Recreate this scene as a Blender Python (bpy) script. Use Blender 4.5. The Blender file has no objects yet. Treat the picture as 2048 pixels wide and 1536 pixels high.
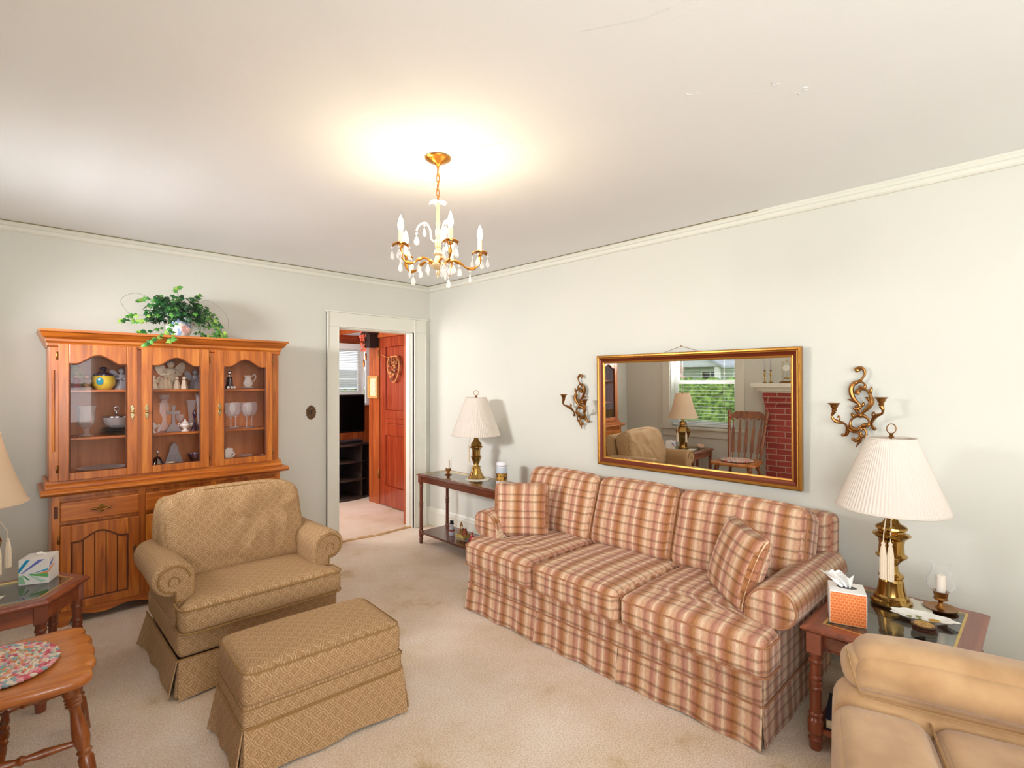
import bpy, bmesh, math, random
from mathutils import Vector, Matrix, noise
S = bpy.context.scene
C = S.collection
PI = math.pi
rnd = random.Random(7)

# ------------------------------------------------------------------ camera
cam = bpy.data.cameras.new('camera')
cam.sensor_width = 36.0
cam.lens = 1043 / 2048 * 36.0
cam.clip_start = 0.02
camo = bpy.data.objects.new('camera', cam)
C.objects.link(camo)
camo.location = (0, 0, 1.474)
camo.rotation_euler = (math.radians(90), 0, math.radians(45.9 - 90))
S.camera = camo

# ------------------------------------------------------------------ view, world, lights
S.view_settings.view_transform = 'Standard'
S.view_settings.look = 'None'
S.view_settings.exposure = 0.44
S.view_settings.gamma = 1.0
S.view_settings.use_curve_mapping = False
S.cycles.max_bounces = 10
S.cycles.diffuse_bounces = 5
S.cycles.glossy_bounces = 5
S.cycles.transmission_bounces = 8
S.cycles.transparent_max_bounces = 16
S.cycles.sample_clamp_indirect = 6
S.cycles.caustics_reflective = False
S.cycles.caustics_refractive = False

w = bpy.data.worlds.new('sky')
S.world = w
w.use_nodes = True
bg = w.node_tree.nodes['Background']
bg.inputs[0].default_value = (0.86, 0.93, 1.0, 1)
bg.inputs[1].default_value = 1.15


def area(name, loc, direction, sx, sy, power, col=(1, 1, 1)):
    l = bpy.data.lights.new(name, 'AREA')
    l.shape = 'RECTANGLE'
    l.size, l.size_y = sx, sy
    l.energy = power
    l.color = col
    o = bpy.data.objects.new(name, l)
    C.objects.link(o)
    o.location = loc
    o.rotation_euler = Vector(direction).to_track_quat('-Z', 'Y').to_euler()
    return o


# daylight at the mirrored and front windows; the other lamps are added fill
key = area('window_daylight', (-0.78, 3.34, 1.93), (1, 0, -0.28), 0.92, 0.40, 54, (0.97, 0.98, 1.0))
key.data.spread = math.radians(125)
area('window_daylight', (-0.72, -0.75, 1.45), (1, 0.1, 0.05), 1.1, 1.3, 50, (0.93, 0.97, 1.0))  # soft fill added at an unseen window near the camera
area('window_daylight', (0.33, -2.62, 1.45), (0, 1, 0), 1.45, 1.3, 56, (0.95, 0.98, 1.0))
area('window_daylight', (-0.72, -1.75, 1.45), (1, 0.25, 0), 0.9, 1.3, 40, (0.93, 0.97, 1.0))  # more fill, added at another unseen left window
area('window_daylight', (1.42, 5.8, 1.5), (1, 0, 0), 1.0, 1.2, 32, (1, 0.97, 0.95))  # added to brighten the den, from an unseen side opening


# ------------------------------------------------------------------ materials
def nt(name):
    m = bpy.data.materials.new(name)
    m.use_nodes = True
    t = m.node_tree
    return m, t, t.nodes, t.links, t.nodes['Principled BSDF']


def lin(h):
    h = h.lstrip('#')
    r = []
    for i in (0, 2, 4):
        c = int(h[i:i + 2], 16) / 255
        r.append(c / 12.92 if c <= 0.04045 else ((c + 0.055) / 1.055) ** 2.4)
    return (r[0], r[1], r[2], 1)


def plain(name, col, rough=0.5, metal=0.0, bump=0.0, bscale=60, coat=0.0, spec=0.5, sheen=0.0):
    m, t, N, L, B = nt(name)
    B.inputs['Base Color'].default_value = lin(col)
    B.inputs['Roughness'].default_value = rough
    B.inputs['Metallic'].default_value = metal
    B.inputs['Coat Weight'].default_value = coat
    B.inputs['Specular IOR Level'].default_value = spec
    B.inputs['Sheen Weight'].default_value = sheen
    tc = N.new('ShaderNodeTexCoord')
    n = N.new('ShaderNodeTexNoise')
    n.inputs['Scale'].default_value = bscale
    L.new(tc.outputs['Object'], n.inputs['Vector'])
    if bump:
        b = N.new('ShaderNodeBump')
        b.inputs['Strength'].default_value = bump
        b.inputs['Distance'].default_value = 0.004
        L.new(n.outputs['Fac'], b.inputs['Height'])
        L.new(b.outputs['Normal'], B.inputs['Normal'])
    return m


def blotch(name, c1, c2, scale=3, rough=0.6, bump=0.0, bscale=300, detail=4, sheen=0.0, lo=0.35, hi=0.65, spec=0.4):
    m, t, N, L, B = nt(name)
    tc = N.new('ShaderNodeTexCoord')
    n = N.new('ShaderNodeTexNoise')
    n.inputs['Scale'].default_value = scale
    n.inputs['Detail'].default_value = detail
    r = N.new('ShaderNodeValToRGB')
    r.color_ramp.elements[0].position = lo
    r.color_ramp.elements[1].position = hi
    r.color_ramp.elements[0].color = lin(c1)
    r.color_ramp.elements[1].color = lin(c2)
    L.new(tc.outputs['Object'], n.inputs['Vector'])
    L.new(n.outputs['Fac'], r.inputs['Fac'])
    L.new(r.outputs['Color'], B.inputs['Base Color'])
    B.inputs['Roughness'].default_value = rough
    B.inputs['Sheen Weight'].default_value = sheen
    B.inputs['Specular IOR Level'].default_value = spec
    if bump:
        n2 = N.new('ShaderNodeTexNoise')
        n2.inputs['Scale'].default_value = bscale
        n2.inputs['Detail'].default_value = 3
        L.new(tc.outputs['Object'], n2.inputs['Vector'])
        b = N.new('ShaderNodeBump')
        b.inputs['Strength'].default_value = bump
        b.inputs['Distance'].default_value = 0.006
        L.new(n2.outputs['Fac'], b.inputs['Height'])
        L.new(b.outputs['Normal'], B.inputs['Normal'])
    return m


def wood(name, c1, c2, c3, axis='Z', scale=1.0, rough=0.35, coat=0.15):
    """stretched noise grain running along axis"""
    m, t, N, L, B = nt(name)
    tc = N.new('ShaderNodeTexCoord')
    mp = N.new('ShaderNodeMapping')
    s = [22 * scale, 22 * scale, 22 * scale]
    s['XYZ'.index(axis)] = 1.6 * scale
    mp.inputs['Scale'].default_value = s
    n = N.new('ShaderNodeTexNoise')
    n.inputs['Scale'].default_value = 1.0
    n.inputs['Detail'].default_value = 6
    n.inputs['Distortion'].default_value = 1.2
    r = N.new('ShaderNodeValToRGB')
    e = r.color_ramp.elements
    e[0].position, e[0].color = 0.3, lin(c1)
    e[1].position, e[1].color = 0.7, lin(c3)
    k = e.new(0.5)
    k.color = lin(c2)
    L.new(tc.outputs['Object'], mp.inputs['Vector'])
    L.new(mp.outputs['Vector'], n.inputs['Vector'])
    L.new(n.outputs['Fac'], r.inputs['Fac'])
    L.new(r.outputs['Color'], B.inputs['Base Color'])
    B.inputs['Roughness'].default_value = rough
    B.inputs['Coat Weight'].default_value = coat
    B.inputs['Coat Roughness'].default_value = 0.15
    return m


def mathn(N, L, op, a, b=None, c=None):
    n = N.new('ShaderNodeMath')
    n.operation = op
    for i, v in enumerate((a, b, c)):
        if v is None:
            continue
        if isinstance(v, (int, float)):
            n.inputs[i].default_value = v
        else:
            L.new(v, n.inputs[i])
    return n.outputs[0]


def ramp(N, L, fac, stops, interp='LINEAR'):
    r = N.new('ShaderNodeValToRGB')
    r.color_ramp.interpolation = interp
    e = r.color_ramp.elements
    e[0].position, e[0].color = stops[0][0], lin(stops[0][1])
    e[1].position, e[1].color = stops[1][0], lin(stops[1][1])
    for p, c in stops[2:]:
        k = e.new(p)
        k.color = lin(c)
    L.new(fac, r.inputs['Fac'])
    return r.outputs['Color']


def mixc(N, L, mode, fac, a, b):
    n = N.new('ShaderNodeMix')
    n.data_type = 'RGBA'
    n.blend_type = mode
    if isinstance(fac, (int, float)):
        n.inputs[0].default_value = fac
    else:
        L.new(fac, n.inputs[0])
    for i, v in ((6, a), (7, b)):
        if isinstance(v, tuple):
            n.inputs[i].default_value = v
        else:
            L.new(v, n.inputs[i])
    return n.outputs[2]


def plaid():
    m, t, N, L, B = nt('plaid_chenille')
    uv = N.new('ShaderNodeUVMap')
    sp = N.new('ShaderNodeSeparateXYZ')
    wv = N.new('ShaderNodeTexNoise')
    wv.inputs['Scale'].default_value = 9
    tc = N.new('ShaderNodeTexCoord')
    L.new(tc.outputs['Object'], wv.inputs['Vector'])
    wob = mathn(N, L, 'MULTIPLY', mathn(N, L, 'SUBTRACT', wv.outputs['Fac'], 0.5), 0.012)
    L.new(uv.outputs['UV'], sp.inputs[0])
    u = mathn(N, L, 'ADD', sp.outputs['X'], wob)
    v = mathn(N, L, 'ADD', sp.outputs['Y'], wob)
    fu = mathn(N, L, 'FRACT', mathn(N, L, 'MULTIPLY', mathn(N, L, 'ADD', u, 10.0), 1 / 0.155))
    fv = mathn(N, L, 'FRACT', mathn(N, L, 'MULTIPLY', mathn(N, L, 'ADD', v, 10.02), 1 / 0.105))
    warp = ramp(N, L, fu, [(0.0, '#DBB69E'), (0.09, '#EBD7BA'), (0.17, '#D9B49D'), (0.26, '#BD8F66'), (0.36, '#AC774F'),
                           (0.48, '#BE8972'), (0.55, '#D3AA94'), (0.62, '#ECDABF'), (0.68, '#D1A692'), (0.82, '#B98573'),
                           (0.92, '#DAB498')], 'EASE')
    weft = ramp(N, L, fv, [(0.0, '#FAF3EA'), (0.19, '#F4E9DC'), (0.24, '#AC9C84'), (0.30, '#BBAB94'), (0.36, '#FFFAEE'),
                           (0.60, '#F8EDE0'), (0.66, '#AF9F88'), (0.71, '#BDAE98'), (0.77, '#FAF0E4')], 'EASE')
    c = mixc(N, L, 'MULTIPLY', 0.72, warp, weft)
    # fine corduroy ribs and slub
    rib = mathn(N, L, 'SINE', mathn(N, L, 'MULTIPLY', u, 1400.0))
    slub = N.new('ShaderNodeTexNoise')
    slub.inputs['Scale'].default_value = 1
    mp = N.new('ShaderNodeMapping')
    mp.inputs['Scale'].default_value = (420, 50, 60)
    L.new(uv.outputs['UV'], mp.inputs['Vector'])
    L.new(mp.outputs['Vector'], slub.inputs['Vector'])
    sl = ramp(N, L, slub.outputs['Fac'], [(0.3, '#C2A498'), (0.62, '#FFFFFF')])
    c = mixc(N, L, 'MULTIPLY', 0.5, c, sl)
    L.new(c, B.inputs['Base Color'])
    B.inputs['Roughness'].default_value = 0.9
    B.inputs['Specular IOR Level'].default_value = 0.15
    B.inputs['Sheen Weight'].default_value = 0.15
    b = N.new('ShaderNodeBump')
    b.inputs['Strength'].default_value = 0.35
    b.inputs['Distance'].default_value = 0.003
    L.new(mathn(N, L, 'ADD', mathn(N, L, 'MULTIPLY', rib, 0.3), slub.outputs['Fac']), b.inputs['Height'])
    L.new(b.outputs['Normal'], B.inputs['Normal'])
    return m


def jacquard():
    m, t, N, L, B = nt('lattice_jacquard')
    uv = N.new('ShaderNodeUVMap')
    sp = N.new('ShaderNodeSeparateXYZ')
    L.new(uv.outputs['UV'], sp.inputs[0])
    k = 1 / 0.054
    u = mathn(N, L, 'MULTIPLY', mathn(N, L, 'ADD', sp.outputs['X'], 10.0), k)
    v = mathn(N, L, 'MULTIPLY', mathn(N, L, 'ADD', sp.outputs['Y'], 10.0), k)
    wu = mathn(N, L, 'MULTIPLY', mathn(N, L, 'SINE', mathn(N, L, 'MULTIPLY', v, 2 * PI * 2)), 0.05)
    wv = mathn(N, L, 'MULTIPLY', mathn(N, L, 'SINE', mathn(N, L, 'MULTIPLY', u, 2 * PI * 2)), 0.05)
    a = mathn(N, L, 'ADD', mathn(N, L, 'ADD', u, v), wu)
    b_ = mathn(N, L, 'ADD', mathn(N, L, 'SUBTRACT', u, v), wv)
    da = mathn(N, L, 'ABSOLUTE', mathn(N, L, 'SUBTRACT', mathn(N, L, 'FRACT', a), 0.5))
    db = mathn(N, L, 'ABSOLUTE', mathn(N, L, 'SUBTRACT', mathn(N, L, 'FRACT', b_), 0.5))
    mn = mathn(N, L, 'MINIMUM', da, db)      # lattice lines where small
    mx = mathn(N, L, 'MAXIMUM', da, db)
    line1 = mathn(N, L, 'LESS_THAN', mathn(N, L, 'ABSOLUTE', mathn(N, L, 'SUBTRACT', mn, 0.10)), 0.045)
    fu = mathn(N, L, 'ABSOLUTE', mathn(N, L, 'SUBTRACT', mathn(N, L, 'FRACT', mathn(N, L, 'ADD', a, 0.0)), 0.5))
    # small cross motif in each diamond, drawn on the straight axes
    cu = mathn(N, L, 'ABSOLUTE', mathn(N, L, 'SUBTRACT', da, db))
    cross = mathn(N, L, 'MULTIPLY', mathn(N, L, 'LESS_THAN', cu, 0.05), mathn(N, L, 'GREATER_THAN', mn, 0.26))
    f = mathn(N, L, 'MAXIMUM', line1, mathn(N, L, 'MULTIPLY', cross, 0.8))
    nz = N.new('ShaderNodeTexNoise')
    nz.inputs['Scale'].default_value = 380
    L.new(uv.outputs['UV'], nz.inputs['Vector'])
    base = mixc(N, L, 'MIX', mathn(N, L, 'MULTIPLY', f, 0.6), lin('#B28E64'), lin('#E2C29C'))
    c = mixc(N, L, 'MULTIPLY', 0.6, base, ramp(N, L, nz.outputs['Fac'], [(0.35, '#9C8D80'), (0.65, '#FFFFFF')]))
    L.new(c, B.inputs['Base Color'])
    B.inputs['Roughness'].default_value = 0.85
    B.inputs['Specular IOR Level'].default_value = 0.2
    b = N.new('ShaderNodeBump')
    b.inputs['Strength'].default_value = 0.4
    b.inputs['Distance'].default_value = 0.002
    L.new(mathn(N, L, 'ADD', f, mathn(N, L, 'MULTIPLY', nz.outputs['Fac'], 0.6)), b.inputs['Height'])
    L.new(b.outputs['Normal'], B.inputs['Normal'])
    return m


def glass(name, col='#FFFFFF', rough=0.0, mix=0.12, tint=None):
    """thin clear glass: mostly transparent, mirror-like at grazing angles"""
    m = bpy.data.materials.new(name)
    m.use_nodes = True
    N, L = m.node_tree.nodes, m.node_tree.links
    N.clear()
    o = N.new('ShaderNodeOutputMaterial')
    g = N.new('ShaderNodeBsdfGlossy')
    g.inputs['Roughness'].default_value = rough
    g.inputs['Color'].default_value = (1, 1, 1, 1)
    tr = N.new('ShaderNodeBsdfTransparent')
    tr.inputs['Color'].default_value = lin(col)
    fr = N.new('ShaderNodeLayerWeight')
    fr.inputs['Blend'].default_value = 0.5
    f = mathn(N, L, 'ADD', mathn(N, L, 'MULTIPLY', mathn(N, L, 'POWER', fr.outputs['Facing'], 4.0), 0.7), 0.03 + mix)
    f = mathn(N, L, 'MAXIMUM', f, 0.0)
    mx = N.new('ShaderNodeMixShader')
    L.new(f, mx.inputs[0])
    L.new(tr.outputs[0], mx.inputs[1])
    L.new(g.outputs[0], mx.inputs[2])
    L.new(mx.outputs[0], o.inputs[0])
    return m


def emit(name, col, s):
    m, t, N, L, B = nt(name)
    B.inputs['Base Color'].default_value = lin(col)
    B.inputs['Emission Color'].default_value = lin(col)
    B.inputs['Emission Strength'].default_value = s
    return m


M = {}
M['wall'] = blotch('wall_paint', '#D6D5CB', '#DAD8CE', 1.2, 0.75, 0.12, 40)
M['ceil'] = blotch('ceiling_paint', '#EEEFF0', '#F1F2F3', 0.8, 0.85, 0.15, 30)
M['trim'] = plain('trim_paint', '#E3E1D5', 0.4)
M['carpet'] = None
M['hutch'] = wood('hutch_pine', '#8F4814', '#B4611D', '#CC7E30', 'Z', 1.0, 0.32, 0.2)
M['hutchx'] = wood('hutch_pine_cross', '#8F4814', '#B4611D', '#CC7E30', 'X', 1.0, 0.32, 0.2)
M['hutch_in'] = wood('hutch_back', '#BC7444', '#CB8452', '#D6925E', 'Z', 0.7, 0.5, 0.0)
M['groove'] = plain('hutch_groove', '#5A2A10', 0.6)
M['mahog'] = wood('table_mahogany', '#6E3420', '#874329', '#9C5433', 'X', 0.9, 0.28, 0.4)
M['mahogz'] = wood('table_mahogany_leg', '#66301D', '#7E3F27', '#91492C', 'Z', 0.9, 0.28, 0.4)
M['dkmahog'] = wood('console_mahogany', '#4C1F12', '#64301D', '#7A4028', 'Y', 0.9, 0.25, 0.5)
M['dkmahogz'] = wood('console_mahogany_leg', '#4C1F12', '#64301D', '#733A24', 'Z', 0.9, 0.28, 0.4)
M['chair'] = wood('chair_maple', '#A45A24', '#BE7434', '#D08A48', 'X', 0.8, 0.28, 0.35)
M['chairz'] = wood('chair_maple_leg', '#6E3413', '#86471D', '#9A582A', 'Z', 0.8, 0.28, 0.35)
M['plaid'] = plaid()
M['jac'] = jacquard()
M['piping'] = plain('armchair_piping', '#94703F', 0.8)
M['ppiping'] = plain('sofa_piping', '#A5714F', 0.9)
M['suede'] = blotch('microfiber_suede', '#A8825A', '#BF9A70', 9, 0.85, 0.1, 200, 5, 0.35, 0.3, 0.7, 0.2)
M['seam'] = plain('suede_seam', '#9A7850', 0.9)  # darker than the suede so the raised seams read as shaded creases
M['brass'] = plain('polished_brass', '#B59254', 0.13, 1.0)
M['obrass'] = plain('antique_brass', '#9C6D3C', 0.32, 1.0, 0.3, 40)
M['gold'] = plain('gilt_frame', '#B07B35', 0.34, 0.75, 0.3, 30)
M['redgold'] = plain('frame_cove', '#6E2C14', 0.35, 0.3)
M['pewter'] = plain('pewter_gold', '#A59570', 0.25, 1.0, 0.2, 80)
M['mirror'] = plain('mirror_silver', '#F4F6F4', 0.0, 1.0)
M['glass'] = glass('clear_glass', '#FFFFFF', 0.0, -0.01)
M['doorglass'] = glass('cabinet_glass', '#FBF8F8', 0.0, -0.021)
M['crystal'] = None
M['shade'] = None
M['black'] = plain('black_plastic', '#0B0B0C', 0.35)
M['white'] = plain('white_ceramic', '#F1EEE8', 0.2, 0, 0, 10, 0.4)
M['cream'] = plain('cream_bisque', '#E9DCC3', 0.6, 0, 0.5, 120)
M['wax'] = plain('candle_wax', '#F3E7D8', 0.5)
M['lace'] = plain('crochet_lace', '#EFE7D6', 0.9, 0, 0.8, 180)
M['paper'] = plain('tissue_paper', '#F4F3F0', 0.9)
M['tassel'] = plain('ivory_tassel', '#EBD9BF', 0.8, 0, 0.6, 90)


def carpet():
    m, t, N, L, B = nt('cut_pile_carpet')
    tc = N.new('ShaderNodeTexCoord')
    n = N.new('ShaderNodeTexNoise')
    n.inputs['Scale'].default_value = 2.2
    n.inputs['Detail'].default_value = 7
    n.inputs['Roughness'].default_value = 0.62
    n2 = N.new('ShaderNodeTexNoise')
    n2.inputs['Scale'].default_value = 140
    n2.inputs['Detail'].default_value = 4
    for q in (n, n2):
        L.new(tc.outputs['Object'], q.inputs['Vector'])
    c = ramp(N, L, n.outputs['Fac'], [(0.32, '#D2BA98'), (0.40, '#E7D5BE'), (0.58, '#F1E3D4'), (0.75, '#F5EAE0')])
    c2 = ramp(N, L, n2.outputs['Fac'], [(0.35, '#DACABA'), (0.6, '#FFFFFF')])
    L.new(mixc(N, L, 'MULTIPLY', 0.7, c, c2), B.inputs['Base Color'])
    B.inputs['Roughness'].default_value = 0.95
    B.inputs['Specular IOR Level'].default_value = 0.1
    b = N.new('ShaderNodeBump')
    b.inputs['Strength'].default_value = 0.6
    b.inputs['Distance'].default_value = 0.008
    L.new(n2.outputs['Fac'], b.inputs['Height'])
    L.new(b.outputs['Normal'], B.inputs['Normal'])
    return m


def milky(name, body, rough):
    """cut glass: mostly see-through with bright facets"""
    m = bpy.data.materials.new(name)
    m.use_nodes = True
    N, L = m.node_tree.nodes, m.node_tree.links
    B = N['Principled BSDF']
    B.inputs['Base Color'].default_value = (0.93, 0.94, 0.96, 1)
    B.inputs['Roughness'].default_value = rough
    lw = N.new('ShaderNodeLayerWeight')
    lw.inputs['Blend'].default_value = 0.5
    f = mathn(N, L, 'ADD', mathn(N, L, 'MULTIPLY', mathn(N, L, 'POWER', lw.outputs['Facing'], 2.0), 0.6), body * 0.7)
    tr = N.new('ShaderNodeBsdfTransparent')
    mx = N.new('ShaderNodeMixShader')
    L.new(f, mx.inputs[0])
    L.new(tr.outputs[0], mx.inputs[1])
    L.new(B.outputs[0], mx.inputs[2])
    L.new(mx.outputs[0], N['Material Output'].inputs[0])
    return m


def shade_mat(name, col):
    m = bpy.data.materials.new(name)
    m.use_nodes = True
    N, L = m.node_tree.nodes, m.node_tree.links
    N.clear()
    o = N.new('ShaderNodeOutputMaterial')
    d = N.new('ShaderNodeBsdfDiffuse')
    d.inputs['Color'].default_value = lin(col)
    tl = N.new('ShaderNodeBsdfTranslucent')
    tl.inputs['Color'].default_value = lin(col)
    mx = N.new('ShaderNodeMixShader')
    mx.inputs[0].default_value = 0.3
    L.new(d.outputs[0], mx.inputs[1])
    L.new(tl.outputs[0], mx.inputs[2])
    L.new(mx.outputs[0], o.inputs[0])
    return m


M['carpet'] = carpet()
M['crystal'] = milky('cut_crystal', 0.30, 0.05)
M['chimney'] = milky('chimney_glass', 0.03, 0.03)
M['dropglass'] = milky('crystal_drop_glass', 0.42, 0.08)
M['shade'] = shade_mat('pleated_shade', '#F3EAE0')
M['shade2'] = shade_mat('cream_shade', '#F2DCC0')

# ------------------------------------------------------------------ object helpers


def obj(name, bm, mat, parent=None, smooth=True, bevel=0.0, seg=2, loc=None, rot=None, angle=40):
    me = bpy.data.meshes.new(name)
    bmesh.ops.recalc_face_normals(bm, faces=bm.faces)
    bm.to_mesh(me)
    bm.free()
    mats = mat if isinstance(mat, (list, tuple)) else [mat]
    for q in mats:
        me.materials.append(M[q] if isinstance(q, str) else q)
    o = bpy.data.objects.new(name, me)
    C.objects.link(o)
    if parent:
        o.parent = parent
    if loc:
        o.location = loc
    if rot:
        o.rotation_euler = rot
    if smooth:
        me.shade_smooth()
        me.set_sharp_from_angle(angle=math.radians(angle))
    if bevel:
        b = o.modifiers.new('bevel', 'BEVEL')
        b.width = bevel
        b.segments = seg
        b.limit_method = 'ANGLE'
        b.angle_limit = math.radians(35)
    return o


def tag(o, label=None, cat=None, group=None, kind=None):
    if label:
        o['label'] = label
    if cat:
        o['category'] = cat
    if group:
        o['group'] = group
    if kind:
        o['kind'] = kind
    return o


def thing(name, label, cat, loc=(0, 0, 0), rz=0.0, group=None):
    o = bpy.data.objects.new(name, None)
    o.empty_display_size = 0.1
    C.objects.link(o)
    o.location = loc
    o.rotation_euler = (0, 0, rz)
    return tag(o, label, cat, group)


def struct(name, bm, mat, **k):
    return tag(obj(name, bm, mat, **k), kind='structure')


def nb():
    return bmesh.new()


def box(bm, x0, x1, y0, y1, z0, z1, mi=0):
    v = [bm.verts.new(p) for p in ((x0, y0, z0), (x1, y0, z0), (x1, y1, z0), (x0, y1, z0), (x0, y0, z1), (x1, y0, z1), (x1, y1, z1), (x0, y1, z1))]
    for f in ((0, 3, 2, 1), (4, 5, 6, 7), (0, 1, 5, 4), (1, 2, 6, 5), (2, 3, 7, 6), (3, 0, 4, 7)):
        q = bm.faces.new([v[i] for i in f])
        q.material_index = mi
    return bm


def prism(bm, pts, a, b, plane='xz', mi=0):
    """2-D outline extruded between a and b along the missing axis"""
    def P(p, t):
        if plane == 'xz':
            return (p[0], t, p[1])
        if plane == 'yz':
            return (t, p[0], p[1])
        return (p[0], p[1], t)
    A = [bm.verts.new(P(p, a)) for p in pts]
    Bv = [bm.verts.new(P(p, b)) for p in pts]
    n = len(pts)
    fs = [bm.faces.new(A), bm.faces.new(list(reversed(Bv)))]
    for i in range(n):
        fs.append(bm.faces.new((A[i], Bv[i], Bv[(i + 1) % n], A[(i + 1) % n])))
    for f in fs:
        f.material_index = mi
    return bm


def lathe(bm, prof, seg=32, c=(0, 0, 0), ax=None, mi=0, ripple=None):
    """prof: (r, z) list"""
    rings = []
    for r, z in prof:
        if r < 1e-5:
            rings.append([bm.verts.new((c[0], c[1], c[2] + z))])
        else:
            ring = []
            for i in range(seg):
                a = 2 * PI * i / seg
                rr = r * (ripple(a, z) if ripple else 1)
                ring.append(bm.verts.new((c[0] + rr * math.cos(a), c[1] + rr * math.sin(a), c[2] + z)))
            rings.append(ring)
    for a, b in zip(rings, rings[1:]):
        for i in range(seg):
            j = (i + 1) % seg
            if len(a) == 1 and len(b) == 1:
                continue
            if len(a) == 1:
                f = bm.faces.new((a[0], b[j], b[i]))
            elif len(b) == 1:
                f = bm.faces.new((a[i], a[j], b[0]))
            else:
                f = bm.faces.new((a[i], a[j], b[j], b[i]))
            f.material_index = mi
    return bm


def tube(bm, pts, r, seg=8, closed=False, cap=True, mi=0):
    pts = [Vector(p) for p in pts]
    n = len(pts)
    rs = r if isinstance(r, (list, tuple)) else [r] * n
    tang = []
    for i in range(n):
        if closed:
            t = pts[(i + 1) % n] - pts[i - 1]
        else:
            t = pts[min(i + 1, n - 1)] - pts[max(i - 1, 0)]
        tang.append(t.normalized() if t.length > 1e-9 else Vector((0, 0, 1)))
    up = Vector((0, 0, 1)) if abs(tang[0].z) < 0.9 else Vector((1, 0, 0))
    nrm = (up - tang[0] * up.dot(tang[0])).normalized()
    rings = []
    for i in range(n):
        nrm = (nrm - tang[i] * nrm.dot(tang[i])).normalized()
        bi = tang[i].cross(nrm)
        rings.append([bm.verts.new(pts[i] + (nrm * math.cos(2 * PI * k / seg) + bi * math.sin(2 * PI * k / seg)) * rs[i]) for k in range(seg)])
    m = n if closed else n - 1
    for i in range(m):
        a, b = rings[i], rings[(i + 1) % n]
        for k in range(seg):
            f = bm.faces.new((a[k], a[(k + 1) % seg], b[(k + 1) % seg], b[k]))
            f.material_index = mi
    if cap and not closed:
        for rg in (rings[0], rings[-1]):
            f = bm.faces.new(rg)
            f.material_index = mi
    return bm


def spline(pts, n=8, closed=False):
    """Catmull-Rom through points"""
    P = [Vector(p) for p in pts]
    out = []
    m = len(P)
    rng = m if closed else m - 1
    for i in range(rng):
        if closed:
            p0, p1, p2, p3 = P[i - 1], P[i], P[(i + 1) % m], P[(i + 2) % m]
        else:
            p0, p1, p2, p3 = P[max(i - 1, 0)], P[i], P[i + 1], P[min(i + 2, m - 1)]
        for k in range(n):
            t = k / n
            out.append(0.5 * ((2 * p1) + (p2 - p0) * t + (2 * p0 - 5 * p1 + 4 * p2 - p3) * t * t + (3 * p1 - p0 - 3 * p2 + p3) * t ** 3))
    if not closed:
        out.append(P[-1])
    return out


def cushion(sx, sy, sz, r=0.04, puff=(0.0, 0.0, 0.0), n=14, fn=None, M4=None, bm=None):
    """rounded, puffed box centred on the origin"""
    own = bmesh.new()
    flat = own.verts.layers.float_vector.new('flat')
    bmesh.ops.create_cube(own, size=2)
    bmesh.ops.subdivide_edges(own, edges=own.edges, cuts=n, use_grid_fill=True)
    h = Vector((sx / 2, sy / 2, sz / 2))
    rr = min(r, h.x * 0.99, h.y * 0.99, h.z * 0.99)
    for v in own.verts:
        u = Vector([math.sin(c * PI / 2) for c in v.co])
        q = Vector((u.x * h.x, u.y * h.y, u.z * h.z))
        inn = Vector([max(-(h[i] - rr), min(h[i] - rr, q[i])) for i in range(3)])
        d = q - inn
        if d.length > 1e-7:
            q = inn + d.normalized() * rr
        v[flat] = q + (M4.translation if M4 else Vector((0, 0, 0)))
        w = ((1 - u.y ** 2) * (1 - u.z ** 2), (1 - u.x ** 2) * (1 - u.z ** 2), (1 - u.x ** 2) * (1 - u.y ** 2))
        for i in range(3):
            q[i] += (u[i]) * puff[i] * max(w[i], 0) ** 0.6
        if fn:
            q = Vector(fn(q, u))
        if M4:
            q = M4 @ q
        v.co = q
    if bm is None:
        return own
    me = bpy.data.meshes.new('tmp')
    own.to_mesh(me)
    own.free()
    bm.from_mesh(me)
    bpy.data.meshes.remove(me)
    return bm


def box_uv(o, side='y', scale=1.0, off=(0, 0)):
    """UV in metres from the local coordinates: fabric runs over the top and down the front without a break.
    side = the axis that points along the width of the piece"""
    me = o.data
    uvl = me.uv_layers.new(name='UVMap') if not me.uv_layers else me.uv_layers[0]
    M4 = o.matrix_basis
    R3 = M4.to_3x3()
    W = 1 if side == 'y' else 0
    D = 1 - W
    fl = me.attributes.get('flat')
    for p in me.polygons:
        nn = R3 @ p.normal
        for li in p.loop_indices:
            vi = me.loops[li].vertex_index
            c = fl.data[vi].vector if fl else M4 @ me.vertices[vi].co
            if abs(nn[W]) > 0.75:
                uv = (c[D], c.z)
            else:
                uv = (c[W], c.z - c[D])
            uvl.data[li].uv = ((uv[0] + off[0]) * scale, (uv[1] + off[1]) * scale)


def copy_tree(o, parent=None):
    c = o.copy()
    C.objects.link(c)
    c.parent = parent
    for ch in [x for x in S.objects if x.parent == o]:
        copy_tree(ch, c)
    return c


def rotm(axis, deg, t=(0, 0, 0)):
    return Matrix.Translation(t) @ Matrix.Rotation(math.radians(deg), 4, axis)


# ================================================================== ROOM
XL, XR, YF, YB, ZC = -0.53, 3.20, -2.45, 4.55, 2.50


def wall_x(name, x0, x1, ya, yb, holes, z1=ZC, mat='wall'):
    """wall in a plane of constant x with rectangular holes (y0,y1,z0,z1)"""
    bm = nb()
    ys = ya
    for (h0, h1, a, b) in sorted(holes):
        box(bm, x0, x1, ys, h0, 0, z1)
        box(bm, x0, x1, h0, h1, 0, a)
        box(bm, x0, x1, h0, h1, b, z1)
        ys = h1
    box(bm, x0, x1, ys, yb, 0, z1)
    return struct(name, bm, mat, smooth=False)


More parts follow.
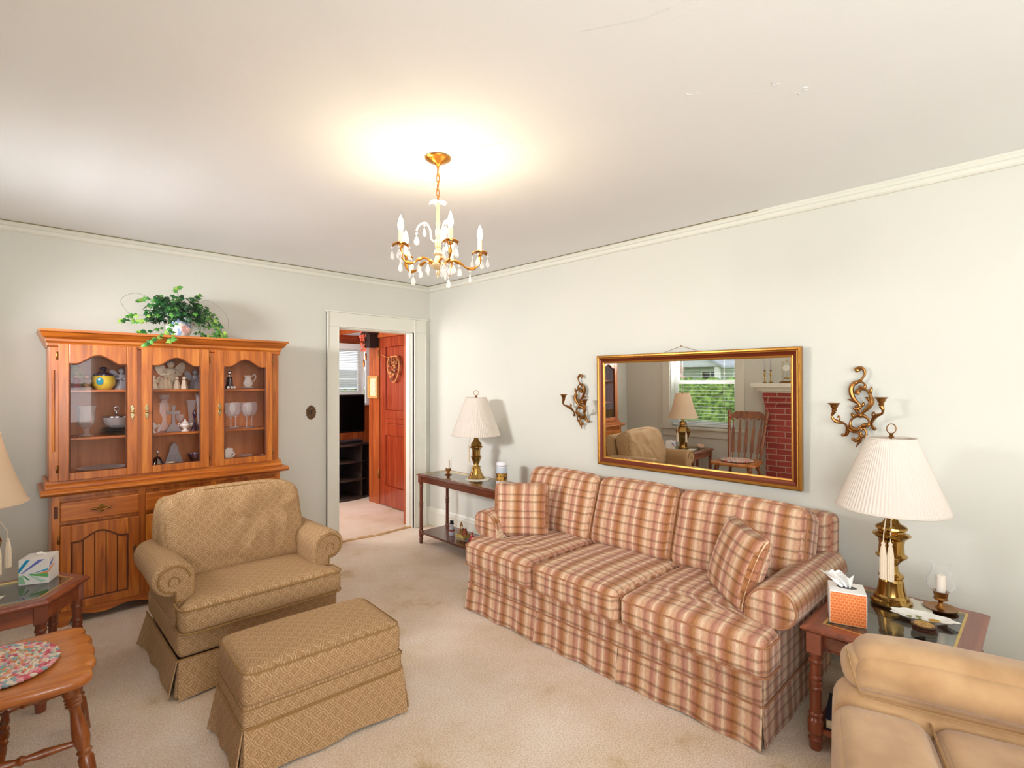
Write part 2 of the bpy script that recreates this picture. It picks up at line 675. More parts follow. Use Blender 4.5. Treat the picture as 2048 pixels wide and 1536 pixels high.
def wall_y(name, y0, y1, xa, xb, holes, z1=ZC, mat='wall'):
    bm = nb()
    xs = xa
    for (h0, h1, a, b) in sorted(holes):
        box(bm, xs, h0, y0, y1, 0, z1)
        if a > 0:
            box(bm, h0, h1, y0, y1, 0, a)
        box(bm, h0, h1, y0, y1, b, z1)
        xs = h1
    box(bm, xs, xb, y0, y1, 0, z1)
    return struct(name, bm, mat, smooth=False)


bm = nb()
box(bm, XL - 0.15, 4.75, YF - 0.15, 7.05, -0.06, 0.0)
struct('floor', bm, 'carpet', smooth=False)
bm = nb()
box(bm, XL - 0.15, XR + 0.12, YF - 0.15, YB + 0.12, ZC, ZC + 0.08)
struct('ceiling', bm, 'ceil', smooth=False)
wall_x('wall_right', XR, XR + 0.12, YF - 0.15, YB, [])
wall_y('wall_back', YB, YB + 0.12, XL - 0.15, XR + 0.12, [(2.185, 2.995, 0, 2.0)])
wall_x('wall_left', XL - 0.15, XL, YF, YB, [(2.88, 3.80, 0.76, 2.10), (-1.30, -0.20, 0.8, 2.1), (-2.2, -1.42, 0.8, 2.1)])
wall_y('wall_front', YF - 0.15, YF, XL - 0.15, XR, [(-0.4, 1.05, 0.8, 2.1)])

# crown bead and the thin crack-dark line are one narrow moulding on each wall
PROF = [(0, 0), (0.011, 0), (0.018, 0.008), (0.018, 0.028), (0.011, 0.036), (0.008, 0.052), (0.013, 0.056), (0.013, 0.064), (0, 0.064)]


def mould_y(name, x, sgn, ya, yb, z0, prof, mat='trim', zs=1):
    bm = nb()
    prism(bm, [(x + sgn * a, z0 + b * zs) for a, b in prof], ya, yb, 'xz')
    return struct(name, bm, mat, smooth=False)


def mould_x(name, y, sgn, xa, xb, z0, prof, mat='trim', zs=1):
    bm = nb()
    prism(bm, [(y + sgn * a, z0 + b * zs) for a, b in prof], xa, xb, 'yz')
    return struct(name, bm, mat, smooth=False)


mould_y('trim_1', XR, -1, YF, YB, ZC - 0.064, PROF)
mould_x('trim_2', YB, -1, XL, XR, ZC - 0.064, PROF)
mould_y('trim_3', XL, 1, YF, YB, ZC - 0.064, PROF)
BASE = [(0, 0), (0.016, 0), (0.016, 0.135), (0.024, 0.14), (0.024, 0.152), (0.016, 0.158), (0.013, 0.175), (0.006, 0.19), (0, 0.19)]
mould_y('baseboard_right', XR, -1, YF, YB, 0, BASE)
mould_x('baseboard_back', YB, -1, XL, 2.07, 0, BASE)
mould_x('baseboard_back', YB, -1, 3.145, XR, 0, BASE)
mould_y('baseboard_left', XL, 1, 2.6, YB, 0, BASE)

# doorway casing and jambs
bm = nb()
for x0, x1 in ((2.072, 2.185), (2.995, 3.142)):
    box(bm, x0, x1, YB - 0.022, YB, 0, 2.0)
    box(bm, x0, x0 + 0.012, YB - 0.03, YB, 0, 2.14)
    box(bm, x1 - 0.012, x1, YB - 0.026, YB, 0, 2.0)
box(bm, 2.072, 3.142, YB - 0.022, YB, 2.0, 2.13)
box(bm, 2.062, 3.152, YB - 0.032, YB, 2.13, 2.146)
struct('door_1', bm, 'trim', smooth=False, bevel=0.003)
bm = nb()
box(bm, 2.185, 2.197, YB - 0.002, YB + 0.122, 0, 2.0)
box(bm, 2.983, 2.995, YB - 0.002, YB + 0.122, 0, 2.0)
box(bm, 2.185, 2.995, YB - 0.002, YB + 0.122, 1.988, 2.0)
box(bm, 2.972, 2.984, YB + 0.03, YB + 0.07, 0, 1.99)
struct('trim_5', bm, 'trim', smooth=False, bevel=0.002)
# rumpled carpet seam across the doorway
bm = nb()
pp = []
for i in range(31):
    t = i / 30
    pp.append((2.20 + 0.79 * t, 4.565 + 0.012 * math.sin(t * 9) + (0.03 * (0.3 - t) if t < 0.3 else 0), 0.004 + 0.003 * math.sin(t * 23)))
tube(bm, pp, [0.013 + 0.004 * math.sin(i * 1.7) for i in range(31)], 8)
M['seamc'] = plain('carpet_seam', '#C79F72', 0.95, 0, 0.8, 150)
struct('trim_6', bm, 'seamc')

# peeled paint flakes and hairline cracks on the ceiling
M['crack'] = plain('ceiling_crack', '#C4C3BC', 0.9)
M['dkline'] = plain('plaster_gap', '#8C8062', 0.9)
bm = nb()
box(bm, XL, XR - 0.019, YB - 0.021, YB - 0.0145, ZC - 0.006, ZC - 0.0005)
box(bm, XR - 0.022, XR - 0.0145, 1.2, YB, ZC - 0.004, ZC - 0.0005)
struct('trim_7', bm, 'dkline', smooth=False)


# windows -----------------------------------------------------------
def window_x(num, x, y0, y1, z0, z1, sgn=1, casing=True, blinds=True):
    """double-hung window in the left wall (wall plane at x, outside at smaller x)"""
    root = thing('window_%d' % num, None, None)
    tag(root, kind='structure')
    if casing:
        bm = nb()
        for a, b in ((y0 - 0.125, y0 - 0.01), (y1 + 0.01, y1 + 0.125)):
            box(bm, x, x + 0.022, a, b, z0, z1 + 0.01)
        box(bm, x, x + 0.022, y0 - 0.125, y1 + 0.125, z1 + 0.01, z1 + 0.13)
        box(bm, x, x + 0.03, y0 - 0.14, y1 + 0.14, z1 + 0.13, z1 + 0.15)
        box(bm, x - 0.06, x + 0.055, y0 - 0.15, y1 + 0.15, z0 - 0.035, z0)
        box(bm, x, x + 0.018, y0 - 0.125, y1 + 0.125, z0 - 0.14, z0 - 0.035)
        obj('window_casing', bm, 'trim', root, False, bevel=0.003)
    fx = x - 0.11
    bm = nb()
    zm = (z0 + z1) / 2 - 0.05
    for a, b, xx in ((z0 + 0.0, zm + 0.02, fx), (zm - 0.02, z1, fx - 0.035)):
        box(bm, xx - 0.03, xx, y0 + 0.0, y0 + 0.055, a, b)
        box(bm, xx - 0.03, xx, y1 - 0.055, y1 - 0.0, a, b)
        box(bm, xx - 0.03, xx, y0 + 0.055, y1 - 0.055, a, a + (0.07 if a == z0 else 0.04))
        box(bm, xx - 0.03, xx, y0 + 0.055, y1 - 0.055, b - 0.045, b)
    obj('sash', bm, M['sash'], root, False, bevel=0.002)
    bm = nb()
    box(bm, fx - 0.018, fx - 0.014, y0 + 0.05, y1 - 0.05, z0 + 0.06, zm)
    box(bm, fx - 0.053, fx - 0.049, y0 + 0.05, y1 - 0.05, zm, z1 - 0.04)
    obj('pane', bm, 'glass', root, False)
    if blinds:
        b = thing('window_blind', 'white slatted blind hanging open in the window beside the fireplace' if num == 1 else None, 'blind' if num == 1 else None)
        bm = nb()
        n = int((z1 - z0 - 0.08) / 0.046)
        for i in range(n):
            z = z0 + 0.05 + i * 0.046
            box(bm, x - 0.058, x - 0.014, y0 + 0.02, y1 - 0.02, z, z + 0.0022)
        obj('slats', bm, M['sash'], b, False)
        bm = nb()
        box(bm, x - 0.064, x - 0.008, y0 + 0.012, y1 - 0.012, z1 - 0.045, z1 - 0.003)
        obj('head_rail', bm, M['sash'], b, False)
        bm = nb()
        box(bm, x - 0.058, x - 0.014, y0 + 0.02, y1 - 0.02, z0 + 0.012, z0 + 0.03)
        obj('bottom_rail', bm, M['sash'], b, False)
        bm = nb()
        for yy in (y0 + 0.16, y1 - 0.16):
            for xx in (x - 0.058, x - 0.014):
                tube(bm, [(xx, yy, z0 + 0.02), (xx, yy, z1 - 0.04)], 0.0012, 4)
        obj('cord', bm, M['sash'], b)


M['sash'] = plain('window_white', '#F4F4F2', 0.45)
window_x(1, XL, 2.88, 3.80, 0.76, 2.10)
window_x(2, XL, -1.30, -0.20, 0.80, 2.10, blinds=False)
window_x(4, XL, -2.20, -1.42, 0.80, 2.10, blinds=False, casing=False)
for k, (a, b) in enumerate(((-0.4, 1.05),)):
    root = tag(thing('window_%d' % (3 + k), None, None), kind='structure')
    bm = nb()
    for x0, x1 in ((a - 0.12, a), (b, b + 0.12)):
        box(bm, x0, x1, YF, YF + 0.022, 0.8, 2.1)
    box(bm, a - 0.12, b + 0.12, YF, YF + 0.022, 2.1, 2.22)
    box(bm, a - 0.15, b + 0.15, YF, YF + 0.05, 0.765, 0.80)
    obj('window_casing', bm, 'trim', root, False)
    bm = nb()
    for x0, x1, z0, z1 in ((a, a + 0.05, 0.8, 2.1), (b - 0.05, b, 0.8, 2.1), (a, b, 0.8, 0.86), (a, b, 2.05, 2.1), (a, b, 1.42, 1.48)):
        box(bm, x0, x1, YF - 0.11, YF - 0.08, z0, z1)
    obj('sash', bm, 'sash', root, False)
    bm = nb()
    for i in range(26):
        z = 0.84 + i * 0.048
        box(bm, a + 0.02, b - 0.02, YF - 0.055, YF - 0.012, z, z + 0.002)
    obj('slats', bm, 'sash', root, False)
# frosted-out daylight side wall return stays painted

# ================================================================== DEN (room through the doorway)
M['den'] = wood('den_red_panelling', '#98421E', '#AE5528', '#C06A36', 'Z', 0.8, 0.35, 0.3)
M['denred'] = wood('den_red_door', '#8A3018', '#9C3D20', '#AA4F2A', 'Z', 0.7, 0.25, 0.5)


def planks(bm, axis, c0, c1, t0, t1, z0, z1, wd=0.09, face=None):
    """tongue-and-groove boards on a wall: axis is the run direction"""
    n = max(1, round((c1 - c0) / wd))
    s = (c1 - c0) / n
    for i in range(n):
        a, b = c0 + i * s + 0.002, c0 + (i + 1) * s - 0.002
        if axis == 'x':
            box(bm, a, b, t0, t1, z0, z1)
        else:
            box(bm, t0, t1, a, b, z0, z1)


bm = nb()
box(bm, 3.29, 3.42, YB + 0.12, 5.0, 0, ZC)
box(bm, 3.29, 3.42, 5.0, 5.72, 2.05, ZC)
box(bm, 3.29, 3.42, 5.72, 5.975, 0, ZC)
box(bm, 3.36, 3.42, 5.0, 5.72, 0, 2.05)
planks(bm, 'y', 5.72, 5.975, 3.28, 3.29, 0, ZC, 0.085)
planks(bm, 'y', 5.0, 5.72, 3.28, 3.29, 2.05, ZC, 0.085)
struct('wall_den_right', bm, 'den', smooth=False)
bm = nb()
box(bm, 3.42, 4.75, 5.94, 5.975, 0, ZC)
struct('wall_den_return', bm, 'den', smooth=False)
bm = nb()
box(bm, 4.65, 4.75, 5.975, 6.9, 0, ZC)
struct('wall_den_side', bm, 'den', smooth=False)
wf = wall_y('wall_den_far', 6.91, 7.02, 1.35, 4.75, [(2.9, 3.80, 1.20, 2.0)], mat='den')
bm = nb()
planks(bm, 'x', 1.45, 2.9, 6.9, 6.91, 0, ZC)
planks(bm, 'x', 3.80, 4.65, 6.9, 6.91, 0, ZC)
planks(bm, 'x', 2.9, 3.80, 6.9, 6.91, 0, 1.2)
planks(bm, 'x', 2.9, 3.80, 6.9, 6.91, 2.0, 2.5)
struct('wall_den_boards', bm, 'den', smooth=False)
wall_x('wall_den_left', 1.35, 1.45, YB + 0.12, 6.91, [(5.3, 6.3, 0.9, 2.1)], mat='den')
bm = nb()
box(bm, 1.35, 4.75, YB + 0.12, 7.02, ZC, ZC + 0.06)
struct('ceiling_den', bm, 'ceil', smooth=False)
# dropped soffit with panelled side and white underside
bm = nb()
box(bm, 3.33, 4.65, 5.975, 6.9, 2.16, 2.19)
M['offwhite'] = plain('soffit_white', '#F1EDF2', 0.7)
struct('ceiling_soffit', bm, 'offwhite', smooth=False)
bm = nb()
planks(bm, 'y', 5.975, 6.9, 3.318, 3.33, 2.155, ZC, 0.08)
struct('trim_8', bm, 'den', smooth=False)
bm = nb()
prism(bm, [(6.9, 2.16), (6.86, 2.16), (6.865, 2.13), (6.885, 2.10), (6.885, 2.08), (6.9, 2.08)], 3.33, 4.65, 'yz')
struct('trim_9', bm, 'denred', smooth=False)
# den door casing near the doorway
bm = nb()
box(bm, 3.262, 3.29, 4.88, 5.0, 0, 2.12)
box(bm, 3.262, 3.29, 4.88, 5.82, 2.04, 2.14)
struct('trim_10', bm, 'den', smooth=False, bevel=0.003)
bm = nb()
box(bm, 3.0, 3.07, 4.70, 4.735, 0, 2.1)
struct('trim_11', bm, 'den', smooth=False, bevel=0.003)
# the red door
d = tag(thing('door_2', None, None), kind='structure')
bm = nb()
ya, yb_, xa = 5.0, 5.70, 3.278
st = 0.12
for a, b in ((ya, ya + st), (yb_ - st, yb_)):
    box(bm, xa, xa + 0.035, a, b, 0.01, 2.04)
for a, b in ((0.01, 0.25), (0.86, 1.0), (1.06, 1.16), (1.92, 2.04)):
    box(bm, xa, xa + 0.035, ya + st, yb_ - st, a, b)
box(bm, xa, xa + 0.035, ya + st, yb_ - st, 1.0, 1.06)
box(bm, xa + 0.016, xa + 0.03, ya + st, yb_ - st, 0.25, 0.86)
box(bm, xa + 0.016, xa + 0.03, ya + st, yb_ - st, 1.16, 1.92)
obj('door_leaf', bm, 'denred', d, False, bevel=0.008, seg=3)
for z in (0.32, 1.78):
    bm = nb()
    lathe(bm, [(0, 0), (0.009, 0), (0.009, 0.1), (0.005, 0.108), (0, 0.11)], 10, (3.268, 5.715, z))
    box(bm, 3.27, 3.28, 5.70, 5.73, z + 0.01, z + 0.1)
    obj('hinge', bm, M['obrass'], d)
# den window
root = tag(thing('window_5', None, None), kind='structure')
bm = nb()
box(bm, 2.78, 2.9, 6.875, 6.9, 1.2, 2.0)
box(bm, 3.72, 3.80, 6.86, 6.9, 1.2, 2.0)
box(bm, 2.78, 3.80, 6.875, 6.9, 2.0, 2.03)
box(bm, 2.74, 3.86, 6.82, 6.9, 1.965, 2.04)
box(bm, 2.74, 3.80, 6.84, 6.9, 1.17, 1.2)
obj('window_casing', bm, 'sash', root, False, bevel=0.003)
bm = nb()
for x0, x1, z0, z1 in ((2.9, 2.96, 1.2, 2.0), (3.62, 3.72, 1.2, 2.0), (2.96, 3.62, 1.2, 1.30), (2.96, 3.62, 1.94, 2.0), (2.96, 3.62, 1.30, 1.37)):
    box(bm, x0, x1, 6.915, 6.95, z0, z1)
obj('sash', bm, 'sash', root, False, bevel=0.002)
bm = nb()
box(bm, 2.95, 3.63, 6.93, 6.934, 1.3, 1.95)
obj('pane', bm, 'glass', root, False)
b = thing('window_blind', 'white slatted blind in the window of the red panelled room', 'blind', (0, 0, 0))
bm = nb()
for i in range(24):
    z = 1.38 + i * 0.0245
    prism(bm, [(6.884, z), (6.886, z), (6.906, z + 0.009), (6.904, z + 0.009)], 2.95, 3.64, 'yz')
obj('slats', bm, 'sash', b, False)
bm = nb()
for i in range(22):
    z = 1.24 + i * 0.034
    box(bm, 3.80, 3.86, 6.845, 6.90, z, z + 0.012)
obj('slat_ends', bm, 'sash', b, False)

# ================================================================== OUTSIDE
M['grass'] = blotch('lawn', '#6E8F3C', '#A9BF6A', 8, 0.9)
M['hedge'] = blotch('hedge_leaves', '#2F5A1C', '#9CBB5A', 14, 0.8, 1.0, 20, 6)
M['siding'] = plain('house_siding', '#D9DDE2', 0.7)
M['roof'] = blotch('roof_shingle', '#A3A7AE', '#B8BCC2', 20, 0.8)
M['dkglass'] = plain('house_window_glass', '#3C474C', 0.15)
bm = nb()
box(bm, -30, XL - 0.15, -8, 24, -0.55, -0.5)
tag(obj('lawn', bm, 'grass', None, False), 'green lawn outside the window, seen in the mirror', 'lawn', kind='stuff')


def hedge(loc, sx, sy, sz, label, mat='hedge', seed=1):
    bm = nb()
    cushion(sx, sy, sz, 0.25, (0.1, 0.1, 0.12), 26, lambda q, u: q + Vector((noise.noise(q * 5 + Vector((seed, 0, 0))), noise.noise(q * 5 + Vector((0, seed, 3))), noise.noise(q * 6 + Vector((4, 0, seed))))) * 0.16, None, bm)
    o = obj('hedge', bm, mat, None, True, loc=loc)
    return tag(o, label, 'hedge')


hedge((-3.4, 4.6, 0.48), 0.9, 2.6, 1.5, 'leafy green hedge right outside the window, seen in the mirror', 'hedge', 2)
M['pinkleaf'] = blotch('pink_blossom', '#C98F86', '#E8C9BE', 10, 0.9)
hedge((-5.6, 6.75, 0.80), 0.8, 0.6, 1.9, 'pinkish blossoming shrub outside at the left of the window view, seen in the mirror', 'pinkleaf', 5)
M['fence'] = plain('fence_grey', '#B9BCBA', 0.8)
ff = thing('fence', 'pale board fence outside the window of the red panelled room', 'fence', (3.9, 9.6, -0.5))
for k in range(4):
    bm = nb()
    box(bm, -2.4 + k * 1.5, -2.3 + k * 1.5, 0.02, 0.12, 0, 2.3)
    obj('post', bm, 'fence', ff, False)
bm = nb()
for k in range(12):
    box(bm, -2.5, 2.4, 0, 0.02, 0.1 + k * 0.18, 0.265 + k * 0.18)
obj('boards', bm, 'fence', ff, False)
bm = nb()
box(bm, 0.5, 8, 7.1, 24, -0.55, -0.5)
tag(obj('lawn', bm, 'grass', None, False), 'green lawn behind the house beyond the den window', 'lawn', kind='stuff')
hedge((4.75, 8.6, 0.52), 1.1, 0.7, 1.5, 'small green shrub outside the window of the red panelled room', 'hedge', 9)
h = thing('house', 'pale grey neighbouring house with a gabled porch, seen through the window in the mirror', 'house', (-9, 8, -0.5))
bm = nb()
box(bm, -4, 0, -1.5, 4.5, 0, 2.1)
box(bm, 0, 0.03, -1.5, 4.5, 1.98, 2.1)
obj('wall', bm, 'siding', h, False)
bm = nb()
prism(bm, [(0.45, 2.05), (0.45, 2.10), (-2.0, 3.3), (-4.45, 2.10), (-4.45, 2.05)], -1.9, 4.9, 'xz')
obj('roof', bm, 'roof', h, False)
bm = nb()
prism(bm, [(-1.7, 2.12), (-0.85, 2.62), (0.0, 2.12)], 0.0, 1.3, 'yz')
obj('porch_gable', bm, 'siding', h, False)
bm = nb()
prism(bm, [(-1.85, 2.07), (-0.85, 2.68), (0.15, 2.07), (0.15, 2.13), (-0.85, 2.76), (-1.85, 2.13)], -0.2, 1.45, 'yz')
obj('porch_roof', bm, 'roof', h, False)
for yy in (-1.6, -0.1):
    bm = nb()
    box(bm, 1.15, 1.27, yy - 0.06, yy + 0.06, 0, 2.1)
    obj('porch_post', bm, 'sash', h, False)
for yy in (-0.85, 0.35, 1.6):
    f = nb()
    box(f, 0.0, 0.05, yy - 0.3, yy + 0.3, 1.1, 2.0)
    fo = obj('window', f, 'sash', h, False)
    p = nb()
    box(p, 0.04, 0.06, yy - 0.25, yy - 0.02, 1.15, 1.95)
    box(p, 0.04, 0.06, yy + 0.02, yy + 0.25, 1.15, 1.95)
    obj('pane', p, 'dkglass', fo, False)

# ================================================================== HUTCH
HX0, HX1 = 0.183, 1.535     # upper cabinet
hutch = thing('china_hutch', 'honey pine china hutch with three arched glass doors against the back wall', 'cabinet', (0.86, 4.35, 0))
HO = Vector((0.86, 4.35, 0))


def hb(bm, x0, x1, y0, y1, z0, z1, mi=0):
    return box(bm, x0 - HO.x, x1 - HO.x, y0 - HO.y, y1 - HO.y, z0, z1, mi)


def hp(bm, pts, a, b, mi=0):
    return prism(bm, [(x - HO.x, z) for x, z in pts], a - HO.y, b - HO.y, 'xz', mi)


DX = [(0.227, 0.622), (0.645, 1.045), (1.084, 1.482)]
GX = [(0.276, 0.565), (0.703, 0.988), (1.143, 1.433)]
# base carcass
bm = nb()
hb(bm, 0.192, 1.525, 4.185, 4.535, 0.10, 0.795)
for x0, x1 in ((0.192, 0.232), (0.622, 0.66), (1.045, 1.084), (1.482, 1.525)):
    hb(bm, x0, x1, 4.168, 4.186, 0.085, 0.795)
for z0, z1 in ((0.775, 0.795), (0.618, 0.64), (0.085, 0.10)):
    hb(bm, 0.192, 1.525, 4.17, 4.186, z0, z1)
obj('base_cabinet', bm, 'hutch', hutch, False, bevel=0.002)
# scalloped apron with feet


def apron(x0, x1):
    pts = [(x0, 0.10), (x0, 0.0), (x0 + 0.075, 0.0), (x0 + 0.09, 0.035)]
    n = 40
    for i in range(n + 1):
        t = i / n
        x = x0 + 0.10 + (x1 - x0 - 0.20) * t
        k = abs(t - 0.5) * 2
        z = 0.050 + 0.012 * math.cos(t * PI * 8) - (0.012 if k < 0.08 else 0)
        pts.append((x, z))
    pts += [(x1 - 0.09, 0.035), (x1 - 0.075, 0.0), (x1, 0.0), (x1, 0.10)]
    return pts


bm = nb()
hp(bm, apron(0.192, 1.525), 4.165, 4.185)
for x0, x1 in ((0.192, 0.21), (1.507, 1.525)):
    hb(bm, x0, x1, 4.185, 4.535, 0.0, 0.10)
obj('apron', bm, 'hutchx', hutch, False, bevel=0.002)
# dark carved slots on the left stile
for o_, (z0, z1) in enumerate(((0.66, 0.735),)):
    bm = nb()
    hb(bm, 0.204, 0.222, 4.164, 4.169, z0, z1)
    obj('carved_slot', bm, 'groove', hutch, False, bevel=0.004)
# counter
bm = nb()
prism(bm, [(-0.185, 0.795), (-0.205, 0.800), (-0.222, 0.812), (-0.222, 0.822), (-0.205, 0.832), (-0.19, 0.836), (0.185, 0.836), (0.185, 0.795)], 0.142 - HO.x, 1.583 - HO.x, 'yz')
obj('counter', bm, 'hutchx', hutch, False, bevel=0.003)
bm = nb()
prism(bm, [(-0.158, 0.836), (-0.158, 0.848), (-0.145, 0.858), (-0.13, 0.862), (-0.13, 0.882), (0.185, 0.882), (0.185, 0.836)], 0.165 - HO.x, 1.553 - HO.x, 'yz')
obj('plinth', bm, 'hutchx', hutch, False, bevel=0.002)
# upper case
bm = nb()
hb(bm, HX0, HX0 + 0.018, 4.24, 4.535, 0.88, 1.745)
hb(bm, HX1 - 0.018, HX1, 4.24, 4.535, 0.88, 1.745)
hb(bm, HX0, HX1, 4.235, 4.535, 1.735, 1.76)
hb(bm, HX0, HX1, 4.235, 4.535, 0.875, 0.89)
for x0, x1 in ((HX0, 0.255), (0.60, 0.675), (1.02, 1.105), (1.46, HX1)):
    hb(bm, x0, x1, 4.222, 4.242, 0.88, 1.745)
for z0, z1 in ((0.88, 0.905), (1.70, 1.745)):
    hb(bm, HX0, HX1, 4.223, 4.241, z0, z1)
obj('upper_case', bm, 'hutch', hutch, False, bevel=0.002)
bm = nb()
hb(bm, HX0 + 0.018, HX1 - 0.018, 4.522, 4.53, 0.89, 1.735)
obj('back_panel', bm, 'hutch_in', hutch, False)
for z in (1.135, 1.437):
    bm = nb()
    hb(bm, HX0 + 0.018, HX1 - 0.018, 4.262, 4.522, z - 0.016, z)
    obj('shelf', bm, M['hutchx'], hutch, False, bevel=0.003)
# dark bead column on the left front edge
bm = nb()
lathe(bm, [(0.008, 0), (0.008, 0.5)], 10, (0.204 - HO.x, 4.222 - HO.y, 1.06))
obj('edge_bead', bm, 'hutch', hutch)
# cornice
cprof = [(-0.128, 1.70), (-0.138, 1.706), (-0.138, 1.725), (-0.15, 1.735), (-0.15, 1.75), (-0.175, 1.76), (-0.195, 1.785), (-0.21, 1.79), (-0.21, 1.805), (0.185, 1.805), (0.185, 1.70)]


def mitre_prism(bm, prof, x0, x1, grow):
    """moulding along x whose ends step out like the front does"""
    y_in = prof[0][0]
    A, Bv = [], []
    for y, z in prof:
        g = max(0, (y_in - y)) * grow
        A.append(bm.verts.new((x0 - g, y, z)))
        Bv.append(bm.verts.new((x1 + g, y, z)))
    # the last two points (at the wall) take the width of the widest step
    n = len(prof)
    gw = max(0, (y_in - min(p[0] for p in prof))) * grow
    A[n - 2].co.x, Bv[n - 2].co.x = x0 - gw, x1 + gw
    bm.faces.new(A)
    bm.faces.new(list(reversed(Bv)))
    for i in range(n):
        bm.faces.new((A[i], Bv[i], Bv[(i + 1) % n], A[(i + 1) % n]))


bm = nb()
mitre_prism(bm, cprof, HX0 - HO.x - 0.004, HX1 - HO.x + 0.004, 0.55)
obj('cornice', bm, 'hutchx', hutch, False, bevel=0.0015)


def arch_curve(x0, x1, zs, zp, n=24):
    """cathedral arch: flat shoulder, ogee up to the peak"""
    pts = []
    sh = 0.12
    for i in range(n + 1):
        t = i / n
        x = x0 + (x1 - x0) * t
        if t < sh or t > 1 - sh:
            z = zs
        else:
            k = (t - sh) / (1 - 2 * sh)
            z = zs + (zp - zs) * (0.5 - 0.5 * math.cos(2 * PI * k)) ** 0.8
        pts.append((x, z))
    return pts


def escutcheon(parent, x, y, z, sc=1.0):
    bm = nb()
    pts = []
    for i in range(48):
        a = 2 * PI * i / 48
        hgt = 0.047 * sc
        wd = 0.0085 * sc * (1 + 0.35 * math.cos(a * 6) + 0.25 * math.cos(2 * a))
        pts.append((x - HO.x + wd * math.sin(a) * 1.15, z + hgt * math.cos(a)))
    prism(bm, pts, y - HO.y - 0.003, y - HO.y, 'xz')
    o = obj('handle', bm, M['pewter'], parent, True, bevel=0.0008)
    bm = nb()
    cushion(0.020 * sc, 0.014, 0.015 * sc, 0.0065, n=5, bm=bm, M4=Matrix.Translation((x - HO.x, y - HO.y - 0.014, z)))
    tube(bm, [(x - HO.x, y - HO.y, z), (x - HO.x, y - HO.y - 0.01, z)], 0.004, 8)
    obj('knob', bm, M['brass'], o)
    return o


def hinge(parent, x, y, z):
    bm = nb()
    tube(bm, [(x - HO.x, y - HO.y, z - 0.026), (x - HO.x, y - HO.y, z - 0.02), (x - HO.x, y - HO.y, z + 0.02), (x - HO.x, y - HO.y, z + 0.026)], [0.002, 0.006, 0.006, 0.002], 8)
    return obj('hinge', bm, M['obrass'], parent)


hinge_side = [0, 1, 1]
for i in range(3):
    x0, x1 = DX[i]
    g0, g1 = GX[i]
    z0, z1 = 0.878, 1.722
    bm = nb()
    hb(bm, x0, g0, 4.203, 4.222, z0, z1)
    hb(bm, g1, x1, 4.203, 4.222, z0, z1)
    hb(bm, g0, g1, 4.203, 4.222, z0, z0 + 0.048)
    ac = arch_curve(g0, g1, 1.60, 1.655)
    hp(bm, ac + [(g1, z1), (g0, z1)], 4.203, 4.222)
    dd = obj('door', bm, 'hutch', hutch, False, bevel=0.004, seg=2)
    bm = nb()
    # thin inner bead
    loop = [(g0 + 0.003, z0 + 0.051)] + [(min(max(x, g0 + 0.003), g1 - 0.003), z - 0.003) for x, z in ac] + [(g1 - 0.003, z0 + 0.051)]
    tube(bm, [(x - HO.x, 4.204 - HO.y, z) for x, z in loop], 0.004, 6, closed=True)
    obj('bead', bm, M['groove'], dd)
    bm = nb()
    hb(bm, g0 - 0.004, g1 + 0.004, 4.2125, 4.2155, z0 + 0.045, 1.66)
    obj('pane', bm, 'doorglass', dd, False)
    hx = (x1 - 0.028) if i == 0 else (x0 + 0.028)
    escutcheon(dd, hx, 4.203, 1.29)
    ex = x0 - 0.006 if hinge_side[i] == 0 else x1 + 0.006
    for z in (z0 + 0.075, z1 - 0.075):
        hinge(dd, ex, 4.216, z)
